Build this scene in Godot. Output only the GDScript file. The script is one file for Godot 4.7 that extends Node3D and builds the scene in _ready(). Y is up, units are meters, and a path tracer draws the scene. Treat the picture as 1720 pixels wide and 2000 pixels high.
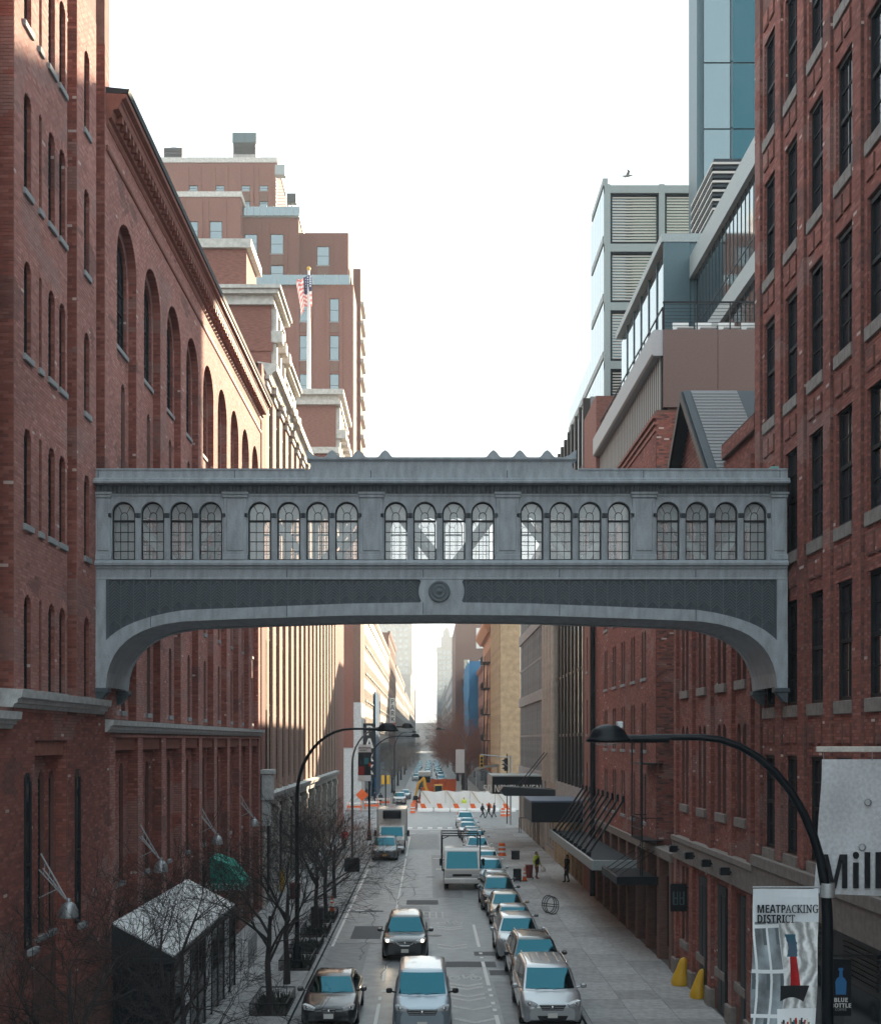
extends Node3D
# A brick side street seen from an elevated walkway: an enclosed bridge crosses it, parked cars below, hazy avenue beyond.
# World: x to the right, y up, the street runs along -z. "d" is the distance down the street (z = -d).

const EYE := 9.2          # eye height above the road
const LX := -8.9          # building line, left side
const RX := 9.65          # building line, right side
var M := {}
var rng := RandomNumberGenerator.new()
var counts := {}
var bridge_cx := 0.37

# ---------------------------------------------------------------- mesh builder
class MB:
	var v := PackedVector3Array()
	var n := PackedVector3Array()
	var c := PackedColorArray()
	var uv := PackedVector2Array()
	var col := Color.WHITE
	var use_col := false
	var use_uv := false
	var xf := Transform3D.IDENTITY

	func tri(a: Vector3, b: Vector3, d: Vector3) -> void:
		a = xf * a; b = xf * b; d = xf * d
		var nn := (d - a).cross(b - a)
		if nn.length_squared() < 1e-16:
			return
		nn = nn.normalized()
		v.append(a); v.append(b); v.append(d)
		n.append(nn); n.append(nn); n.append(nn)
		if use_col:
			c.append(col); c.append(col); c.append(col)
		if use_uv:
			uv.append(Vector2.ZERO); uv.append(Vector2.ZERO); uv.append(Vector2.ZERO)

	func quad(a: Vector3, b: Vector3, d: Vector3, e: Vector3) -> void:   # clockwise seen from the front
		tri(a, b, d)
		tri(a, d, e)

	func tri_s(a: Vector3, b: Vector3, d: Vector3, na: Vector3, nb: Vector3, nd: Vector3) -> void:
		v.append(xf * a); v.append(xf * b); v.append(xf * d)
		var B := xf.basis
		n.append((B * na).normalized()); n.append((B * nb).normalized()); n.append((B * nd).normalized())
		if use_col:
			c.append(col); c.append(col); c.append(col)

	func box(x0: float, y0: float, z0: float, x1: float, y1: float, z1: float) -> void:
		var A := Vector3(x0, y0, z0); var B := Vector3(x1, y0, z0); var C := Vector3(x1, y1, z0); var D := Vector3(x0, y1, z0)
		var E := Vector3(x0, y0, z1); var F := Vector3(x1, y0, z1); var G := Vector3(x1, y1, z1); var H := Vector3(x0, y1, z1)
		quad(E, H, G, F); quad(B, C, D, A); quad(F, G, C, B); quad(A, D, H, E); quad(H, D, C, G); quad(A, E, F, B)

	# box with chamfered vertical and horizontal front edges
	func cbox(x0: float, y0: float, z0: float, x1: float, y1: float, z1: float, k: float) -> void:
		var s := [[x0, y0, z0, k], [x1, y1, z1, -k]]
		var p := func(ix: int, iy: int, iz: int, ax: int) -> Vector3:
			var r := Vector3(s[ix][0], s[iy][1], s[iz][2])
			if ax != 0: r.x += s[ix][3]
			if ax != 1: r.y += s[iy][3]
			if ax != 2: r.z += s[iz][3]
			return r
		var ce := Vector3(x0 + x1, y0 + y1, z0 + z1) * 0.5
		var fs := []
		for sd in 2:
			fs.append([p.call(sd, 0, 0, 0), p.call(sd, 1, 0, 0), p.call(sd, 1, 1, 0), p.call(sd, 0, 1, 0)])
			fs.append([p.call(0, sd, 0, 1), p.call(0, sd, 1, 1), p.call(1, sd, 1, 1), p.call(1, sd, 0, 1)])
			fs.append([p.call(0, 0, sd, 2), p.call(1, 0, sd, 2), p.call(1, 1, sd, 2), p.call(0, 1, sd, 2)])
		for i in 2:
			for j in 2:
				fs.append([p.call(i, j, 0, 0), p.call(i, j, 0, 1), p.call(i, j, 1, 1), p.call(i, j, 1, 0)])
				fs.append([p.call(i, 0, j, 0), p.call(i, 0, j, 2), p.call(i, 1, j, 2), p.call(i, 1, j, 0)])
				fs.append([p.call(0, i, j, 1), p.call(0, i, j, 2), p.call(1, i, j, 2), p.call(1, i, j, 1)])
				for l in 2:
					fs.append([p.call(i, j, l, 0), p.call(i, j, l, 1), p.call(i, j, l, 2)])
		for f in fs:
			out(f, ce)

	func out(f: Array, ce: Vector3) -> void:      # polygon turned to face away from ce
		var nn: Vector3 = (f[2] - f[0]).cross(f[1] - f[0])
		var q: Array = f
		if nn.dot(f[0] + f[2] - ce * 2.0) < 0.0:
			q = f.duplicate()
			q.reverse()
		tri(q[0], q[1], q[2])
		if q.size() == 4: tri(q[0], q[2], q[3])

	# grid of points with smooth normals; rows x cols, front = clockwise (r, r+1) order as given
	func grid(g: Array, flip := false, wrap := false) -> void:
		var R := g.size()
		var C: int = g[0].size()
		var nr := []
		for r in R:
			var row := PackedVector3Array()
			row.resize(C)
			nr.append(row)
		for r in R - 1:
			for k in (C if wrap else C - 1):
				var k2 := (k + 1) % C
				var a: Vector3 = g[r][k]; var b: Vector3 = g[r][k2]; var d: Vector3 = g[r + 1][k2]; var e: Vector3 = g[r + 1][k]
				var nn := (d - a).cross(b - e)
				if flip: nn = -nn
				nr[r][k] += nn; nr[r][k2] += nn; nr[r + 1][k2] += nn; nr[r + 1][k] += nn
		for r in R - 1:
			for k in (C if wrap else C - 1):
				var k2 := (k + 1) % C
				var P := [g[r][k], g[r][k2], g[r + 1][k2], g[r + 1][k]]
				var N := [nr[r][k], nr[r][k2], nr[r + 1][k2], nr[r + 1][k]]
				if flip:
					tri_s(P[0], P[3], P[2], N[0], N[3], N[2]); tri_s(P[0], P[2], P[1], N[0], N[2], N[1])
				else:
					tri_s(P[0], P[1], P[2], N[0], N[1], N[2]); tri_s(P[0], P[2], P[3], N[0], N[2], N[3])

	func tube(p: PackedVector3Array, rad: PackedFloat32Array, sides := 8, caps := true) -> void:
		var g := []
		var up := Vector3.UP
		for i in p.size():
			var t: Vector3 = (p[mini(i + 1, p.size() - 1)] - p[maxi(i - 1, 0)]).normalized()
			var sd := t.cross(up)
			if sd.length() < 0.05: sd = t.cross(Vector3.RIGHT)
			sd = sd.normalized()
			var u2 := sd.cross(t).normalized()
			up = u2
			var row := PackedVector3Array()
			for k in sides:
				var a := TAU * k / sides
				row.append(p[i] + (sd * cos(a) + u2 * sin(a)) * rad[i])
			g.append(row)
		grid(g, false, true)
		if caps:
			for e in [0, p.size() - 1]:
				for k in sides:
					if e == 0: tri(p[e], g[e][k], g[e][(k + 1) % sides])
					else: tri(p[e], g[e][(k + 1) % sides], g[e][k])

	func bar(a: Vector3, b: Vector3, r: float, sides := 6) -> void:
		tube(PackedVector3Array([a, b]), PackedFloat32Array([r, r]), sides)

	func lathe(prof: Array, seg := 16, T := Transform3D.IDENTITY) -> void:    # prof: [r, y] going up
		var g := []
		for q in prof:
			var row := PackedVector3Array()
			for k in seg:
				var a := TAU * k / seg
				row.append(T * Vector3(q[0] * cos(a), q[1], q[0] * sin(a)))
			g.append(row)
		grid(g, false, true)

	func prism(poly: PackedVector2Array, z0: float, z1: float, T := Transform3D.IDENTITY) -> void:
		var ar := 0.0
		var m := poly.size()
		for i in m: ar += poly[i].cross(poly[(i + 1) % m])
		if ar < 0.0: poly.reverse()
		var ix := Geometry2D.triangulate_polygon(poly)
		for i in range(0, ix.size(), 3):
			var a := poly[ix[i]]; var b := poly[ix[i + 1]]; var d := poly[ix[i + 2]]
			if (b - a).cross(d - a) > 0.0:
				var t := b; b = d; d = t
			tri(T * Vector3(a.x, a.y, z1), T * Vector3(b.x, b.y, z1), T * Vector3(d.x, d.y, z1))
			tri(T * Vector3(a.x, a.y, z0), T * Vector3(d.x, d.y, z0), T * Vector3(b.x, b.y, z0))
		for i in m:
			var a := poly[i]; var b := poly[(i + 1) % m]
			quad(T * Vector3(a.x, a.y, z0), T * Vector3(a.x, a.y, z1), T * Vector3(b.x, b.y, z1), T * Vector3(b.x, b.y, z0))

	# profile of (out, up) points swept along x from u0 to u1
	func run(prof: Array, u0: float, u1: float) -> void:
		var pl := PackedVector2Array()
		for q in prof: pl.append(Vector2(q[0], q[1]))
		prism(pl, -u1, -u0, Transform3D(Basis(Vector3(0, 0, 1), Vector3(0, 1, 0), Vector3(-1, 0, 0)), Vector3.ZERO))

	# upright wall face at z = w with openings [a, b, c, d, arched], and their reveals
	func wall(u0: float, u1: float, v0: float, v1: float, w: float, holes: Array, depth: float, seg := 6) -> void:
		var us := [u0, u1]
		for h in holes:
			for q in [h[0], h[1]]:
				if q > u0 and q < u1 and not us.has(q): us.append(q)
		us.sort()
		for i in us.size() - 1:
			var ua: float = us[i]; var ub: float = us[i + 1]
			if ub - ua < 1e-4: continue
			var um := (ua + ub) * 0.5
			var cut := []
			for h in holes:
				if um > h[0] and um < h[1]: cut.append([h[2], h[3]])
			cut.sort()
			var at := v0
			for q in cut:
				if q[0] > at + 1e-4: quad(Vector3(ua, at, w), Vector3(ua, q[0], w), Vector3(ub, q[0], w), Vector3(ub, at, w))
				at = maxf(at, q[1])
			if v1 > at + 1e-4: quad(Vector3(ua, at, w), Vector3(ua, v1, w), Vector3(ub, v1, w), Vector3(ub, at, w))
		for h in holes:
			var a: float = h[0]; var b: float = h[1]; var cc: float = h[2]; var dd: float = h[3]
			var sp := dd
			var z := w - depth
			if h[4]:
				var r := (b - a) * 0.5
				sp = dd - r
				var m := (a + b) * 0.5
				var N := seg * 2
				for i in N:
					var t0 := PI - PI * i / N; var t1 := PI - PI * (i + 1) / N
					var p0 := Vector3(m + r * cos(t0), sp + r * sin(t0), w); var p1 := Vector3(m + r * cos(t1), sp + r * sin(t1), w)
					quad(p0, Vector3(p0.x, dd, w), Vector3(p1.x, dd, w), p1)
					quad(Vector3(p0.x, p0.y, z), Vector3(p0.x, p0.y, w), p1, Vector3(p1.x, p1.y, z))
			else:
				quad(Vector3(a, dd, z), Vector3(a, dd, w), Vector3(b, dd, w), Vector3(b, dd, z))
			quad(Vector3(a, cc, z), Vector3(a, cc, w), Vector3(a, sp, w), Vector3(a, sp, z))
			quad(Vector3(b, cc, w), Vector3(b, cc, z), Vector3(b, sp, z), Vector3(b, sp, w))
			quad(Vector3(a, cc, w), Vector3(a, cc, z), Vector3(b, cc, z), Vector3(b, cc, w))

	func mesh() -> ArrayMesh:
		var arr := []
		arr.resize(Mesh.ARRAY_MAX)
		arr[Mesh.ARRAY_VERTEX] = v
		arr[Mesh.ARRAY_NORMAL] = n
		if use_col: arr[Mesh.ARRAY_COLOR] = c
		if use_uv: arr[Mesh.ARRAY_TEX_UV] = uv
		var m := ArrayMesh.new()
		m.add_surface_from_arrays(Mesh.PRIMITIVE_TRIANGLES, arr)
		return m

# ---------------------------------------------------------------- nodes
func numbered(p: Node, nm: String) -> String:
	var k := str(p.get_instance_id()) + nm
	var i: int = counts.get(k, 0)
	counts[k] = i + 1
	return nm if i == 0 else "%s_%03d" % [nm, i]

func thing(nm: String, label: String, cat: String, at := Vector3.ZERO, group := "", turn := 0.0) -> Node3D:
	var o := Node3D.new()
	o.name = numbered(self, nm)
	add_child(o)
	o.position = at
	o.rotation.y = turn
	tag(o, label, cat, group)
	return o

func tag(o: Node, label: String, cat: String, group := "") -> void:
	o.set_meta("label", label)
	o.set_meta("category", cat)
	if group != "": o.set_meta("group", group)

func part(p: Node, nm: String, m, mat: Material) -> MeshInstance3D:
	var o := MeshInstance3D.new()
	o.name = numbered(p, nm)
	o.mesh = m.mesh() if m is MB else m
	o.material_override = mat
	o.cast_shadow = GeometryInstance3D.SHADOW_CASTING_SETTING_ON
	p.add_child(o)
	return o

func setting(nm: String, m, mat: Material) -> MeshInstance3D:
	var o := part(self, nm, m, mat)
	o.set_meta("kind", "structure")
	return o

func copy(src: Node3D, at: Vector3, label: String, turn := 0.0, group := "") -> Node3D:
	var o := src.duplicate()
	o.name = numbered(self, stem_of(src.name))
	add_child(o)
	o.position = at
	o.rotation.y = turn
	o.set_meta("label", label)
	if group != "": o.set_meta("group", group)
	return o

func stem_of(nm: String) -> String:
	return nm.left(nm.length() - 4) if nm.length() > 4 and nm.right(3).is_valid_int() else nm

# a building node: local x along the street wall, y up, z out of the wall. side -1 left wall, +1 right wall, 0 facing the camera
var bz := 0.0
var age := FastNoiseLite.new()
var age2 := FastNoiseLite.new()
var bs := 1.0
func building(nm: String, label: String, side: int, d0: float, x := 0.0) -> Node3D:
	var o := thing(nm, label, "building")
	if side < 0:
		o.transform = Transform3D(Basis(Vector3(0, 0, -1), Vector3(0, 1, 0), Vector3(1, 0, 0)), Vector3(x, 0, -d0))
	elif side > 0:
		o.transform = Transform3D(Basis(Vector3(0, 0, 1), Vector3(0, 1, 0), Vector3(-1, 0, 0)), Vector3(x, 0, -d0))
	else:
		o.transform = Transform3D(Basis.IDENTITY, Vector3(x, 0, -d0))
	bz = d0
	bs = 1.0 if side <= 0 else -1.0
	return o

func U(d: float) -> float:      # street distance -> local x of the current building
	return (d - bz) * bs

func hole(d: float, w: float, y0: float, y1: float, arch := 0) -> Array:
	var u := U(d)
	return [u - w * 0.5, u + w * 0.5, y0, y1, arch]

func px(p: float, d: float) -> float:   # helper for reading positions off the survey sheet
	return (p - 835.0) * d / 2400.0

func py(p: float, d: float) -> float:
	return EYE + (1447.0 - p) * d / 2400.0

# ---------------------------------------------------------------- bricks
# lays running-bond bricks on the plane T (x along, y up, z out), leaving the openings free
func lay(bl: Array, T: Transform3D, u0: float, u1: float, v0: float, v1: float, holes: Array, pal: Array) -> void:
	var pitch := 0.0775
	var L := 0.225
	var row := int(ceil(v0 / pitch))
	while (row + 1) * pitch <= v1 + 0.002:
		var vc := (row + 0.5) * pitch
		var spans := [[u0, u1]]
		for h in holes:
			if vc < h[2] - 0.03 or vc > h[3]: continue
			var a: float = h[0]; var b: float = h[1]
			if h[4]:
				var r := (b - a) * 0.5
				var up: float = vc - (h[3] - r)
				if up > 0.0:
					var hw := sqrt(maxf(0.0, r * r - up * up))
					a = (h[0] + h[1]) * 0.5 - hw
					b = (h[0] + h[1]) * 0.5 + hw
			var nx := []
			for s in spans:
				if b <= s[0] or a >= s[1]: nx.append(s)
				else:
					if a > s[0]: nx.append([s[0], a])
					if b < s[1]: nx.append([b, s[1]])
			spans = nx
		var off := 0.0 if row % 2 == 0 else 0.5 * L
		for s in spans:
			var k := int(floor((s[0] - off) / L))
			while k * L + off < s[1]:
				var a: float = maxf(k * L + off, s[0]) + 0.005
				var b: float = minf((k + 1) * L + off, s[1]) - 0.005
				if b - a > 0.025:
					var o := T * Vector3((a + b) * 0.5, vc, -0.004 + rng.randf() * 0.003)
					var B := T.basis
					var cl: Color = pal[rng.randi() % pal.size()]
					var gp := T * Vector3(a, vc, 0.0)
					var f := rng.randf_range(0.9, 1.09) * (1.0 + 0.30 * age.get_noise_3d(gp.x + bz * 3.0, gp.y, gp.z))
					var pn := age2.get_noise_3d(gp.x + bz, gp.y * 1.6, gp.z)
					if pn > 0.30: cl = cl.lerp(Color(0.30, 0.20, 0.18), 0.45)        # repointed patches
					elif pn < -0.34: cl = cl.lerp(Color(0.10, 0.055, 0.05), 0.5)     # sooty patches
					if rng.randf() < 0.005: cl = Color(0.55, 0.42, 0.38)
					bl.append([Transform3D(Basis(B.x * (b - a), B.y * 0.066, B.z * 0.022), o), Color(cl.r * f, cl.g * f, cl.b * f)])
				k += 1
		row += 1

# bricks round an arch: the soffit of the given depth and a ring of voussoirs on the face
func lay_arch(bl: Array, h: Array, z: float, depth: float, pal: Array, ring := true) -> void:
	var r: float = (h[1] - h[0]) * 0.5
	var c := Vector3((h[0] + h[1]) * 0.5, h[3] - r, 0)
	var n := int(PI * r / 0.0775)
	for i in n:
		var a := PI * (i + 0.5) / n
		var rad := Vector3(cos(a), sin(a), 0)
		var tan := Vector3(-sin(a), cos(a), 0)
		var tw := PI * r / n - 0.011
		var cl: Color = pal[rng.randi() % pal.size()]
		var f := rng.randf_range(0.9, 1.09)
		bl.append([Transform3D(Basis(Vector3(0, 0, depth), tan * tw, -rad * 0.02), c + rad * (r + 0.004) + Vector3(0, 0, z - depth * 0.5)), Color(cl.r * f, cl.g * f, cl.b * f)])
		if ring:
			cl = PINK[rng.randi() % PINK.size()] if pal == RED else cl
			bl.append([Transform3D(Basis(rad * 0.2, tan * (tw * 1.03), Vector3(0, 0, 0.026)), c + rad * (r + 0.105) + Vector3(0, 0, z)), Color(cl.r * f, cl.g * f, cl.b * f)])

func commit_bricks(node: Node3D, bl: Array, singles := 300) -> void:
	if bl.is_empty(): return
	var cube := BoxMesh.new()
	var eye := Vector3(0, EYE, 0)
	var G := node.transform
	var order := []
	for i in bl.size():
		var p: Vector3 = G * bl[i][0].origin
		var vis: bool = p.y > EYE + p.z * 0.2304 and p.y < EYE - p.z * 0.6 and absf(p.x + p.z * -0.01) < -p.z * 0.36
		order.append([p.distance_squared_to(eye) + (0.0 if vis else 1e6), i])
	order.sort()
	var ns := mini(singles, bl.size())
	for j in ns:
		var q = bl[order[j][1]]
		var o := MeshInstance3D.new()
		o.name = numbered(node, "brick")
		o.mesh = cube
		o.transform = q[0]
		var key := "brick_tone_%d" % int(clampf(q[1].r * 22.0, 0, 11))
		if not M.has(key):
			M[key] = mat(key, q[1], 0.92)
		o.material_override = M[key]
		node.add_child(o)
	if bl.size() > ns:
		var mm := MultiMesh.new()
		mm.transform_format = MultiMesh.TRANSFORM_3D
		mm.use_colors = true
		mm.mesh = cube
		mm.instance_count = bl.size() - ns
		for j in range(ns, bl.size()):
			var q = bl[order[j][1]]
			mm.set_instance_transform(j - ns, q[0])
			mm.set_instance_color(j - ns, q[1])
		var mi := MultiMeshInstance3D.new()
		mi.name = "brickwork"
		mi.multimesh = mm
		mi.material_override = M.brick_copy
		mi.set_meta("kind", "stuff")
		node.add_child(mi)

# ---------------------------------------------------------------- materials
func lin(r: float, g: float, b: float) -> Color:
	return Color(r, g, b)

func mat(nm: String, c: Color, rough := 0.8, metal := 0.0, tex: Texture2D = null, scale := 0.25) -> StandardMaterial3D:
	var m := StandardMaterial3D.new()
	m.resource_name = nm
	var s := c.linear_to_srgb()
	s.a = c.a
	m.albedo_color = s
	m.roughness = rough
	m.metallic = metal
	if tex:
		m.albedo_texture = tex
		m.uv1_triplanar = true
		m.uv1_world_triplanar = true
		m.uv1_scale = Vector3.ONE * scale
	return m

func blend_noise(sd: int, fa: float, fb: float, lo: float, hi: float, streak := 1.0, size := 512, across := 1.0) -> ImageTexture:
	var a := FastNoiseLite.new()
	a.seed = sd
	a.frequency = fa
	a.fractal_octaves = 5
	var b := FastNoiseLite.new()
	b.seed = sd + 7
	b.frequency = fb
	b.fractal_octaves = 3
	var ia := a.get_seamless_image(size, size)
	var ib := b.get_seamless_image(size, size)
	ia.convert(Image.FORMAT_L8)
	ib.convert(Image.FORMAT_L8)
	var da := ia.get_data()
	var db := ib.get_data()
	var out := PackedByteArray()
	out.resize(size * size)
	for i in size * size:
		var y := i / size
		var x := i % size
		var k := (int(y * streak) % size) * size + int(x * across)
		var t := (da[k] * 0.6 + db[i] * 0.4) / 255.0
		t = clampf((t - 0.5) * 1.7 + 0.5, 0.0, 1.0)
		out[i] = int(255.0 * pow(lerpf(lo, hi, t), 1.0 / 2.2))
	var im := Image.create_from_data(size, size, false, Image.FORMAT_L8, out)
	return ImageTexture.create_from_image(im)

func make_materials() -> void:
	var grime := blend_noise(3, 0.012, 0.09, 0.62, 1.0)
	var fine := blend_noise(11, 0.05, 0.3, 0.68, 1.0)
	var streaks := blend_noise(21, 0.02, 0.12, 0.62, 1.0, 0.3)
	var courses := blend_noise(51, 0.11, 0.25, 0.5, 1.0, 1.0, 512, 0.18)
	var tar := blend_noise(31, 0.01, 0.4, 0.55, 1.0, 1.0, 1024)
	M.asphalt = mat("asphalt", lin(0.25, 0.27, 0.285), 0.48, 0.0, tar, 0.11)
	M.worn_paint = mat("worn_road_paint", lin(0.60, 0.61, 0.60), 0.6, 0.0, tar, 0.9)
	M.patch = mat("asphalt_patch", lin(0.105, 0.11, 0.118), 0.8, 0.0, fine, 0.5)
	M.paint = mat("road_paint", lin(0.80, 0.80, 0.78), 0.7, 0.0, fine, 0.7)
	M.slab = []
	for i in 5:
		var f := 0.86 + 0.07 * i
		M.slab.append(mat("paving_%d" % i, lin(0.40 * f, 0.40 * f, 0.40 * f), 0.82, 0.0, grime, 0.31 + 0.03 * i))
	M.slab_bed = mat("paving_bed", lin(0.14, 0.135, 0.13), 0.9, 0.0, fine, 0.4)
	M.kerb = mat("kerb_stone", lin(0.36, 0.36, 0.36), 0.8, 0.0, grime, 0.5)
	M.ground = mat("ground", lin(0.16, 0.16, 0.16), 0.9, 0.0, grime, 0.05)
	M.brick_copy = mat("brick", Color.WHITE, 0.9)
	M.brick_copy.vertex_color_use_as_albedo = true
	M.mortar_pink = mat("pink_mortar", lin(0.27, 0.145, 0.125), 0.95, 0.0, grime, 0.3)
	M.mortar_red = mat("red_mortar", lin(0.20, 0.095, 0.078), 0.95, 0.0, grime, 0.3)
	M.mortar_dark = mat("dark_mortar", lin(0.13, 0.06, 0.05), 0.95, 0.0, grime, 0.3)
	M.brick_far = mat("far_red_brick", lin(0.31, 0.135, 0.105), 0.92, 0.0, courses, 0.22)
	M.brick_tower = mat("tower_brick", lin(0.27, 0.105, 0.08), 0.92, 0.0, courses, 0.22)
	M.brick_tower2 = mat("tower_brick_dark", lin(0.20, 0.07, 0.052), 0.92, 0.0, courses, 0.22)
	M.brick_brown = mat("brown_brick", lin(0.21, 0.11, 0.085), 0.92, 0.0, courses, 0.22)
	M.terracotta = mat("terracotta", lin(0.30, 0.11, 0.08), 0.7, 0.0, grime, 0.4)
	M.limestone = mat("limestone", lin(0.64, 0.61, 0.56), 0.8, 0.0, grime, 0.35)
	M.white_stone = mat("white_stone", lin(0.58, 0.60, 0.60), 0.75, 0.0, grime, 0.5)
	M.sill = mat("bluestone_sill", lin(0.32, 0.34, 0.35), 0.8, 0.0, fine, 0.8)
	M.belt = mat("granite_belt", lin(0.27, 0.24, 0.22), 0.85, 0.0, grime, 0.5)
	M.bridge = mat("grey_bridge_paint", lin(0.42, 0.48, 0.52), 0.62, 0.0, streaks, 0.35)
	M.bridge_soot = mat("sooty_bridge_paint", lin(0.19, 0.225, 0.245), 0.75, 0.0, blend_noise(41, 0.03, 0.1, 0.12, 1.0, 0.15), 0.8)
	M.bridge_dark = mat("dark_bridge_panel", lin(0.075, 0.10, 0.118), 0.6, 0.0, streaks, 0.5)
	M.bridge_rib = mat("bridge_chevrons", lin(0.135, 0.17, 0.19), 0.6, 0.0, fine, 0.8)
	M.bridge_soffit = M.bridge
	M.lining = mat("white_lining", lin(0.66, 0.68, 0.68), 0.7)
	M.iron = mat("black_iron", lin(0.018, 0.02, 0.024), 0.45)
	M.black = mat("black_paint", lin(0.016, 0.018, 0.022), 0.4)
	M.lamp_black = mat("lamp_post_paint", lin(0.005, 0.008, 0.011), 0.33)
	M.rib_brick = mat("pale_rib_brick", lin(0.46, 0.30, 0.24), 0.9, 0.0, courses, 0.22)
	M.steel = mat("galvanised_steel", lin(0.42, 0.45, 0.47), 0.45, 0.6, fine, 1.0)
	M.glass_dark = mat("dark_window_glass", lin(0.018, 0.024, 0.03), 0.05)
	M.glass_sky = mat("coated_window_glass", lin(0.20, 0.25, 0.265), 0.05, 1.0)
	M.glass_teal = mat("teal_coated_glass", lin(0.045, 0.105, 0.125), 0.05, 1.0)
	M.pane = mat("clear_glass", Color(0.85, 0.95, 0.97, 0.2), 0.03)
	M.pane.transparency = BaseMaterial3D.TRANSPARENCY_ALPHA
	M.teal_panel = mat("teal_metal_panel", lin(0.075, 0.13, 0.15), 0.4, 0.2, fine, 0.4)
	M.brown_panel = mat("brown_metal_panel", lin(0.175, 0.115, 0.10), 0.5, 0.1, fine, 0.5)
	M.pale_frame = mat("pale_metal_frame", lin(0.36, 0.40, 0.40), 0.5, 0.1, fine, 0.4)
	M.louvre = mat("louvre_metal", lin(0.50, 0.46, 0.42), 0.45, 0.1)
	M.slate = mat("slate_roof", lin(0.19, 0.20, 0.205), 0.75, 0.0, fine, 0.6)
	M.dark_metal = mat("dark_metal", lin(0.05, 0.06, 0.068), 0.45, 0.2, fine, 0.6)
	M.fin = mat("bronze_fin", lin(0.055, 0.045, 0.04), 0.4, 0.3)
	M.tan_stone = mat("tan_stone", lin(0.50, 0.36, 0.22), 0.85, 0.0, grime, 0.15)
	M.beige = mat("beige_stone", lin(0.50, 0.43, 0.37), 0.85, 0.0, grime, 0.2)
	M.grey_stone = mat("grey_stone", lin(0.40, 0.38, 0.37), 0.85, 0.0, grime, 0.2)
	M.blue_net = mat("blue_netting", lin(0.03, 0.20, 0.42), 0.8, 0.0, fine, 0.4)
	M.green_cloth = mat("green_awning_cloth", lin(0.012, 0.36, 0.27), 0.75)
	M.white_cloth = mat("white_banner_cloth", lin(0.62, 0.65, 0.68), 0.85, 0.0, fine, 0.4)
	M.milk_glass = mat("frosted_roof", lin(0.66, 0.70, 0.72), 0.35, 0.0, streaks, 0.6)
	M.white = mat("white_paint", lin(0.72, 0.72, 0.70), 0.6)
	M.orange = mat("safety_orange", lin(0.75, 0.13, 0.02), 0.6)
	M.yellow = mat("yellow_paint", lin(0.75, 0.42, 0.015), 0.5, 0.0, fine, 2.0)
	M.red = mat("red_cloth", lin(0.50, 0.012, 0.012), 0.85)
	M.bark = mat("grey_bark", lin(0.03, 0.026, 0.026), 0.95)
	M.twig_red = mat("red_brown_twigs", lin(0.27, 0.13, 0.095), 0.95)
	M.twig_grey = mat("grey_twigs", lin(0.30, 0.25, 0.22), 0.95)
	M.rubber = mat("tyre_rubber", lin(0.015, 0.015, 0.016), 0.85)
	M.rim = mat("alloy_rim", lin(0.40, 0.41, 0.42), 0.35, 0.8)
	M.chrome = mat("chrome", lin(0.62, 0.63, 0.64), 0.15, 1.0)
	M.windshield = mat("tinted_windscreen", lin(0.022, 0.085, 0.108), 0.04, 1.0)
	M.car_glass = mat("car_side_glass", lin(0.012, 0.03, 0.036), 0.04)
	M.lens = mat("headlight_lens", lin(0.55, 0.58, 0.60), 0.1)
	M.plate = mat("licence_plate", lin(0.70, 0.70, 0.66), 0.6)
	M.plate_y = mat("yellow_plate", lin(0.75, 0.38, 0.02), 0.6)
	M.plastic = mat("dark_plastic", lin(0.02, 0.021, 0.023), 0.6)
	M.skin = mat("skin", lin(0.42, 0.24, 0.17), 0.6)
	M.hair = mat("dark_hair", lin(0.02, 0.015, 0.012), 0.7)
	for k in ["iron", "black", "lamp_black", "plastic", "rubber", "dark_metal", "fin", "glass_dark", "car_glass"]:
		M[k].metallic_specular = 0.3

func car_paint(nm: String, c: Color, metal := 0.35) -> StandardMaterial3D:
	var m := mat(nm, c, 0.32, metal)
	m.clearcoat_enabled = true
	m.clearcoat = 1.0
	m.clearcoat_roughness = 0.06
	return m

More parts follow.
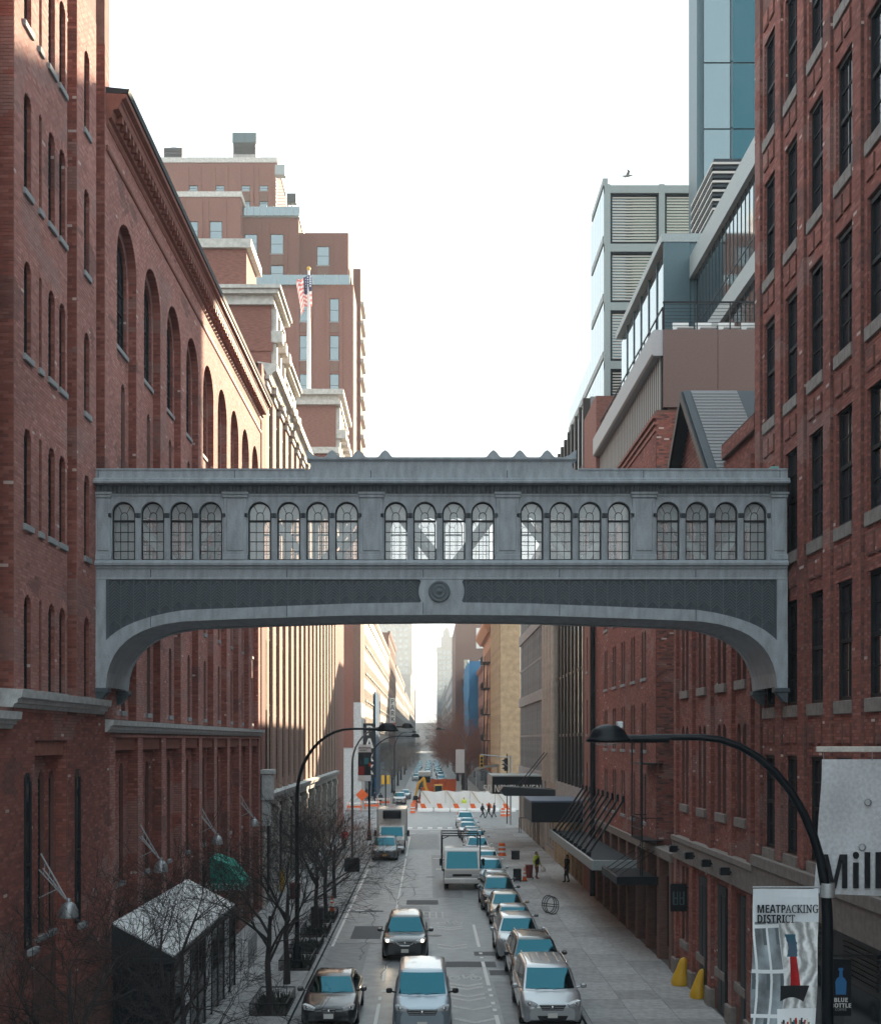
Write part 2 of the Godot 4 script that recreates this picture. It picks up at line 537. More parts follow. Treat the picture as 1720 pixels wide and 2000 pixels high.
# ---------------------------------------------------------------- camera, sky, sun
func set_view() -> void:
	var cam := Camera3D.new()
	cam.name = "camera"
	cam.projection = Camera3D.PROJECTION_FRUSTUM
	cam.near = 0.1
	cam.far = 4000.0
	cam.size = 0.1 * 2000.0 / 2400.0
	cam.frustum_offset = Vector2(0.1 * 25.0 / 2400.0, 0.1 * 447.0 / 2400.0)
	cam.position = Vector3(0, EYE, 0)
	add_child(cam)
	cam.current = true
	var sm := ProceduralSkyMaterial.new()
	sm.sky_top_color = Color(0.84, 0.92, 0.96)
	sm.sky_horizon_color = Color(0.95, 0.97, 0.97)
	sm.sky_curve = 0.25
	sm.ground_bottom_color = Color(0.5, 0.5, 0.5)
	sm.ground_horizon_color = Color(0.9, 0.9, 0.88)
	sm.sun_angle_max = 0.0
	sm.energy_multiplier = 0.455
	var sky := Sky.new()
	sky.sky_material = sm
	var e := Environment.new()
	e.background_mode = Environment.BG_SKY
	e.sky = sky
	e.background_energy_multiplier = 1.0
	e.tonemap_mode = Environment.TONE_MAPPER_LINEAR
	e.tonemap_exposure = 4.3
	e.ambient_light_source = Environment.AMBIENT_SOURCE_SKY
	e.sdfgi_enabled = true
	e.ssao_enabled = true
	e.ssil_enabled = true
	e.fog_enabled = true
	e.fog_density = 0.0005
	e.fog_light_color = Color(0.93, 0.95, 0.96)
	var we := WorldEnvironment.new()
	we.name = "world_environment"
	we.environment = e
	add_child(we)
	var sun := DirectionalLight3D.new()
	sun.name = "sun"
	sun.light_energy = 1.6
	sun.light_color = Color(1.0, 0.91, 0.78)
	sun.light_angular_distance = 0.5
	sun.shadow_enabled = true
	var az := deg_to_rad(25.0)
	var el := deg_to_rad(20.0)
	var to_sun := Vector3(sin(az) * cos(el), sin(el), -cos(az) * cos(el))
	add_child(sun)
	sun.look_at_from_position(Vector3.ZERO, -to_sun, Vector3.UP)

# ---------------------------------------------------------------- ground
func flat(mb: MB, x0: float, d0: float, x1: float, d1: float, y: float) -> void:
	mb.quad(Vector3(x0, y, -d0), Vector3(x0, y, -d1), Vector3(x1, y, -d1), Vector3(x1, y, -d0))

func make_ground() -> void:
	var g := MB.new()
	flat(g, -600, -60, 600, 2500, -0.06)
	setting("ground", g, M.ground)
	var r := MB.new()
	flat(r, -4.5, 5, 5.1, 131.5, 0.0)
	flat(r, -120, 131.5, 160, 160.5, 0.0)
	flat(r, -4.5, 160.5, 5.1, 1500, 0.0)
	setting("road", r, M.asphalt)
	# pavements: kerb, bed and single slabs
	var i := 0
	for s in [[LX, -4.5, 5.0, 131.5, "pavement_left"], [5.1, RX, 5.0, 131.5, "pavement_right"]]:
		var b := MB.new()
		b.box(s[0] - (3.0 if i == 0 else 0.0), -0.05, -s[3], s[1] + (3.0 if i == 1 else 0.0), 0.125, -s[2])
		var o := setting(s[4], b, M.slab_bed)
		var kx0: float = s[1] - 0.16 if i == 0 else s[0]
		var d: float = 34.0
		while d < 131.0:
			var kb := MB.new()
			kb.cbox(kx0, -0.04, -(d + 2.98), kx0 + 0.16, 0.145, -d, 0.015)
			part(o, "kerb_stone", kb, M.kerb)
			d += 3.0
		var x0: float = s[0] if i == 0 else s[0] + 0.17
		var x1: float = s[1] - 0.17 if i == 0 else s[1]
		var n := 3
		var w := (x1 - x0) / n
		var sl := MB.new()
		sl.box(0.006, 0.0, -1.514, w - 0.006, 0.016, -0.006)
		var slm := sl.mesh()
		d = 37.0
		while d < 130.0:
			for k in n:
				var q := part(o, "paving_slab", slm, M.slab[rng.randi() % 5])
				q.position = Vector3(x0 + k * w, 0.126 + rng.randf() * 0.002, -d)
			d += 1.52
		i += 1
	for s in [[-60.0, -4.5, "pavement_far_left"], [5.1, 60.0, "pavement_far_right"]]:
		var b := MB.new()
		b.box(s[0], -0.05, -1400, s[1], 0.13, -160.5)
		setting(s[2], b, M.slab[2])
	make_markings()
	# the elevated walkway the view is taken from; it roofs the street below the camera
	var vd := MB.new()
	vd.box(-60, 6.5, -0.6, 60, 7.55, 14.0)
	for x in [-7.5, 7.5]:
		for z in [1.0, 12.0]: vd.box(x - 0.5, 0.0, z - 0.5, x + 0.5, 6.5, z + 0.5)
	setting("viaduct", vd, M.ground)

func make_markings() -> void:
	var y := 0.005
	var L := MB.new()
	# lane line on the left, broken by wear
	for q in [[38, 43.0], [43.6, 44.2], [47.0, 50.2], [58, 66.5], [67.3, 71], [71.4, 96], [98, 118]]:
		flat(L, -1.76, q[0], -1.64, q[1], y)
	for q in [[45.0, -1.7, -1.25], [51.2, -0.2, 0.5], [88.0, 0.6, 1.6], [96.0, 0.4, 1.3], [122.0, -2.0, -1.2], [124.0, 0.2, 1.2]]:
		flat(L, q[1], q[0], q[2], q[0] + 0.35, y)
	# parking line on the right
	for q in [[37, 41.2], [41.8, 42.2], [42.9, 43.3], [44.2, 44.6], [45.2, 45.6], [46.2, 51.2], [52.0, 52.3], [53.0, 53.4], [54.8, 61.5]]:
		flat(L, 2.22, q[0], 2.36, q[1], y)
	flat(L, 2.2, 80, 2.3, 92, y)
	# left kerb-side line
	flat(L, -4.32, 55, -4.2, 88, y)
	flat(L, -3.9, 66.5, -3.2, 66.8, y)
	# stop line and crossing at the avenue
	flat(L, -4.4, 127.0, 5.0, 127.6, y)
	for k in 9:
		flat(L, -4.2 + k * 1.05, 128.6, -3.7 + k * 1.05, 131.0, y)
	setting("lane_markings", L, M.paint)
	# cross hatching box
	var H := MB.new()
	flat(H, -0.62, 63.7, 0.85, 63.85, y); flat(H, -0.62, 66.0, 0.85, 66.15, y)
	for k in 5:
		flat(H, -0.62 + k * 0.34, 63.85, -0.53 + k * 0.34, 66.0, y)
	flat(H, -0.5, 64.9, 0.8, 65.0, y + 0.004)
	setting("hatched_marking", H, M.worn_paint)
	# bicycle lane symbols with chevrons
	for s in [[47.6, 1.45, 4], [62.0, 1.1, 2]]:
		var B := MB.new()
		var d: float = s[0]; var x: float = s[1]
		for w in [-0.42, 0.42]:
			for k in 18:
				var a0 := TAU * k / 18; var a1 := TAU * (k + 1) / 18
				var f := func(r: float, a: float): return Vector3(x + w + r * cos(a), y, -(d + r * 1.9 * sin(a)))
				B.quad(f.call(0.17, a0), f.call(0.24, a0), f.call(0.24, a1), f.call(0.17, a1))
		for q in [[-0.42, 0.0, -0.1, 0.75], [-0.1, 0.75, 0.3, 0.7], [0.3, 0.7, 0.0, -0.15], [0.0, -0.15, -0.1, 0.75], [0.3, 0.9, 0.42, 0.0], [-0.2, 0.95, 0.0, 0.95]]:
			var a := Vector2(x + q[0], d + q[1]); var b := Vector2(x + q[2], d + q[3])
			var t := (b - a).normalized().orthogonal() * 0.05
			B.quad(Vector3(a.x - t.x, y + 0.004, -a.y + t.y), Vector3(b.x - t.x, y + 0.004, -b.y + t.y), Vector3(b.x + t.x, y + 0.004, -b.y - t.y), Vector3(a.x + t.x, y + 0.004, -a.y - t.y))
		for k in s[2]:
			var dd: float = d - 1.35 - [0.0, 0.6, 1.9, 2.6, 4.0, 4.6][k]
			for sg in [-1.0, 1.0]:
				var e := [Vector3(x, y, -dd + 0.32), Vector3(x, y, -dd + 0.02), Vector3(x + sg * 0.62, y, -dd - 0.48), Vector3(x + sg * 0.62, y, -dd - 0.18)]
				if sg > 0: B.quad(e[0], e[1], e[2], e[3])
				else: B.quad(e[3], e[2], e[1], e[0])
		setting("bicycle_marking", B, M.worn_paint)
	for k in 2:
		var B := MB.new()
		for j in 2:
			var dd: float = [42.2, 40.3, 55.2, 54.4][k * 2 + j]
			for sg in [-1.0, 1.0]:
				var x: float = [1.55, 1.1][k]
				var e := [Vector3(x, y, -dd + 0.32), Vector3(x, y, -dd + 0.05), Vector3(x + sg * 0.66, y, -dd - 0.5), Vector3(x + sg * 0.66, y, -dd - 0.23)]
				if sg > 0: B.quad(e[0], e[1], e[2], e[3])
				else: B.quad(e[3], e[2], e[1], e[0])
		setting("chevron_marking", B, M.worn_paint)
	# trench patches
	for q in [[0.75, 49.9, 2.8, 51.2], [2.0, 52.6, 3.0, 53.6], [2.45, 48.2, 3.2, 49.3], [-3.6, 57.0, -2.2, 61.0], [-1.2, 69.0, 0.6, 71.0], [-4.3, 66.0, -2.4, 66.6]]:
		var P := MB.new()
		flat(P, q[0], q[1], q[2], q[3], 0.0045)
		setting("road_patch", P, M.patch)
	M.relaid = mat("relaid_asphalt", lin(0.205, 0.22, 0.235), 0.55, 0.0, blend_noise(61, 0.02, 0.3, 0.6, 1.0), 0.17)
	for q in [[-4.3, 38.0, -2.6, 56.0], [-1.5, 56.5, 0.1, 68.5], [2.5, 38.0, 4.9, 47.0], [-4.2, 72.0, -2.9, 92.0], [0.3, 72.0, 2.1, 99.0], [-2.0, 104.0, 1.0, 121.0]]:
		var P := MB.new()
		flat(P, q[0], q[1], q[2], q[3], 0.0022)
		setting("relaid_strip", P, M.relaid)
	# tar-sealed cracks wandering over the asphalt
	for k in 14:
		var x := rng.randf_range(-4.0, 4.6); var d := 39.0 + k * 4.2
		var along := rng.randf() < 0.6
		var C := MB.new()
		var p := Vector2(x, d)
		for i in 16:
			var st := Vector2(rng.randf_range(-0.12, 0.12), rng.randf_range(0.25, 0.5)) if along else Vector2(rng.randf_range(0.12, 0.3), rng.randf_range(-0.2, 0.2))
			var q := p + st
			if q.x > 4.9: break
			var w := (Vector2(0.022, 0) if along else Vector2(0, 0.06)) * rng.randf_range(0.6, 1.3)
			C.out([Vector3(p.x - w.x, 0.0062, -p.y + w.y), Vector3(q.x - w.x, 0.0062, -q.y + w.y), Vector3(q.x + w.x, 0.0062, -q.y - w.y), Vector3(p.x + w.x, 0.0062, -p.y - w.y)], Vector3(p.x, -5, -p.y))
			p = q
		setting("sealed_crack", C, M.patch)
	var W := MB.new()
	flat(W, 0.72, 49.75, 2.4, 49.87, y); flat(W, 0.6, 49.75, 0.7, 51.3, y); flat(W, 0.9, 51.3, 2.1, 51.38, y)
	setting("trench_outline", W, M.worn_paint)
	for q in [[-2.6, 44.0], [0.35, 58.0], [-3.2, 74.0], [0.2, 83.0]]:
		var mh := MB.new()
		mh.lathe([[0.0, 0.006], [0.34, 0.006]], 20)
		var o := part(self, "manhole_cover", mh, M.iron)
		o.set_meta("kind", "structure")
		o.position = Vector3(q[0], 0.001, -q[1])

# ---------------------------------------------------------------- the enclosed bridge
func curve_at(t: Array, x: float) -> float:
	x = absf(x)
	for i in t.size() - 1:
		if x <= t[i + 1][0]:
			return lerpf(t[i][1], t[i + 1][1], (x - t[i][0]) / (t[i + 1][0] - t[i][0]))
	return t[-1][1]

const INTRA := [[0.0, 12.58], [2.5, 12.56], [4.06, 12.51], [5.57, 12.46], [6.5, 12.42], [6.95, 12.40], [7.41, 12.33], [7.75, 12.24], [8.0, 12.15], [8.25, 12.02], [8.45, 11.87], [8.62, 11.70], [8.76, 11.50], [8.87, 11.27], [8.95, 11.0], [8.99, 10.62]]
const EXTRA := [[0.0, 12.92], [2.5, 12.88], [4.06, 12.82], [5.57, 12.76], [6.86, 12.71], [7.3, 12.64], [7.7, 12.55], [8.0, 12.46], [8.25, 12.37], [8.45, 12.28], [8.65, 12.17], [8.85, 12.02], [9.0, 11.88]]

func make_bridge() -> void:
	var D := 2.4
	var hw := 9.27
	var br := thing("enclosed_bridge", "grey enclosed footbridge with arched windows spanning the street between brick buildings", "bridge", Vector3(bridge_cx, 0, -33.0))
	var gx := []      # window centres
	for k in 5:
		for j in 4:
			gx.append((242.0 + 0.0 + k * 265.4 + j * 56.6 - 835.0) / 72.7 - bridge_cx)
	var holes := []
	for x in gx: holes.append([x - 0.31, x + 0.31, 14.05, 15.62, 1])
	# the two long walls; the front one faces the camera, the rear one is the same turned round
	for sd in 2:
		var T := Transform3D.IDENTITY if sd == 0 else Transform3D(Basis(Vector3.UP, PI), Vector3(0, 0, -D))
		var w := MB.new()
		w.xf = T
		w.wall(-hw, hw, 13.88, 16.06, 0.0, holes, 0.22, 8)
		part(br, "window_wall", w, M.bridge)
		var wi := MB.new()        # inner lining
		wi.xf = T * Transform3D(Basis(Vector3.UP, PI), Vector3(0, 0, -0.22))
		var mir := []
		for h in holes: mir.append([-h[1], -h[0], h[2], h[3], 1])
		wi.wall(-hw, hw, 13.88, 16.06, 0.0, mir, 0.01, 8)
		part(br, "wall_lining", wi, M.lining)
		# arch mouldings round every window
		for x in gx:
			var a := MB.new()
			a.xf = T
			var N := 14
			for i in N:
				var t0 := PI * i / N; var t1 := PI * (i + 1) / N
				var f := func(r: float, t: float, z: float): return Vector3(x + r * cos(t), 15.31 + r * sin(t), z)
				a.quad(f.call(0.31, t0, 0.035), f.call(0.31, t1, 0.035), f.call(0.40, t1, 0.035), f.call(0.40, t0, 0.035))
				a.quad(f.call(0.40, t0, 0.035), f.call(0.40, t1, 0.035), f.call(0.40, t1, 0.0), f.call(0.40, t0, 0.0))
				a.quad(f.call(0.31, t0, 0.0), f.call(0.31, t1, 0.0), f.call(0.31, t1, 0.035), f.call(0.31, t0, 0.035))
			part(br, "arch_moulding", a, M.bridge)
			for q in [-1.0, 1.0]:
				var im := MB.new()
				im.xf = T
				im.cbox(x + q * 0.365 - 0.045, 15.19, 0.0, x + q * 0.365 + 0.045, 15.31, 0.05, 0.008)
				part(br, "impost", im, M.bridge_dark)
		# pilasters: broad ones between the groups and narrow mullion piers
		var pl := []
		for k in 6:
			var c := (460.0 - 265.4 + k * 265.4 - 835.0) / 72.7 - bridge_cx
			if k == 0: c = -hw + 0.2
			if k == 5: c = hw - 0.22
			var hwid := 0.31 if k > 0 and k < 5 else 0.2
			pl.append(c)
			var p := MB.new()
			p.xf = T
			p.cbox(c - hwid, 14.2, 0.0, c + hwid, 15.72, 0.05, 0.01)
			p.cbox(c - hwid * 0.72, 14.3, 0.0, c + hwid * 0.72, 15.66, 0.075, 0.01)
			p.cbox(c - hwid - 0.03, 14.05, 0.0, c + hwid + 0.03, 14.2, 0.09, 0.012)
			p.cbox(c - hwid - 0.03, 15.72, 0.0, c + hwid + 0.03, 15.80, 0.09, 0.012)
			p.cbox(c - hwid - 0.05, 15.80, 0.0, c + hwid + 0.05, 15.87, 0.12, 0.012)
			part(br, "pilaster", p, M.bridge)
		for k in gx.size():
			if k % 4 == 3: continue
			var c: float = (gx[k] + gx[k + 1]) * 0.5
			var p := MB.new()
			p.xf = T
			p.cbox(c - 0.05, 14.06, 0.0, c + 0.05, 15.18, 0.03, 0.008)
			part(br, "mullion_pier", p, M.bridge)
		# string course under the cornice, cornice, parapet
		var f := MB.new()
		f.xf = T
		f.run([[0.0, 15.77], [0.03, 15.78], [0.03, 15.82], [0.0, 15.83]], -hw, hw)
		part(br, "frieze_moulding", f, M.bridge)
		var cn := MB.new()
		cn.xf = T
		cn.run([[-0.2, 16.06], [0.06, 16.06], [0.30, 16.07], [0.31, 16.12], [0.27, 16.14], [0.27, 16.19], [0.20, 16.22], [0.12, 16.235], [-0.2, 16.235]], -hw, hw)
		part(br, "cornice", cn, M.bridge)
		for k in 6:
			var jx := -7.36 + k * 3.65 - 1.83
			for q in [[jx, 16.24, 16.45, 0.066], [jx + 1.4, 13.585, 13.8, 0.041], [jx + 1.4, curve_at(INTRA, jx + 1.4) + 0.02, curve_at(EXTRA, jx + 1.4), 0.071]]:
				var jn := MB.new()
				jn.xf = T
				jn.box(q[0] - 0.01, q[1], 0.02, q[0] + 0.01, q[2], q[3])
				part(br, "joint_strip", jn, M.bridge_dark)
		var fz := MB.new()
		fz.xf = T
		fz.box(-hw, 15.84, 0.0, hw, 16.058, 0.018)
		part(br, "sooty_frieze", fz, M.bridge_soot)
		var pp := MB.new()
		pp.xf = T
		var prof := PackedVector2Array([Vector2(-hw, 16.23), Vector2(hw, 16.23), Vector2(hw, 16.46), Vector2(3.62, 16.46)])
		for i in 5: prof.append(Vector2(3.62 - 0.12 * sin(i * PI / 8), 16.46 + 0.12 - 0.12 * cos(i * PI / 8)))
		prof.append_array(PackedVector2Array([Vector2(3.5, 16.70), Vector2(-3.5, 16.70)]))
		for i in 5: prof.append(Vector2(-3.62 + 0.12 * sin((4 - i) * PI / 8), 16.46 + 0.12 - 0.12 * cos((4 - i) * PI / 8)))
		prof.append(Vector2(-hw, 16.46))
		pp.prism(prof, -0.16, 0.06)
		part(br, "parapet", pp, M.bridge)
		var cap := MB.new()
		cap.xf = T
		cap.run([[-0.2, 16.70], [0.09, 16.70], [0.13, 16.74], [0.13, 16.79], [0.02, 16.81], [-0.2, 16.81]], -3.6, 3.6)
		cap.run([[-0.19, 16.462], [0.085, 16.462], [0.085, 16.50], [-0.19, 16.51]], -hw, -3.66)
		cap.run([[-0.19, 16.462], [0.085, 16.462], [0.085, 16.50], [-0.19, 16.51]], 3.66, hw)
		part(br, "coping", cap, M.bridge)
		# finials along the raised parapet
		for q in [-2.93, -2.22, -1.51, 1.39, 2.10, 2.83]:
			var fn := MB.new()
			fn.xf = T
			var pl2 := PackedVector2Array()
			for i in 17:
				var t := -1.0 + i / 8.0
				pl2.append(Vector2(q + 0.22 * t, 16.81 + 0.17 * exp(-3.4 * t * t * t * t - 1.2 * t * t) + 0.025 * exp(-70.0 * t * t)))
			pl2.append(Vector2(q + 0.22, 16.80)); pl2.append(Vector2(q - 0.22, 16.80))
			fn.prism(pl2, -0.1, 0.05)
			part(br, "finial", fn, M.bridge)
		for q in [-1.0, 1.0]:
			var fn := MB.new()
			fn.xf = T
			fn.prism(PackedVector2Array([Vector2(q * 3.60, 16.80), Vector2(q * 3.62, 17.0), Vector2(q * 3.5, 16.94), Vector2(q * 3.42, 16.86), Vector2(q * 3.28, 16.81)]), -0.1, 0.05)
			part(br, "corner_finial", fn, M.bridge)
		# sill ledge, fascia
		var sl := MB.new()
		sl.xf = T
		sl.run([[-0.2, 13.88], [0.07, 13.88], [0.16, 13.90], [0.17, 13.96], [0.12, 14.02], [0.06, 14.05], [-0.2, 14.05]], -hw, hw)
		part(br, "sill_ledge", sl, M.bridge)
		var fa := MB.new()
		fa.xf = T
		fa.run([[-0.2, 13.53], [0.055, 13.53], [0.055, 13.56], [0.035, 13.58], [0.035, 13.80], [0.07, 13.83], [0.07, 13.878], [-0.2, 13.878]], -hw, hw)
		part(br, "fascia", fa, M.bridge)
		# spandrel field, arch band and legs
		var sp := MB.new()
		sp.xf = T
		var pol := PackedVector2Array()
		pol.append(Vector2(-hw, 13.528)); pol.append(Vector2(hw, 13.528)); pol.append(Vector2(hw, 10.66))
		for i in range(INTRA.size() - 1, -1, -1): pol.append(Vector2(INTRA[i][0], INTRA[i][1] + 0.04))
		for i in range(1, INTRA.size()): pol.append(Vector2(-INTRA[i][0], INTRA[i][1] + 0.04))
		pol.append(Vector2(-hw, 10.66))
		sp.prism(pol, -0.18, 0.0)
		part(br, "spandrel", sp, M.bridge_dark)
		var bd := MB.new()
		bd.xf = T
		var ring := PackedVector2Array()
		for i in range(EXTRA.size() - 1, -1, -1): ring.append(Vector2(EXTRA[i][0], EXTRA[i][1]))
		for i in range(1, EXTRA.size()): ring.append(Vector2(-EXTRA[i][0], EXTRA[i][1]))
		var low := PackedVector2Array()
		for i in range(INTRA.size() - 1, -1, -1): low.append(Vector2(-INTRA[i][0], INTRA[i][1]))
		for i in range(1, INTRA.size()): low.append(Vector2(INTRA[i][0], INTRA[i][1]))
		var sh := PackedVector2Array()
		sh.append(Vector2(hw, 11.80))
		sh.append_array(ring)
		sh.append(Vector2(-hw, 11.80)); sh.append(Vector2(-hw, 10.62))
		sh.append_array(low)
		sh.append(Vector2(hw, 10.62))
		bd.prism(sh, -0.2, 0.065)
		part(br, "arch_band", bd, M.bridge)
		for q in [-1.0, 1.0]:
			var lg := MB.new()
			lg.xf = T
			lg.box(q * 9.13 - 0.14, 11.8, 0.0, q * 9.13 + 0.14, 13.526, 0.05)
			part(br, "end_post", lg, M.bridge)
			var cs := MB.new()
			cs.xf = T
			var c0: float = q * 9.12
			cs.cbox(c0 - 0.2, 10.50, -0.24, c0 + 0.2, 10.62, 0.12, 0.015)
			cs.prism(PackedVector2Array([Vector2(q * 8.95, 10.5), Vector2(q * 9.27, 10.5), Vector2(q * 9.27, 10.22), Vector2(q * 9.16, 10.27)]), -0.2, 0.08)
			part(br, "console", cs, M.bridge_dark)
		# medallion on its collar
		var co := MB.new()
		co.xf = T
		var cp := PackedVector2Array()
		for i in 13:
			var t := -1.0 + i / 6.0
			cp.append(Vector2(-0.52 - 0.09 * (1.0 - t * t) - (0.07 if absf(t) > 0.95 else 0.0), 13.21 + t * 0.31))
		for i in 13:
			var t := 1.0 - i / 6.0
			cp.append(Vector2(0.52 + 0.09 * (1.0 - t * t) + (0.07 if absf(t) > 0.95 else 0.0), 13.21 + t * 0.31))
		co.prism(cp, -0.1, 0.064)
		part(br, "medallion_collar", co, M.bridge)
		var md := MB.new()
		md.xf = T * Transform3D(Basis(Vector3.RIGHT, PI * 0.5), Vector3(-0.06, 13.20, 0.064))
		md.lathe([[0.29, 0.0], [0.29, 0.04], [0.25, 0.055], [0.22, 0.03], [0.19, 0.03], [0.17, 0.05], [0.14, 0.05], [0.12, 0.03], [0.08, 0.035], [0.05, 0.06], [0.0, 0.07]], 28)
		part(br, "medallion", md, M.bridge_rib)
		# chevron panels with their dividing ribs
		var st := 0.345
		for q in [-1.0, 1.0]:
			var k := 0
			var x0 := 0.66
			while x0 + st < 9.02:
				var xa: float = q * x0; var xb: float = q * (x0 + st)
				if xa > xb:
					var t := xa; xa = xb; xb = t
				var cx := (xa + xb) * 0.5
				var ch := MB.new()
				ch.xf = T
				ch.box(xa - 0.012, curve_at(EXTRA, xa) - 0.02, 0.0, xa + 0.012, 13.526, 0.028)
				var yy := 13.50
				var lowest: float = maxf(curve_at(EXTRA, xa), curve_at(EXTRA, xb))
				while yy - 0.2 > lowest:
					for sg in [-1.0, 1.0]:
						var e := Vector3(cx, yy, 0.0); var h := Vector3(cx + sg * (st * 0.5 - 0.02), yy - 0.15, 0.0)
						var a := [e, e + Vector3(0, -0.035, 0), h + Vector3(0, -0.035, 0), h]
						var b := []
						for z in a: b.append(z + Vector3(0, 0, 0.022))
						var ce := (e + h) * 0.5 + Vector3(0, -0.017, 0.01)
						ch.out(b, ce)
						for i in 4: ch.out([a[i], a[(i + 1) % 4], b[(i + 1) % 4], b[i]], ce)
					yy -= 0.085
				part(br, "chevron_panel", ch, M.bridge_rib)
				x0 += st
				k += 1
	# windows: iron sashes with clear panes
	var fr := MB.new()
	var r := 0.30
	fr.box(-r, 0.0, -0.02, -r + 0.028, 1.26, 0.03); fr.box(r - 0.028, 0.0, -0.02, r, 1.26, 0.03)
	fr.box(-r, 0.0, -0.021, r, 0.04, 0.035); fr.box(-r, 1.035, -0.021, r, 1.085, 0.04)
	for k in [1, 2]: fr.box(-r + k * 0.2 - 0.007, 0.04, -0.012, -r + k * 0.2 + 0.007, 1.035, 0.012)
	for k in [1, 2, 3]: fr.box(-r + 0.03, k * 0.255 - 0.008, -0.01, r - 0.03, k * 0.255 + 0.008, 0.014)
	for i in 14:
		var t0 := PI * i / 14; var t1 := PI * (i + 1) / 14
		var f := func(q: float, t: float, z: float): return Vector3(q * cos(t), 1.26 + q * sin(t), z)
		fr.quad(f.call(0.272, t0, 0.03), f.call(0.272, t1, 0.03), f.call(0.305, t1, 0.03), f.call(0.305, t0, 0.03))
		fr.quad(f.call(0.272, t0, -0.02), f.call(0.272, t1, -0.02), f.call(0.272, t1, 0.03), f.call(0.272, t0, 0.03))
		if i < 12:
			var u0 := PI * i / 12; var u1 := PI * (i + 1) / 12
			var g := func(q: float, t: float, z: float): return Vector3(q * cos(t), 1.20 + q * sin(t), z)
			fr.quad(g.call(0.085, u0, 0.012), g.call(0.085, u1, 0.012), g.call(0.103, u1, 0.012), g.call(0.103, u0, 0.012))
	for s in [-1.0, 1.0]:
		fr.box(s * 0.094 - 0.008, 1.08, -0.01, s * 0.094 + 0.008, 1.20, 0.012)
		fr.bar(Vector3(s * 0.065, 1.275, 0), Vector3(s * 0.17, 1.49, 0), 0.009, 4)
	var frm := fr.mesh()
	var gp := MB.new()
	var ap := PackedVector2Array([Vector2(-0.29, 0.02), Vector2(0.29, 0.02)])
	for i in 13: ap.append(Vector2(0.29 * cos(PI * i / 12), 1.26 + 0.29 * sin(PI * i / 12)))
	gp.prism(ap, -0.003, 0.003)
	var gpm := gp.mesh()
	for sd in 2:
		for x in gx:
			var w := part(br, "window_sash", frm, M.iron)
			w.position = Vector3(x, 14.05, -0.10 if sd == 0 else -D + 0.10)
			if sd == 1: w.rotation.y = PI
			part(w, "pane", gpm, M.pane)
	# floor, roof, soffit
	var fl := MB.new()
	fl.box(-hw, 13.55, -D + 0.2, hw, 13.86, -0.2)
	part(br, "floor_deck", fl, M.lining)
	var rf := MB.new()
	rf.box(-hw, 16.10, -D + 0.19, hw, 16.24, -0.19)
	part(br, "roof_deck", rf, M.bridge)
	var so := MB.new()
	var row0 := PackedVector3Array(); var row1 := PackedVector3Array()
	var pts := []
	for i in range(INTRA.size() - 1, -1, -1): pts.append(Vector2(-INTRA[i][0], INTRA[i][1]))
	for i in range(1, INTRA.size()): pts.append(Vector2(INTRA[i][0], INTRA[i][1]))
	for i in pts.size() - 1:
		var a: Vector2 = pts[i]; var b: Vector2 = pts[i + 1]
		so.quad(Vector3(a.x, a.y + 0.03, -D + 0.15), Vector3(a.x, a.y + 0.03, -0.15), Vector3(b.x, b.y + 0.03, -0.15), Vector3(b.x, b.y + 0.03, -D + 0.15))
		so.quad(Vector3(b.x, b.y + 0.12, -D + 0.15), Vector3(b.x, b.y + 0.12, -0.15), Vector3(a.x, a.y + 0.12, -0.15), Vector3(a.x, a.y + 0.12, -D + 0.15))
	part(br, "soffit", so, M.bridge_soffit)
	# diagonal truss members seen through the windows
	var tx := [-9.1, -7.2, -5.3, -3.4, -1.6, 0.2, 1.9, 3.7, 5.5, 7.3, 9.1]
	for z in [-0.4, -D + 0.4]:
		for i in tx.size() - 1:
			var a := Vector3(tx[i], 13.86 if i % 2 else 16.1, z)
			var b := Vector3(tx[i + 1], 16.1 if i % 2 else 13.86, z)
			var m := MB.new()
			var t := (b - a).normalized()
			var nn := Vector3(-t.y, t.x, 0) * 0.09
			m.out([a - nn, a + nn, b + nn, b - nn], a + Vector3(0, 0, -1))
			m.prism(PackedVector2Array([Vector2(a.x - nn.x, a.y - nn.y), Vector2(a.x + nn.x, a.y + nn.y), Vector2(b.x + nn.x, b.y + nn.y), Vector2(b.x - nn.x, b.y - nn.y)]), z - 0.12, z - 0.004)
			part(br, "truss_diagonal", m, M.lining)

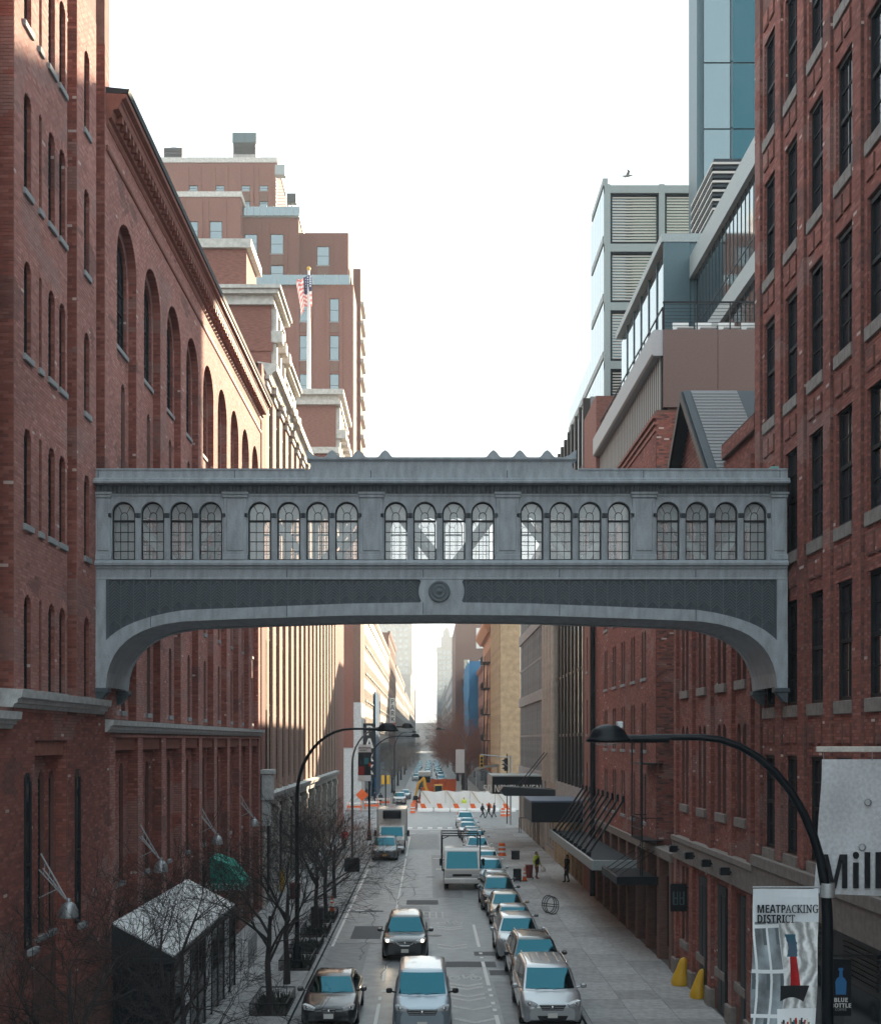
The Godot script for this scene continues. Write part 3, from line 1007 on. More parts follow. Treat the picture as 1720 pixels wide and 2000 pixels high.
# ---------------------------------------------------------------- windows shared by the brick buildings
var win_cache := {}
func slit_window(p: Node3D, u: float, y0: float, y1: float, w: float, arch: bool, z: float, glass: Material, sill := true, rails := 1, cols := 1) -> void:
	var key := "%.2f %.2f %s %d %d" % [w, y1 - y0, arch, rails, cols]
	if not win_cache.has(key):
		var h := y1 - y0
		var f := MB.new()
		var t := clampf(w * 0.07, 0.03, 0.07)
		var top := h - (w * 0.5 if arch else 0.0)
		f.box(-w * 0.5, 0, -0.05, -w * 0.5 + t, top, 0.02); f.box(w * 0.5 - t, 0, -0.05, w * 0.5, top, 0.02)
		f.box(-w * 0.5, 0.0, -0.052, w * 0.5, t, 0.023)
		for k in rails:
			var yy := top * (k + 1) / (rails + 1.0)
			f.box(-w * 0.5 + t, yy - 0.022, -0.04, w * 0.5 - t, yy + 0.022, 0.015)
		for k in range(1, cols):
			f.box(-w * 0.5 + w * k / cols - 0.014, t, -0.04, -w * 0.5 + w * k / cols + 0.014, top, 0.012)
		if arch:
			for i in 8:
				var a0 := PI * i / 8; var a1 := PI * (i + 1) / 8
				var g := func(q: float, a: float): return Vector3(q * cos(a), top + q * sin(a), 0.02)
				f.quad(g.call(w * 0.5 - t, a0), g.call(w * 0.5 - t, a1), g.call(w * 0.5, a1), g.call(w * 0.5, a0))
		else:
			f.box(-w * 0.5, h - t, -0.052, w * 0.5, h, 0.023)
		var q := MB.new()
		var pl := PackedVector2Array([Vector2(-w * 0.5 + 0.005, 0.005), Vector2(w * 0.5 - 0.005, 0.005)])
		if arch:
			for i in 9: pl.append(Vector2((w * 0.5 - 0.005) * cos(PI * i / 8), top + (w * 0.5 - 0.005) * sin(PI * i / 8)))
		else:
			pl.append(Vector2(w * 0.5 - 0.005, h - 0.005)); pl.append(Vector2(-w * 0.5 + 0.005, h - 0.005))
		q.prism(pl, -0.03, -0.012)
		var s := MB.new()
		s.cbox(-w * 0.5 - 0.07, -0.15, -0.05, w * 0.5 + 0.07, -0.005, 0.07, 0.012)
		win_cache[key] = [f.mesh(), q.mesh(), s.mesh()]
	var c = win_cache[key]
	var o := part(p, "window", c[0], M.plastic)
	o.position = Vector3(u, y0, z)
	part(o, "pane", c[1], glass)
	if sill:
		var sl := part(p, "sill", c[2], M.sill)
		sl.position = Vector3(u, y0, z + WIN_IN)

const WIN_IN := 0.11

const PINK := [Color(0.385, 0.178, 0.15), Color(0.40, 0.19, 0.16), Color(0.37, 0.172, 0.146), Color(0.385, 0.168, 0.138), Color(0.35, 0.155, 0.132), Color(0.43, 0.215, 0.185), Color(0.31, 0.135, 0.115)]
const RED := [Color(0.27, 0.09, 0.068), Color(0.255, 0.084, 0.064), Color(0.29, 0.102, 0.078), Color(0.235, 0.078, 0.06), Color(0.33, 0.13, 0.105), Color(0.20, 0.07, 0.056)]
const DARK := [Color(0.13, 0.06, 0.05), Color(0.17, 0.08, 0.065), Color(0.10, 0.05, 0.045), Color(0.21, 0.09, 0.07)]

func jamb(bl: Array, at: Vector3, depth: float, v0: float, v1: float, pal: Array) -> void:
	# bricks on a reveal that faces back towards local -x (z runs outwards from at.z)
	lay(bl, Transform3D(Basis(Vector3(0, 0, -1), Vector3(0, 1, 0), Vector3(-1, 0, 0)), Vector3(at.x, 0, 0)), -(at.z + depth), -at.z, v0, v1, [], pal)

func jamb_r(bl: Array, at: Vector3, depth: float, v0: float, v1: float, pal: Array) -> void:
	# the same on a reveal that faces local +x
	lay(bl, Transform3D(Basis(Vector3(0, 0, -1), Vector3(0, 1, 0), Vector3(1, 0, 0)), Vector3(at.x, 0, 0)), -(at.z + depth), -at.z, v0, v1, [], pal)

func body_box(p: Node3D, u0: float, u1: float, y1: float, back: float, m: Material, front := -0.6, y0 := 0.0) -> void:
	var b := MB.new()
	b.box(u0, y0, -back, u1, y1, front)
	part(p, "core", b, m)

# ---------------------------------------------------------------- left side
func make_tower_wing() -> void:
	var b := building("brick_warehouse", "near brick warehouse wing with narrow slit windows left of the bridge", -1, 6.0, LX)
	var bl := []
	var top := 31.0
	var wall_mb := MB.new()
	# upper wall: projecting strips [d0, d1, out], with deep slots between them
	var strips := [[6.0, 25.35], [26.45, 30.35], [31.2, 33.0], [33.9, 34.4]]
	var T0 := Transform3D.IDENTITY
	var rows := [[10.35, 12.45], [14.0, 16.15], [17.75, 19.85], [21.4, 23.6], [25.1, 27.2]]
	var cols := [[22.5], [23.6], [27.35], [28.25], [29.1], [29.95], [32.1]]
	for si in strips.size():
		var s = strips[si]
		var hs := []
		for c in cols:
			if c[0] > s[0] and c[0] < s[1]:
				var w := 0.2 if absf(c[0] - 28.25) < 0.01 else 0.5
				for r in rows:
					hs.append(hole(c[0], w, r[0], r[1], 1))
					slit_window(b, U(c[0]), r[0], r[1], w, true, -WIN_IN, M.glass_dark)
		wall_mb.wall(U(s[0]), U(s[1]), 9.8, top, 0.0, hs, WIN_IN)
		# sides of the strip
		wall_mb.quad(Vector3(U(s[0]), 9.8, -0.3), Vector3(U(s[0]), top, -0.3), Vector3(U(s[0]), top, 0), Vector3(U(s[0]), 9.8, 0))
		wall_mb.quad(Vector3(U(s[1]), 9.8, 0), Vector3(U(s[1]), top, 0), Vector3(U(s[1]), top, -0.3), Vector3(U(s[1]), 9.8, -0.3))
		lay(bl, T0, maxf(U(s[0]), U(22.0)), U(s[1]), 9.8, 28.5, hs, PINK)
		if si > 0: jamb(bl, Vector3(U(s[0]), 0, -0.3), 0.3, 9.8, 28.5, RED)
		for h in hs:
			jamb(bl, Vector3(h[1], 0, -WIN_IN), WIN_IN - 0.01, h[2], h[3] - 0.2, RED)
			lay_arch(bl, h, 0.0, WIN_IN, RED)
	wall_mb.wall(U(6.0), U(34.4), 9.8, top, -0.3, [], 0.1)
	part(b, "wall", wall_mb, M.mortar_pink)
	# stone band: high on the bay, lower to its left
	var bd := MB.new()
	bd.run([[-0.3, 9.92], [0.06, 9.92], [0.10, 10.0], [0.16, 10.02], [0.17, 10.10], [0.26, 10.14], [0.28, 10.30], [-0.3, 10.34]], U(26.2), U(33.6))
	part(b, "stone_band", bd, M.white_stone)
	var bd2 := MB.new()
	bd2.run([[-0.3, 9.46], [0.06, 9.46], [0.10, 9.54], [0.16, 9.56], [0.17, 9.62], [0.26, 9.66], [0.28, 9.82], [-0.3, 9.86]], U(6.0), U(26.18))
	part(b, "stone_band", bd2, M.white_stone)
	# lower wall with sunk panels and dentils
	var lw := MB.new()
	var ph := [hole(29.1, 2.5, 1.2, 9.2), hole(23.6, 2.4, 1.2, 9.2)]
	lw.wall(U(6.0), U(34.4), 0.0, 9.92, 0.0, ph, 0.28)
	var ins := []
	for c in [22.9, 24.2, 28.4, 29.2, 30.0]:
		ins.append(hole(c, 0.45, 4.6, 8.5, 1))
		slit_window(b, U(c), 4.6, 8.5, 0.45, true, -0.28 - WIN_IN, M.glass_dark)
	for c in [27.3, 31.2]:
		slit_window(b, U(c), 4.6, 8.5, 0.42, true, 0.03, M.glass_dark)
	lw.wall(U(6.0), U(34.4), 0.0, 9.9, -0.28, ins, WIN_IN)
	part(b, "lower_wall", lw, M.mortar_red)
	lay(bl, T0, U(22.0), U(34.4), 3.0, 9.9, ph, RED)
	for h in ph:
		jamb(bl, Vector3(h[1], 0, -0.28), 0.27, 3.0, 9.2, RED)
		var dm := MB.new()
		var x: float = h[0] + 0.03
		while x < h[1] - 0.08:
			dm.box(x, 8.86, -0.28, x + 0.075, 9.19, -0.05)
			x += 0.12
		part(b, "dentil_course", dm, M.terracotta)
	lay(bl, Transform3D(Basis.IDENTITY, Vector3(0, 0, -0.28)), ph[0][0], ph[0][1], 4.0, 8.86, ins, RED)
	body_box(b, U(6.0), U(34.4), top, 8.0, M.mortar_red)
	commit_bricks(b, bl)

func make_arcade_wing() -> void:
	var b := building("arcaded_warehouse", "sunlit pink brick warehouse with giant arched bays under a heavy dark cornice", -1, 34.4, LX)
	var bl := []
	var nb := 9
	var bay := 3.38
	var d0 := 34.4
	var d1 := d0 + nb * bay + 0.6
	var top := 26.6
	var w0 := MB.new()
	var outer := []
	for i in nb:
		var c := d0 + 0.3 + (i + 0.5) * bay
		outer.append(hole(c, 2.36, 9.8, 24.4, 1))
	w0.wall(0.0, U(d1), 9.8, top, 0.0, outer, 0.24, 9)
	part(b, "wall", w0, M.mortar_pink)
	lay(bl, Transform3D.IDENTITY, 0.0, U(d1), 9.8, 26.5, outer, PINK)
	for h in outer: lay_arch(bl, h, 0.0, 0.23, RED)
	# sunk panels in each arch: big arched window on top, pairs of slit windows below
	var w1 := MB.new()
	for i in nb:
		var c := d0 + 0.3 + (i + 0.5) * bay
		var hs := [hole(c, 1.9, 20.85, 24.15, 1)]
		for r in [[10.1, 12.5], [13.6, 16.2], [17.2, 19.9]]:
			for q in [-0.5, 0.5]:
				hs.append(hole(c + q, 0.46, r[0], r[1], 1))
				slit_window(b, U(c + q), r[0], r[1], 0.46, true, -0.24 - WIN_IN, M.glass_dark)
		w1.wall(U(c) - 1.2, U(c) + 1.2, 9.8, 24.5, -0.24, hs, WIN_IN, 8)
		lay(bl, Transform3D(Basis.IDENTITY, Vector3(0, 0, -0.24)), U(c) - 1.18, U(c) + 1.18, 9.8, 23.3, hs, PINK)
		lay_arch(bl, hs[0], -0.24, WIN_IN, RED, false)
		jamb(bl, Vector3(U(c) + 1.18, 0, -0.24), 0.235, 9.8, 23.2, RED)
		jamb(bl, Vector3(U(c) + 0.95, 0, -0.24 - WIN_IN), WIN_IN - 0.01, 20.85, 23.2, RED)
		slit_window(b, U(c), 20.85, 24.15, 1.9, true, -0.24 - WIN_IN, M.glass_dark, true, 3, 4)
	part(b, "panel_wall", w1, M.mortar_pink)
	# string course, cornice with gutter
	var sc := MB.new()
	sc.run([[-0.1, 25.55], [0.04, 25.55], [0.07, 25.60], [0.07, 25.68], [0.0, 25.70], [-0.1, 25.70]], -0.4, U(d1))
	part(b, "string_course", sc, M.terracotta)
	var cn := MB.new()
	cn.run([[-0.3, 26.25], [0.03, 26.25], [0.07, 26.32], [0.07, 26.42], [0.16, 26.46], [0.20, 26.60], [0.20, 26.66], [0.36, 26.70], [0.40, 26.84], [0.44, 26.88], [0.44, 26.94], [0.56, 27.0], [0.58, 27.10], [-0.3, 27.14]], -0.4, U(d1) + 0.2)
	part(b, "cornice", cn, M.terracotta)
	var x := 0.1
	var md := MB.new()
	md.box(-0.07, 26.50, 0.18, 0.07, 26.68, 0.36)
	var mdm := md.mesh()
	while x < U(d1):
		var q := part(b, "modillion", mdm, M.terracotta)
		q.position.x = x
		x += 0.42
	var gt := MB.new()
	gt.run([[0.36, 27.12], [0.62, 27.12], [0.66, 27.24], [0.60, 27.24], [-0.6, 27.36], [-0.6, 27.14]], -0.4, U(d1) + 0.25)
	part(b, "gutter", gt, M.dark_metal)
	# lower storeys: band, corbelled dentils, piers
	var bd := MB.new()
	bd.run([[-0.3, 9.44], [0.06, 9.44], [0.10, 9.50], [0.14, 9.52], [0.15, 9.60], [0.24, 9.64], [0.26, 9.78], [-0.3, 9.82]], -0.5, U(d1))
	part(b, "stone_band", bd, M.white_stone)
	var lo := []
	for i in nb:
		lo.append(hole(d0 + 0.3 + (i + 0.5) * bay, 2.72, 0.3, 9.3))
	var lw := MB.new()
	lw.wall(0.0, U(d1), 0.0, 9.44, 0.0, lo, 0.3)
	part(b, "lower_wall", lw, M.mortar_red)
	lay(bl, Transform3D.IDENTITY, 0.0, U(d1), 2.0, 9.44, lo, PINK)
	var lp := MB.new()
	for i in nb:
		var c := d0 + 0.3 + (i + 0.5) * bay
		var hs := []
		for q in [-0.52, 0.52]:
			hs.append(hole(c + q, 0.48, 5.0, 8.55, 1))
			slit_window(b, U(c + q), 5.0, 8.55, 0.48, true, -0.3 - WIN_IN, M.glass_dark)
			hs.append(hole(c + q, 0.6, 0.9, 4.1, 0))
			slit_window(b, U(c + q), 0.9, 4.1, 0.6, false, -0.3 - WIN_IN, M.glass_dark)
		lp.wall(U(c) - 1.38, U(c) + 1.38, 0.0, 9.35, -0.3, hs, WIN_IN)
		lay(bl, Transform3D(Basis.IDENTITY, Vector3(0, 0, -0.3)), U(c) - 1.36, U(c) + 1.36, 3.0, 8.9, hs, RED)
		jamb(bl, Vector3(U(c) + 1.36, 0, -0.3), 0.29, 2.0, 9.3, RED)
		var dm := MB.new()
		var dx := -1.33
		while dx < 1.28:
			dm.box(U(c) + dx, 8.93, -0.3, U(c) + dx + 0.075, 9.29, -0.06)
			dx += 0.125
		part(b, "dentil_course", dm, M.terracotta)
	part(b, "lower_panel_wall", lp, M.mortar_red)
	body_box(b, 0.0, U(d1), 26.6, 9.0, M.mortar_red)
	var rf := MB.new()
	rf.box(-0.4, 26.6, -9.0, U(d1), 27.3, -0.5)
	part(b, "roof", rf, M.dark_metal)
	commit_bricks(b, bl, 300)

# a plain wall with regular windows, every one a part; local frame of p
func window_block(p: Node3D, u0: float, u1: float, y0: float, y1: float, z: float, xs: Array, rows: Array, w: float, m: Material, glass: Material, arch := false, back := 8.0, rails := 1, sill := true, cols := 1, reveal := WIN_IN) -> void:
	var hs := []
	for x in xs:
		for r in rows:
			hs.append([x - w * 0.5, x + w * 0.5, r[0], r[1], 1 if arch else 0])
			slit_window(p, x, r[0], r[1], w, arch, z - reveal, glass, sill, rails, cols)
	var mb := MB.new()
	mb.wall(u0, u1, y0, y1, z, hs, reveal + 0.02, 4)
	part(p, "wall", mb, m)
	var bx := MB.new()
	bx.box(u0, y0, z - back, u1, y1, z - 0.32)
	part(p, "core", bx, m)
	for q in [[u0, 1], [u1, 0]]:       # returns between face and core
		var r := MB.new()
		if q[1]: r.quad(Vector3(u0, y0, z - 0.33), Vector3(u0, y1, z - 0.33), Vector3(u0, y1, z), Vector3(u0, y0, z))
		else: r.quad(Vector3(u1, y0, z), Vector3(u1, y1, z), Vector3(u1, y1, z - 0.33), Vector3(u1, y0, z - 0.33))
		r.quad(Vector3(u0, y1, z), Vector3(u0, y1, z - 0.33), Vector3(u1, y1, z - 0.33), Vector3(u1, y1, z))
		part(p, "wall_return", r, m)
		if not q[1]: break

func make_ribbed_building() -> void:
	# tall brick piers running up the street wall, ornate white cornices
	var b := building("ribbed_brick_building", "long brick building of close vertical piers beyond the arcaded warehouse", -1, 66.0, LX)
	var d1 := 119.0
	var top := 29.5
	var n := 16
	var w := (d1 - 68.0) / n
	var bk := MB.new()
	bk.box(0.0, 6.2, -9.0, U(d1), top, -0.2)
	part(b, "core", bk, M.brick_brown)
	var e := MB.new()
	e.box(0.0, 0.0, -0.45, U(68.2), top, 0.0)
	part(b, "end_pier", e, M.brick_far)
	var rib := MB.new()
	rib.cbox(-0.75, 6.3, -0.45, 0.75, top - 0.8, 0.0, 0.02)
	var rm := rib.mesh()
	var rows := []
	for k in 5: rows.append([6.9 + k * 4.3, 10.7 + k * 4.3])
	for i in n + 1:
		var q := part(b, "pier", rm, M.rib_brick)
		q.position.x = U(68.3 + i * w)
		if i < n:
			for r in rows:
				slit_window(b, U(68.3 + (i + 0.5) * w), r[0], r[1], w - 1.56, false, -0.17, M.glass_dark, false, 1)
	var ca := MB.new()
	ca.cbox(-0.82, top - 0.8, -0.4, 0.82, top - 0.45, 0.12, 0.03)
	ca.cbox(-0.9, top - 0.45, -0.4, 0.9, top - 0.2, 0.24, 0.03)
	var cam := ca.mesh()
	for i in n + 1:
		var q := part(b, "capital", cam, M.limestone)
		q.position.x = U(68.3 + i * w)
	var co := MB.new()
	co.run([[-0.5, top - 0.2], [0.2, top - 0.2], [0.35, top + 0.1], [0.55, top + 0.2], [0.6, top + 0.55], [-0.5, top + 0.7]], U(68.0), U(d1))
	part(b, "cornice", co, M.limestone)
	# shop storey with stone entablature
	var en := MB.new()
	en.run([[-0.5, 5.6], [0.1, 5.6], [0.14, 5.9], [0.34, 6.05], [0.42, 6.3], [-0.5, 6.4]], U(66.4), U(d1))
	part(b, "entablature", en, M.white_stone)
	for i in 10:
		var d := 66.4 + i * 5.8
		var pr := MB.new()
		pr.cbox(U(d), 0.0, -0.4, U(d) + 0.8, 5.6, 0.12, 0.03)
		pr.cbox(U(d) - 0.05, 5.0, -0.4, U(d) + 0.85, 5.4, 0.2, 0.03)
		part(b, "shop_pier", pr, M.limestone)
		var sg := MB.new()
		sg.box(U(d) + 0.8, 0.5, -0.42, U(d) + 5.8, 5.6, -0.3)
		for k in 3: sg.box(U(d) + 0.8 + k * 1.7, 0.5, -0.3, U(d) + 0.9 + k * 1.7, 5.6, -0.2)
		part(b, "shop_window", sg, M.glass_dark)
	var bs2 := MB.new()
	bs2.box(0.0, 0.0, -9.0, U(d1), 6.2, -0.44)
	part(b, "shop_core", bs2, M.brick_brown)
	var pier := MB.new()
	pier.cbox(0.0, 6.0, -0.3, 0.9, 7.4, 0.55, 0.03); pier.cbox(0.1, 4.6, -0.3, 0.8, 6.0, 0.4, 0.03); pier.cbox(-0.08, 7.4, -0.3, 0.98, 7.65, 0.65, 0.03)
	part(b, "corner_block", pier, M.white_stone)

	# front pavilion: side wall faces the camera, stepped cornices
	var p := building("ornate_pavilion", "brick corner pavilion with white stepped cornices rising above the arcaded warehouse end", -1, 70.0, LX)
	for q in [[0.0, 5.0, 35.0], [5.0, 11.0, 32.4]]:
		var m := MB.new()
		m.box(q[0], 29.0, -9.0, q[1], q[2] - 1.0, -0.02)
		part(p, "wall", m, M.brick_far)
		var c := MB.new()
		var h: float = q[2]
		c.box(q[0] - 0.2, h - 1.0, -9.2, q[1] + 0.2, h - 0.8, 0.2)
		c.box(q[0] - 0.12, h - 0.8, -9.2, q[1] + 0.15, h - 0.45, 0.14)
		c.box(q[0] - 0.45, h - 0.45, -9.2, q[1] + 0.35, h - 0.2, 0.45)
		c.box(q[0] - 0.6, h - 0.2, -9.2, q[1] + 0.45, h, 0.6)
		part(p, "cornice", c, M.limestone)
	for k in 6:
		var r := MB.new()
		r.cbox(0.2 + k * 1.95, 29.0, -0.1, 0.75 + k * 1.95, 33.9 if k < 3 else 31.3, 0.28, 0.03)
		part(p, "pilaster", r, M.limestone)
		var s := MB.new()
		s.cbox(0.05 + k * 1.95, 31.9 if k < 3 else 29.6, -0.1, 0.9 + k * 1.95, 32.6 if k < 3 else 30.3, 0.62, 0.05)
		part(p, "bracket", s, M.limestone)
	var b2 := MB.new()
	b2.box(-0.06, 31.4, -9.0, 0.02, 31.9, 0.1)
	b2.box(-0.1, 35.0, -7.5, 4.0, 37.2, -1.4)
	part(p, "attic", b2, M.brick_far)
	var at := MB.new()
	at.box(-0.3, 37.2, -7.7, 4.2, 37.7, -1.1)
	part(p, "attic_coping", at, M.limestone)
	var pip := MB.new()
	pip.bar(Vector3(-0.25, 31.0, -4.5), Vector3(-0.25, 34.6, -4.5), 0.12)
	pip.bar(Vector3(-0.25, 33.9, -4.5), Vector3(-0.25, 33.9, -7.0), 0.1)
	part(p, "vent_pipe", pip, M.steel)

	# rear pavilion with flagpole on its roof
	var r2 := building("flag_pavilion", "brick pavilion with white quoins and a dark framed window below the flagpole", -1, 119.0, LX)
	var pv := MB.new()
	pv.box(0.0, 0.0, -12.0, 11.5, 42.4, 0.0)
	part(r2, "wall", pv, M.brick_far)
	for k in 5:
		var s := MB.new()
		s.cbox(0.3 + k * 2.6, 30.0, -0.05, 1.3 + k * 2.6, 41.6, 0.4, 0.05)
		s.cbox(0.1 + k * 2.6, 38.5, -0.05, 1.5 + k * 2.6, 39.4, 1.0, 0.06)
		s.cbox(0.1 + k * 2.6, 34.0, -0.05, 1.5 + k * 2.6, 34.8, 0.9, 0.06)
		part(r2, "quoin_pier", s, M.limestone)
	var cc := MB.new()
	cc.box(-0.4, 41.7, -3.8, 11.9, 42.1, 0.5); cc.box(-0.25, 42.1, -3.8, 11.9, 42.6, 0.35); cc.box(-0.7, 42.6, -4.2, 12.1, 43.1, 0.8)
	cc.box(-0.3, 37.0, -12.0, 0.02, 37.6, 0.3); cc.box(-0.3, 34.6, -5.0, 0.02, 35.2, 0.3)
	part(r2, "cornice", cc, M.limestone)
	var fw := MB.new()
	fw.box(-0.15, 37.0, -6.7, 0.0, 41.8, -3.9)
	part(r2, "window_frame", fw, M.iron)
	for k in 4:
		var g := MB.new()
		g.box(-0.17, 38.4 + (k / 2) * 1.5, -6.55 + (k % 2) * 1.35, -0.14, 39.75 + (k / 2) * 1.5, -5.35 + (k % 2) * 1.35)
		part(r2, "pane", g, M.glass_sky)
	var fp := thing("flagpole", "white flagpole with gilded ball standing on the pavilion roof", "flagpole", Vector3(px(603, 122), 43.3, -122.0))
	var po := MB.new()
	po.tube(PackedVector3Array([Vector3(0, -0.4, 0), Vector3(0, 6, 0), Vector3(0, 12.6, 0)]), PackedFloat32Array([0.24, 0.19, 0.11]), 10)
	part(fp, "pole", po, M.white)
	var bs3 := MB.new()
	for a in 3: bs3.bar(Vector3(cos(a * 2.1) * 1.4, -0.5, sin(a * 2.1) * 1.0), Vector3(0, 0.8, 0), 0.09)
	part(fp, "brace", bs3, M.iron)
	var ba := MB.new()
	ba.lathe([[0.0, 12.55], [0.16, 12.65], [0.2, 12.8], [0.14, 12.95], [0.0, 13.0]], 10)
	part(fp, "finial", ba, M.yellow)
	make_flag(Vector3(px(603, 122), 43.3 + 12.0, -122.0))

func make_flag(at: Vector3) -> void:
	var f := thing("flag", "stars and stripes flag half furled against the white flagpole", "flag", at)
	var cols := {"red_stripe": lin(0.55, 0.12, 0.11), "white_stripe": lin(0.75, 0.75, 0.75), "blue_canton": lin(0.03, 0.05, 0.16)}
	var pos := func(s: float, t: float) -> Vector3:      # s out from the pole 0..1, t down 0..1
		return Vector3(-0.1 - 1.15 * s * (1.0 - 0.45 * t) + 1.5 * maxf(0, 0.35 - s) * 0.8, -2.9 * t - 1.2 * s * s * (0.5 + t * 0.3), 0.35 * sin(s * 9.0 + t * 4.0) + 0.2 * sin(s * 17.0))
	for k in 13:
		var mb := MB.new()
		for i in 10:
			if k < 7 and i < 4: continue
			for j in 2:
				var t0 := (k + j * 0.5) / 13.0; var t1 := (k + 0.5 + j * 0.5) / 13.0
				mb.quad(pos.call(i / 10.0, t1), pos.call(i / 10.0, t0), pos.call((i + 1) / 10.0, t0), pos.call((i + 1) / 10.0, t1))
		part(f, "red_stripe" if k % 2 == 0 else "white_stripe", mb, M.get("flag_%d" % (k % 2)) if M.has("flag_%d" % (k % 2)) else flag_mat(k % 2, cols))
	var ca := MB.new()
	for i in 4:
		for j in 7:
			ca.quad(pos.call(i / 10.0, (j + 1) / 13.0), pos.call(i / 10.0, j / 13.0), pos.call((i + 1) / 10.0, j / 13.0), pos.call((i + 1) / 10.0, (j + 1) / 13.0))
	part(f, "canton", ca, mat("flag_blue", cols.blue_canton, 0.8))
	var st := MB.new()
	for i in 3:
		for j in 5:
			var c: Vector3 = pos.call((i + 0.6) / 10.0, (j + 1.0) / 13.0) + Vector3(0, 0, 0.03)
			st.box(c.x - 0.06, c.y - 0.06, c.z - 0.01, c.x + 0.06, c.y + 0.06, c.z + 0.02)
	part(f, "star", st, M.white)

func flag_mat(k: int, cols: Dictionary) -> Material:
	M["flag_%d" % k] = mat("flag_%d" % k, cols.red_stripe if k == 0 else cols.white_stripe, 0.8)
	M["flag_%d" % k].backlight_enabled = true
	M["flag_%d" % k].backlight = Color(0.5, 0.4, 0.4)
	return M["flag_%d" % k]

# stepped apartment tower beyond the avenue
func tower_block(t: Node3D, p0: float, p1: float, q0: float, q1: float, d: float, cols: Array, rows: Array, m: Material, coping: Material = null, ww := 20.0, back := 14.0) -> void:
	# survey values: left/right and top/bottom edges read at distance d
	var x0 := px(p0, d) - t.position.x; var x1 := px(p1, d) - t.position.x
	var xs := []
	for c in cols: xs.append(px(c, d) - t.position.x)
	var rs := []
	for r in rows: rs.append([py(r[1], d), py(r[0], d)])
	window_block(t, x0, x1, py(q1, d), py(q0, d), -d - t.position.z, xs, rs, ww * d / 2400.0, m, M.glass_sky, false, back, 1, true)
	for c in cols:
		for sg in [-1.0, 1.0]:
			var pr := MB.new()
			var xx: float = px(c + sg * ww * 0.72, d) - t.position.x
			pr.box(xx - 0.22, py(q1, d), -d - t.position.z, xx + 0.22, py(q0, d) - 0.6, -d - t.position.z + 0.16)
			part(t, "brick_pier", pr, m)
		for i in rows.size():
			var sp := MB.new()
			var xc: float = px(c, d) - t.position.x
			sp.box(xc - ww * d / 5200.0, py(rows[i][1], d) - 1.5, -d - t.position.z, xc + ww * d / 5200.0, py(rows[i][1], d) - 0.3, -d - t.position.z + 0.05)
			part(t, "spandrel", sp, M.brick_brown)
	if coping:
		var c := MB.new()
		c.box(x0 - 0.15, py(q0, d), -d - t.position.z - back, x1 + 0.15, py(q0, d) + 0.7, -d - t.position.z + 0.15)
		part(t, "coping", c, coping)

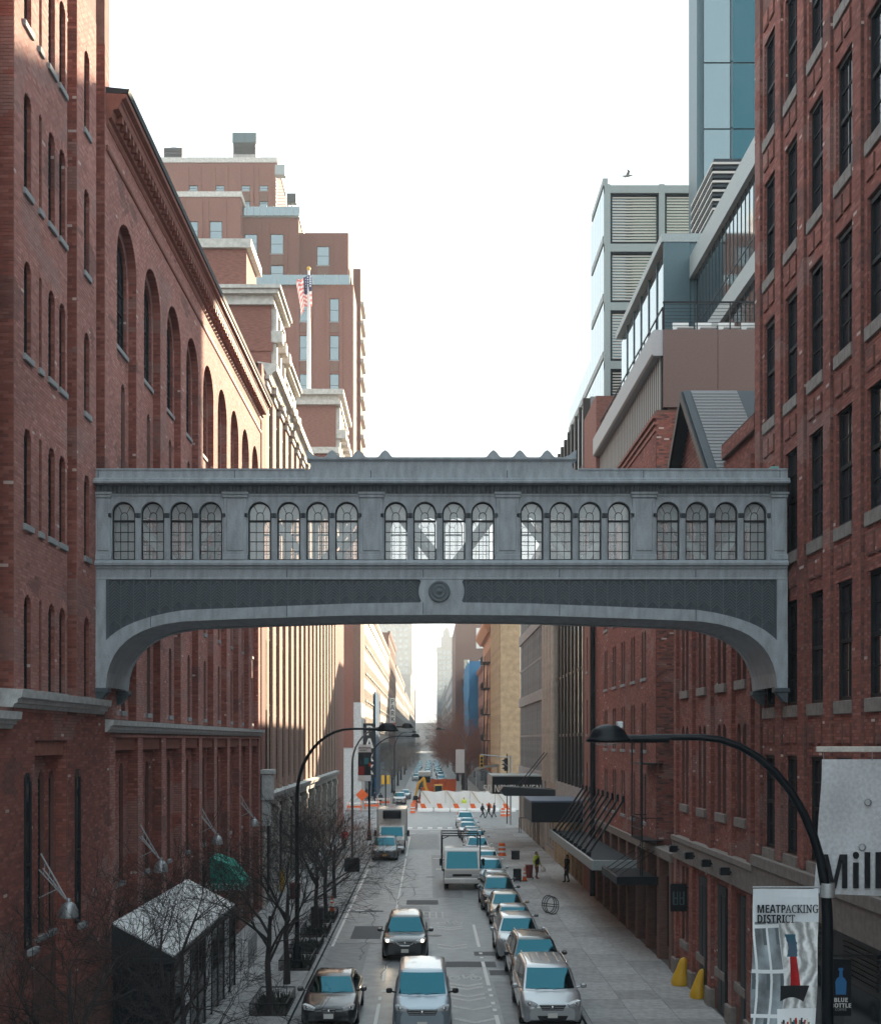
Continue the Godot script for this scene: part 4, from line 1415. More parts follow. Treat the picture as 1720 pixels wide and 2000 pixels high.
func make_stepped_tower() -> void:
	var t := building("stepped_apartment_tower", "stepped red brick apartment tower with terraces and rooftop machinery behind the left cornices", 0, 170.0, px(500, 170))
	var br: Material = M.brick_tower
	tower_block(t, 300, 540, 318, 560, 170, [378, 430, 480, 515], [[362, 372], [383, 410]], br, M.limestone, 17, 20)
	tower_block(t, 180, 470, 385, 900, 164, [328, 375, 422], [[432, 470], [496, 542], [570, 610]], br, M.limestone, 24, 26)
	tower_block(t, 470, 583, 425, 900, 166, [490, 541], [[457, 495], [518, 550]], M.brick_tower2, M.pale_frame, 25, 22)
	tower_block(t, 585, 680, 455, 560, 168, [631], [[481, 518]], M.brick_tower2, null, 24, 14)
	tower_block(t, 510, 690, 556, 1460, 163, [541, 594, 653], [[583, 628], [655, 703], [730, 775], [800, 845]], br, null, 18, 8)
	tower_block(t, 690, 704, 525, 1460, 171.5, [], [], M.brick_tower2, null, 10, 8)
	# balconies and cornice pieces seen in profile on the street side
	for k in 9:
		var m := MB.new()
		var y := py(575 + k * 38, 168)
		m.cbox(px(704, 172) - t.position.x - 0.3, y, 170 - 178, px(711, 172) - t.position.x, y + 0.5, 170 - 172.0, 0.05)
		part(t, "balcony_edge", m, M.limestone)
	# glass railings on the terraces
	for q in [[470, 585, 421, 1.2, 165.6], [468, 683, 556, 1.3, 162.6]]:
		var g := MB.new()
		var y := py(q[2], q[4])
		g.box(px(q[0], q[4]) - t.position.x, y, 170 - q[4], px(q[1], q[4]) - t.position.x, y + q[3], 170 - q[4] + 0.04)
		part(t, "glass_railing", g, M.glass_sky)
		var r := MB.new()
		var n := 9
		for k in n + 1:
			var x := lerpf(px(q[0], q[4]), px(q[1], q[4]), float(k) / n) - t.position.x
			r.box(x - 0.04, y, 170 - q[4] + 0.05, x + 0.04, y + q[3] + 0.08, 170 - q[4] + 0.11)
		part(t, "railing_post", r, M.pale_frame)
	# rooftop machinery
	var o := Vector3(t.position.x, 0, t.position.z)
	var vt := thing("rooftop_vent_tower", "teal topped ventilation tower standing on the brick tower roof", "vent tower", Vector3(px(481, 174), py(322, 170), -174))
	var v := MB.new()
	v.box(-1.6, 0, -1.6, 1.6, 2.6, 1.6)
	part(vt, "base", v, M.grey_stone)
	var v2 := MB.new()
	v2.box(-1.55, 2.6, -1.55, 1.55, 4.2, 1.55)
	for k in 8: v2.box(-1.6, 2.65 + k * 0.19, 1.5, 1.6, 2.72 + k * 0.19, 1.62)
	part(vt, "louvre_section", v2, M.dark_metal)
	var v3 := MB.new()
	v3.cbox(-1.7, 4.2, -1.7, 1.7, 5.65, 1.7, 0.08); v3.box(-0.05, 4.25, 1.68, 0.05, 5.6, 1.74)
	part(vt, "hood", v3, M.teal_panel)
	var ct := thing("cooling_tower", "dark boxy cooling tower on the left of the brick tower roof", "cooling tower", Vector3(px(342, 174), py(312, 170), -174))
	var c1 := MB.new()
	c1.box(-1.3, 0.5, -1.2, 1.3, 3.0, 1.2)
	for k in 5: c1.box(-1.2, 0.7 + k * 0.45, 1.2, 1.2, 0.95 + k * 0.45, 1.3)
	part(ct, "casing", c1, M.dark_metal)
	var c2 := MB.new()
	c2.box(-2.9, 0.0, -1.4, 1.5, 0.5, 1.4)
	part(ct, "platform", c2, M.pale_frame)
	var c3 := MB.new()
	c3.lathe([[0.0, 3.0], [0.9, 3.0], [0.95, 3.25], [0.8, 3.3]], 14)
	part(ct, "fan_ring", c3, M.steel)
	var pp := thing("rooftop_pipes", "bent white pipes with valves on the brick tower roof", "pipes", Vector3(px(405, 174), py(310, 170), -174))
	var p1 := MB.new()
	p1.tube(PackedVector3Array([Vector3(-1.9, -0.3, 0), Vector3(-1.9, 1.0, 0), Vector3(-1.4, 1.6, 0), Vector3(-0.2, 1.75, 0), Vector3(0.8, 1.6, 0), Vector3(2.2, 1.3, 0), Vector3(2.6, 0.8, 0), Vector3(2.9, -0.6, 0)]), PackedFloat32Array([0.14, 0.14, 0.14, 0.13, 0.12, 0.1, 0.1, 0.1]), 8)
	part(pp, "pipe", p1, M.dark_metal)
	var p2 := MB.new()
	p2.box(-1.1, -0.3, -0.4, -0.3, 0.9, 0.4); p2.box(-0.9, 0.9, -0.2, -0.5, 1.5, 0.2); p2.box(1.4, -0.4, -0.3, 2.0, 0.8, 0.3)
	part(pp, "pump", p2, M.dark_metal)
	var ac := thing("rooftop_unit", "pale boxed air unit on brackets at the right edge of the brick tower", "air unit", Vector3(px(548, 168), py(345, 168), -168))
	var a1 := MB.new()
	a1.cbox(-0.7, 0, -0.6, 0.7, 1.4, 0.6, 0.04)
	part(ac, "casing", a1, M.pale_frame)
	var a2 := MB.new()
	for k in 9: a2.box(-0.6, -0.5 - k * 0.42, 0.0, 0.75, -0.42 - k * 0.42, 0.05)
	a2.box(-0.64, -4.4, 0.0, -0.56, 0, 0.06); a2.box(0.7, -4.4, 0.0, 0.78, 0, 0.06)
	part(ac, "ladder", a2, M.steel)
	var a3 := thing("satellite_box", "dark square box on a mast above the terrace of the brick tower", "equipment box", Vector3(px(570, 166.5), py(412, 166), -166.5))
	var a4 := MB.new()
	a4.cbox(-0.65, 1.2, -0.5, 0.65, 2.4, 0.5, 0.05)
	part(a3, "casing", a4, M.dark_metal)
	var a5 := MB.new()
	a5.bar(Vector3(0, -0.5, 0), Vector3(0, 1.2, 0), 0.08); a5.box(-1.6, 0.1, -0.3, 0.6, 0.3, 0.3)
	part(a3, "mast", a5, M.steel)

# ---------------------------------------------------------------- right side
func make_near_red_building() -> void:
	var b := building("red_brick_loft", "dark red brick loft building with tall sash windows right of the bridge", 1, 20.0, RX)
	var bl := []
	var top := 33.0
	var pit := 2.08
	var piers := []
	for i in 9: piers.append(36.0 - i * pit)
	var storeys := [[6.15, 8.8], [10.15, 12.95], [14.25, 17.0], [18.35, 21.2], [22.45, 25.25], [26.5, 29.3]]
	var rec := -0.08
	# recessed wall with windows
	var w := MB.new()
	var hs := []
	for i in 8:
		var c: float = piers[i] - pit * 0.5
		for s in storeys:
			hs.append(hole(c, 1.16, s[0], s[1]))
	w.wall(U(36.3), U(6.0), 4.9, top, rec, hs, 0.13)
	part(b, "wall", w, M.mortar_red)
	lay(bl, Transform3D(Basis.IDENTITY, Vector3(0, 0, rec)), U(36.3), U(21.0), 5.85, 29.8, hs, RED)
	for i in 8:
		var c: float = piers[i] - pit * 0.5
		for s in storeys:
			loft_window(b, U(c), s[0], s[1], rec - 0.13)
			jamb_r(bl, Vector3(U(c) - 0.58, 0, rec - 0.13), 0.125, s[0], s[1], RED)
			# raised brick blocks in the spandrel above
			for q in [-0.3, 0.28]:
				var bx := MB.new()
				bx.box(U(c) + q - 0.22, s[1] + 0.34, rec, U(c) + q + 0.22, s[1] + 0.82, rec + 0.05)
				part(b, "spandrel_block", bx, M.mortar_red)
				lay(bl, Transform3D(Basis.IDENTITY, Vector3(0, 0, rec + 0.05)), U(c) + q - 0.22, U(c) + q + 0.22, s[1] + 0.34, s[1] + 0.84, [], RED)
	# piers
	for d in piers:
		var p := MB.new()
		p.box(U(d) - 0.27, 5.9, rec - 0.02, U(d) + 0.27, top, 0.0)
		part(b, "pier", p, M.mortar_red)
		lay(bl, Transform3D.IDENTITY, U(d) - 0.27, U(d) + 0.27, 5.85, 29.8, [], RED)
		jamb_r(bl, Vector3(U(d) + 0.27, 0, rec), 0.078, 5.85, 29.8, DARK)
	var be := MB.new()
	be.run([[-0.6, 4.75], [0.06, 4.75], [0.08, 5.5], [0.14, 5.55], [0.14, 5.85], [-0.6, 5.9]], U(36.3), U(6.0))
	part(b, "granite_belt", be, M.belt)
	# dark shopfront below
	var sf := MB.new()
	sf.box(U(36.3), 0.0, -0.5, U(6.0), 4.75, -0.12)
	part(b, "shopfront", sf, M.dark_metal)
	for k in 5:
		var g := MB.new()
		g.box(U(35.2 - k * 3.2), 0.8, -0.2, U(33.0 - k * 3.2), 3.6, -0.1)
		part(b, "shop_window", g, M.glass_dark)
		var v := MB.new()
		for j in 7: v.box(U(35.2 - k * 3.2), 3.75 + j * 0.12, -0.2, U(33.0 - k * 3.2), 3.81 + j * 0.12, -0.06)
		part(b, "vent_grille", v, M.iron)
	body_box(b, U(36.3), U(6.0), top, 9.0, M.mortar_red, -0.52)
	# plain brick end wall beyond the last pier, facing down the street
	var hd := MB.new()
	hd.cbox(U(34.2), 16.45, -0.05, U(33.75), 16.75, 0.25, 0.04); hd.cbox(U(34.1), 16.2, -0.05, U(33.85), 16.45, 0.18, 0.03)
	part(b, "copper_rainwater_head", hd, mat("verdigris", lin(0.16, 0.33, 0.28), 0.7))
	commit_bricks(b, bl)

var loft_cache := []
func loft_window(b: Node3D, u: float, y0: float, y1: float, z: float) -> void:
	var h := y1 - y0
	if loft_cache.is_empty() or absf(loft_cache[4] - h) > 0.06:
		var f := MB.new()
		f.box(-0.58, 0, -0.06, -0.50, h, 0.06); f.box(0.50, 0, -0.06, 0.58, h, 0.06)
		f.box(-0.58, h - 0.1, -0.062, 0.58, h, 0.064); f.box(-0.58, 0, -0.062, 0.58, 0.09, 0.064)
		f.box(-0.5, h * 0.5 - 0.05, -0.05, 0.5, h * 0.5 + 0.05, 0.05)
		for k in [0.25, 0.75]: f.box(-0.5, h * k - 0.015, -0.02, 0.5, h * k + 0.015, 0.02)
		f.box(-0.018, 0.09, -0.021, 0.018, h - 0.1, 0.023)
		var g := MB.new()
		g.box(-0.5, 0.09, -0.015, 0.5, h - 0.1, -0.003)
		var s := MB.new()
		for k in 3: s.cbox(-0.62 + k * 0.41 + 0.004, -0.32, -0.1, -0.62 + (k + 1) * 0.41 - 0.004, -0.01, 0.2, 0.012)
		var bl := MB.new()
		bl.box(-0.49, 0.1, -0.16, 0.0, h - 0.12, -0.13)
		loft_cache = [f.mesh(), g.mesh(), s.mesh(), bl.mesh(), h]
	var o := part(b, "sash_window", loft_cache[0], M.plastic)
	o.position = Vector3(u, y0, z)
	part(o, "pane", loft_cache[1], M.glass_dark)
	var si := part(b, "sill", loft_cache[2], M.belt)
	si.position = Vector3(u, y0, z)

func make_gabled_building() -> void:
	var b := building("gabled_brick_building", "low red brick building with a slate gable roof behind the bridge's right leg", 1, 36.3, RX)
	var bl := []
	var top := 18.4
	var piers := [37.0, 39.3, 42.2, 45.1, 48.0]
	var w := MB.new()
	var hs := []
	for i in 4:
		var c: float = (piers[i] + piers[i + 1]) * 0.5 + 0.1
		for s in [[6.8, 9.75, 1], [11.1, 13.9, 1], [15.0, 17.4, 1], [1.6, 4.4, 0]]:
			for q in [-0.36, 0.36]:
				hs.append(hole(c + q, 0.46, s[0], s[1], s[2]))
				slit_window(b, U(c + q), s[0], s[1], 0.46, s[2] == 1, -0.12 - WIN_IN, M.glass_dark, false, 2)
			var sl := MB.new()
			sl.cbox(U(c) - 0.66, s[0] - 0.3, -0.3, U(c) + 0.66, s[0] - 0.01, -0.02, 0.015)
			part(b, "sill", sl, M.belt)
	w.wall(U(48.3), U(36.3), 0.0, top, -0.12, hs, WIN_IN)
	part(b, "wall", w, M.mortar_red)
	lay(bl, Transform3D(Basis.IDENTITY, Vector3(0, 0, -0.12)), U(48.3), U(36.3), 0.8, top, hs, RED)
	for d in piers:
		var p := MB.new()
		p.box(U(d) - 0.24, 0.6, -0.14, U(d) + 0.24, top - 0.6, 0.0)
		part(b, "pier", p, M.mortar_red)
		lay(bl, Transform3D.IDENTITY, U(d) - 0.24, U(d) + 0.24, 0.6, top - 0.6, [], RED)
		jamb_r(bl, Vector3(U(d) + 0.24, 0, -0.12), 0.115, 0.6, top - 0.6, RED)
		var pl := MB.new()
		pl.cbox(U(d) - 0.34, 0.0, -0.2, U(d) + 0.34, 0.75, 0.1, 0.03)
		part(b, "plinth", pl, M.belt)
	var be := MB.new()
	be.run([[-0.5, 4.65], [0.05, 4.65], [0.07, 5.3], [0.12, 5.35], [0.12, 5.52], [-0.5, 5.6]], U(48.3), U(36.3))
	part(b, "granite_belt", be, M.belt)
	# doors in the ground storey
	for d in [43.4, 40.6, 37.6]:
		var dr := MB.new()
		dr.box(U(d) - 0.6, 0.14, -0.11, U(d) + 0.6, 4.4, -0.06)
		for k in 2: dr.box(U(d) - 0.5 + k * 0.55, 0.4, -0.06, U(d) - 0.05 + k * 0.55, 4.1, -0.045)
		part(b, "door", dr, M.black)
	# floodlights on the belt
	for d in [47.0, 44.2, 41.5, 38.9]:
		var fl := MB.new()
		fl.cbox(U(d) - 0.12, 4.95, 0.12, U(d) + 0.12, 5.2, 0.42, 0.02)
		fl.bar(Vector3(U(d), 5.05, 0.05), Vector3(U(d), 5.05, 0.2), 0.04)
		part(b, "floodlight", fl, M.black)
	# parapet
	var pa := MB.new()
	pa.box(U(40.3), top, -8.0, U(36.3), top + 0.5, 0.02)
	pa.box(U(36.35), 18.0, -8.0, U(36.3), 19.2, 0.0)
	part(b, "parapet", pa, M.mortar_dark)
	lay(bl, Transform3D(Basis.IDENTITY, Vector3(0, 0, 0.02)), U(40.3), U(36.3), top, top + 0.5, [], RED)
	body_box(b, U(48.3), U(36.3), top, 9.0, M.mortar_red, -0.45)
	# gable: brick triangle, slate slopes, dark barge boards
	var c := U(44.6); var hwid := 4.0
	var y0 := 18.1; var y1 := 21.75
	var ga := MB.new()
	ga.prism(PackedVector2Array([Vector2(c - hwid, y0), Vector2(c + hwid, y0), Vector2(c, y1 - 0.15)]), -0.6, -0.02)
	part(b, "gable_wall", ga, M.mortar_red)
	var gh := []
	var row := 0
	while y0 + row * 0.0775 < y1 - 0.5:
		var y := y0 + row * 0.0775
		var hw2 := hwid * (1.0 - (y - y0) / (y1 - y0)) - 0.05
		lay(bl, Transform3D(Basis.IDENTITY, Vector3(0, 0, -0.018)), c - hw2, c + hw2, y, y + 0.158, [], RED)
		row += 2
	for s in [-1.0, 1.0]:
		var r := MB.new()
		var a := Vector3(c, y1 + 0.05, 0.42); var e := Vector3(c + s * (hwid + 0.3), y0 - 0.25, 0.42)
		var nrm := Vector3(s * (y1 - y0), hwid, 0).normalized()
		var q := [a, e, e + Vector3(0, 0, -4.6), a + Vector3(0, 0, -4.6)]
		var q2 := []
		for z in q: q2.append(z + nrm * 0.12)
		var ce: Vector3 = (q[0] + q[2]) * 0.5 + nrm * 0.06
		r.out(q, ce); r.out(q2, ce)
		for i in 4: r.out([q[i], q[(i + 1) % 4], q2[(i + 1) % 4], q2[i]], ce)
		part(b, "roof_slope", r, M.dark_metal)
		# slate courses
		var nrow := 26
		for k in nrow:
			var sl := MB.new()
			var t0 := float(k) / nrow; var t1 := float(k + 1) / nrow + 0.012
			var p0 := a.lerp(e, t0) + nrm * (0.125); var p1 := a.lerp(e, t1) + nrm * 0.15
			var zz := [-0.28, -1.95]
			var f := [p0 + Vector3(0, 0, zz[0]), p1 + Vector3(0, 0, zz[0]), p1 + Vector3(0, 0, zz[1]), p0 + Vector3(0, 0, zz[1])]
			sl.out(f, ce)
			sl.quad(p1 + Vector3(0, 0, zz[0]), p1 - nrm * 0.025 + Vector3(0, 0, zz[0]), p1 - nrm * 0.025 + Vector3(0, 0, zz[1]), p1 + Vector3(0, 0, zz[1]))
			part(b, "slate_course", sl, M.slate)
		var bb := MB.new()
		var d := [a + Vector3(0, -0.3, 0.0), e + Vector3(0, -0.3, 0), e + Vector3(0, 0.06, 0), a + Vector3(0, 0.06, 0)]
		var d2 := []
		for z in d: d2.append(z + Vector3(0, 0, 0.08))
		var ce2: Vector3 = (d[0] + d[2]) * 0.5 + Vector3(0, 0, 0.04)
		bb.out(d, ce2); bb.out(d2, ce2)
		for i in 4: bb.out([d[i], d[(i + 1) % 4], d2[(i + 1) % 4], d2[i]], ce2)
		part(b, "barge_board", bb, M.black)
	commit_bricks(b, bl, 200)

func make_terrace_building() -> void:
	# brick warehouse with a metal clad terrace storey
	var b := building("terrace_warehouse", "red brick warehouse with paired slit windows and a brown metal box on top", 1, 52.0, RX)
	var bl := []
	var d1 := 70.5
	var hs := []
	for c in [54.9, 57.8, 60.7, 63.6, 66.6]:
		for r in [[5.6, 7.75], [8.8, 10.9], [12.0, 14.1], [15.2, 17.3], [18.4, 20.5]]:
			for q in [-0.34, 0.34]:
				hs.append(hole(c + q, 0.44, r[0], r[1], 1))
				slit_window(b, U(c + q), r[0], r[1], 0.44, true, -WIN_IN, M.glass_dark, true, 1)
	var w := MB.new()
	w.wall(U(d1), 0.0, 4.4, 23.2, 0.0, hs, WIN_IN)
	part(b, "wall", w, M.mortar_red)
	lay(bl, Transform3D.IDENTITY, U(d1), 0.0, 4.4, 23.0, hs, RED)
	# end wall facing the camera
	var e := MB.new()
	e.box(-0.02, 0.0, -9.0, 0.0, 23.2, -0.03)
	part(b, "end_wall", e, M.mortar_red)
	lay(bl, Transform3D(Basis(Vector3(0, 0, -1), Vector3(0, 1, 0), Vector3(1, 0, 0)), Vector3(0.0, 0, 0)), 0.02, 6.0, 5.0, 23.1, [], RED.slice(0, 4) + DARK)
	body_box(b, U(d1), -0.02, 23.2, 9.0, M.mortar_red, -0.4, 0.0)
	var cn := MB.new()
	for k in 3: cn.box(U(d1), 22.3 + k * 0.28, -0.1, 0.03, 22.42 + k * 0.28, 0.06 + k * 0.04)
	part(b, "brick_cornice", cn, M.terracotta)
	# window strip under a metal fascia
	var st := MB.new()
	st.box(U(d1), 23.2, -0.5, -0.05, 25.5, -0.25)
	part(b, "window_strip", st, M.glass_dark)
	for k in 38:
		var f := MB.new()
		var x := U(d1) + 0.1 + k * 0.485
		f.box(x, 23.2, -0.3, x + 0.09, 25.5, -0.21)
		part(b, "window_fin", f, M.louvre)
	var fa := MB.new()
	fa.run([[-0.6, 25.5], [0.1, 25.5], [0.18, 25.56], [0.18, 26.5], [0.08, 26.6], [-0.6, 26.6]], U(d1), 0.0)
	part(b, "metal_fascia", fa, M.steel)
	# brown clad box end
	for k in 5:
		var q := MB.new()
		var z0 := -0.3 - k * 2.3
		q.box(-0.1, 23.3, z0 - 2.28, 0.1, 26.58, z0)
		part(b, "clad_panel", q, M.brown_panel)
	var bx := MB.new()
	bx.box(U(d1), 23.2, -12.0, -0.1, 26.5, -0.5)
	part(b, "top_storey", bx, M.brown_panel)
	# terrace railing
	var rl := MB.new()
	for k in 9: rl.box(0.0, 26.6, -0.3 - k * 1.4, 0.05, 27.75, -0.35 - k * 1.4)
	for k in 7: rl.bar(Vector3(0.02, 26.75 + k * 0.15, -0.3), Vector3(0.02, 26.75 + k * 0.15, -11.5), 0.012, 4)
	rl.box(-0.02, 27.72, -11.5, 0.07, 27.78, -0.28)
	part(b, "terrace_railing", rl, M.iron)
	var r2 := MB.new()
	r2.box(U(d1), 27.5, -0.3, 0.0, 27.56, -0.25)
	for k in 13: r2.box(-k * 1.45 - 0.05, 26.6, -0.3, -k * 1.45, 27.5, -0.26)
	part(b, "street_railing", r2, M.iron)
	commit_bricks(b, bl, 0)
	for k in 4:
		var c := thing("terrace_chair", ["pale slatted lounge chair at the street end of the metal box terrace", "second pale lounge chair along the metal box terrace", "third pale lounge chair along the metal box terrace", "pale lounge chair nearest the red loft on the terrace"][k], "chair", Vector3(RX + 1.4 + k * 1.0, 26.58, -53.2), "lounge chairs on the roof terrace")
		var s := MB.new()
		for j in 5: s.box(-0.35, 0.36, -0.4 + j * 0.18, 0.35, 0.40, -0.26 + j * 0.18)
		part(c, "seat", s, M.white)
		var bk := MB.new()
		for j in 4: bk.box(-0.35, 0.42 + j * 0.13, -0.5 - j * 0.03, 0.35, 0.52 + j * 0.13, -0.46 - j * 0.03)
		part(c, "backrest", bk, M.white)
		for q in [[-0.33, -0.4], [0.33, -0.4], [-0.33, 0.4], [0.33, 0.4]]:
			var l := MB.new()
			l.bar(Vector3(q[0], 0, q[1]), Vector3(q[0], 0.38, q[1]), 0.025, 6)
			part(c, "leg", l, M.pale_frame)

	# set back glazed storeys above the terrace
	var g := building("glass_penthouse", "dark teal metal and glass penthouse stepping back above the terrace", 1, 66.8, 12.8)
	var gd := 83.0
	var bx2 := MB.new()
	bx2.box(U(gd), 26.0, -6.0, 0.0, 36.6, -0.3)
	part(g, "core", bx2, M.teal_panel)
	var en := MB.new()
	en.cbox(-0.1, 26.0, -1.45, 0.06, 36.6, 0.0, 0.03)
	part(g, "end_panel", en, M.teal_panel)
	for k in 6:
		var q := MB.new()
		q.box(U(67.2 + k * 2.6), 26.6, -0.3, U(67.0 + k * 2.6 + 2.6), 36.0, -0.22)
		part(g, "glass_panel", q, M.glass_sky)
		var f := MB.new()
		f.box(U(67.2 + k * 2.6) - 0.1, 26.0, -0.3, U(67.2 + k * 2.6) + 0.1, 36.3, -0.17)
		part(g, "mullion", f, M.teal_panel)
	var ro := MB.new()
	ro.box(U(gd), 36.3, -6.0, 0.1, 36.75, 0.12)
	part(g, "roof_edge", ro, M.pale_frame)

	var h := building("glazed_upper_storeys", "slanting band of bright office windows between the red loft and the teal penthouse", 1, 53.0, 14.2)
	var hd := 66.8
	var c3 := MB.new()
	c3.box(U(hd), 26.0, -8.0, 0.0, 35.4, -0.35)
	part(h, "core", c3, M.teal_panel)
	for k in 3:
		var m := MB.new()
		var y: float = [26.0, 29.6, 34.3][k]
		m.box(U(hd), y, -0.35, 0.0, y + [0.4, 0.9, 1.2][k], 0.0)
		part(h, "spandrel_band", m, M.pale_frame)
	for k in 19:
		for r in [[26.4, 29.6], [30.5, 34.3]]:
			var x := U(hd) + k * 0.727
			var q := MB.new()
			q.box(x, r[0], -0.3, x + 0.67, r[1], -0.24)
			part(h, "window_pane", q, M.glass_sky)
			var f := MB.new()
			f.box(x + 0.67, r[0], -0.34, x + 0.727, r[1], -0.215)
			f.box(x, r[0] + 1.0, -0.24, x + 0.67, r[0] + 1.05, -0.22)
			part(h, "mullion", f, M.dark_metal)
	var lv := building("louvred_plant_room", "dark louvred rooftop plant enclosure beside the tall glass tower", 1, 67.0, 15.5)
	var l0 := MB.new()
	l0.box(U(72.5), 33.0, -4.0, -0.12, 41.0, -0.12)
	part(lv, "core", l0, M.dark_metal)
	for k in 30:
		var q := MB.new()
		q.box(U(72.5), 33.4 + k * 0.25, -0.15, -0.02, 33.52 + k * 0.25, 0.0)
		q.box(-0.1, 33.4 + k * 0.25, -4.0, 0.0, 33.52 + k * 0.25, -0.03)
		part(lv, "louvre_blade", q, M.louvre if k % 2 else M.dark_metal)

	var tw := building("tall_glass_tower", "tall pale glass tower with a dark teal corner fin at the upper right", 0, 74.0, px(1361, 74))
	var k0 := MB.new()
	k0.box(0.0, 26.0, -2.2, 9.0, 62.0, -0.3)
	part(tw, "core", k0, M.teal_panel)
	var k1 := MB.new()
	k1.box(-0.05, 26.0, -2.2, 0.12, 62.0, 0.1)
	part(tw, "corner_fin", k1, M.teal_panel)
	for r in 9:
		for c in 5:
			var q := MB.new()
			q.box(0.45 + c * 1.7, 26.2 + r * 4.0, -0.3, 2.05 + c * 1.7, 30.1 + r * 4.0, -0.22)
			part(tw, "glass_panel", q, M.glass_teal if c else M.glass_sky)
			var s := MB.new()
			s.box(2.05 + c * 1.7, 26.2 + r * 4.0, -0.3, 2.15 + c * 1.7, 30.1 + r * 4.0, -0.05)
			part(tw, "mullion", s, M.teal_panel)

	# louvred office tower further back
	var lt := building("louvred_office_tower", "pale gridded office tower with blinds in square windows standing against the sky", 0, 87.0, 12.5)
	var z := MB.new()
	z.box(0.3, 0.0, -6.5, 12.0, 48.6, -0.35)
	part(lt, "core", z, M.grey_stone)
	for r in 6:
		var y1 := 48.0 - r * 4.15
		for c in 3:
			var x0 := 0.42 + c * 3.85
			var f := MB.new()
			f.box(x0, y1 - 3.6, -0.33, x0 + 3.45, y1, -0.28)
			part(lt, "window_glass", f, M.glass_sky if r < 4 else M.glass_teal)
			var fr := MB.new()
			fr.box(x0, y1 - 3.6, -0.28, x0 + 0.14, y1, -0.12); fr.box(x0 + 3.31, y1 - 3.6, -0.28, x0 + 3.45, y1, -0.12)
			fr.box(x0, y1 - 0.14, -0.28, x0 + 3.45, y1, -0.119); fr.box(x0, y1 - 3.6, -0.28, x0 + 3.45, y1 - 3.46, -0.119)
			part(lt, "window_frame", fr, M.iron)
			if r < 4:
				for k in 16:
					var bd := MB.new()
					bd.box(x0 + 0.18, y1 - 3.38 + k * 0.205, -0.26, x0 + 3.27, y1 - 3.28 + k * 0.205, -0.2)
					part(lt, "blind_slat", bd, M.louvre)
		var sp := MB.new()
		sp.box(0.0, y1, -0.35, 12.0, y1 + 0.55, 0.0)
		part(lt, "spandrel", sp, M.pale_frame)
	for c in 4:
		var m := MB.new()
		m.box(c * 3.85, 20.0, -0.34, c * 3.85 + 0.42, 48.62, 0.02)
		part(lt, "pier", m, M.pale_frame)
	# street side of the tower and its lower wing
	for k in 24:
		var q := MB.new()
		var zz := -0.4 - k * 0.9
		var hi := 48.6 if zz > -6.8 else 38.5
		q.box(0.0, 12.0, zz - 0.82, 0.28, hi, zz)
		part(lt, "street_glazing", q, M.glass_sky)
	for k in 10:
		var q := MB.new()
		var yy := 11.8 + k * 4.1
		q.box(-0.06, yy, -6.6 if yy > 38.5 else -22.0, 0.3, yy + 0.5, -0.36)
		part(lt, "floor_edge", q, M.pale_frame)
	var wing := MB.new()
	wing.box(0.2, 0.0, -22.0, 12.0, 38.5, -6.5)
	part(lt, "wing_core", wing, M.grey_stone)
	var gl := thing("seagull", "white gull gliding above the louvred office tower", "bird", Vector3(px(1224, 86), py(344, 86), -86))
	make_gull(gl)

func make_gull(g: Node3D) -> void:
	var b := MB.new()
	b.tube(PackedVector3Array([Vector3(-0.42, 0.02, 0), Vector3(-0.2, 0.0, 0), Vector3(0.05, 0.0, 0), Vector3(0.22, 0.05, 0), Vector3(0.32, 0.06, 0), Vector3(0.40, 0.03, 0)]), PackedFloat32Array([0.015, 0.06, 0.085, 0.065, 0.05, 0.01]), 8)
	for s in [-1.0, 1.0]:
		var a := [Vector3(0.12, 0.04, s * 0.05), Vector3(0.16, 0.20, s * 0.32), Vector3(-0.08, 0.17, s * 0.7), Vector3(-0.12, 0.17, s * 0.66), Vector3(-0.02, 0.18, s * 0.32), Vector3(-0.1, 0.03, s * 0.05)]
		b.quad(a[0], a[1], a[4], a[5]); b.quad(a[1], a[2], a[3], a[4])
		b.quad(a[5], a[4], a[1], a[0]); b.quad(a[4], a[3], a[2], a[1])
	b.tri(Vector3(-0.38, 0.02, 0), Vector3(-0.55, 0.02, 0.09), Vector3(-0.55, 0.02, -0.09))
	part(g, "body", b, M.grey_stone)

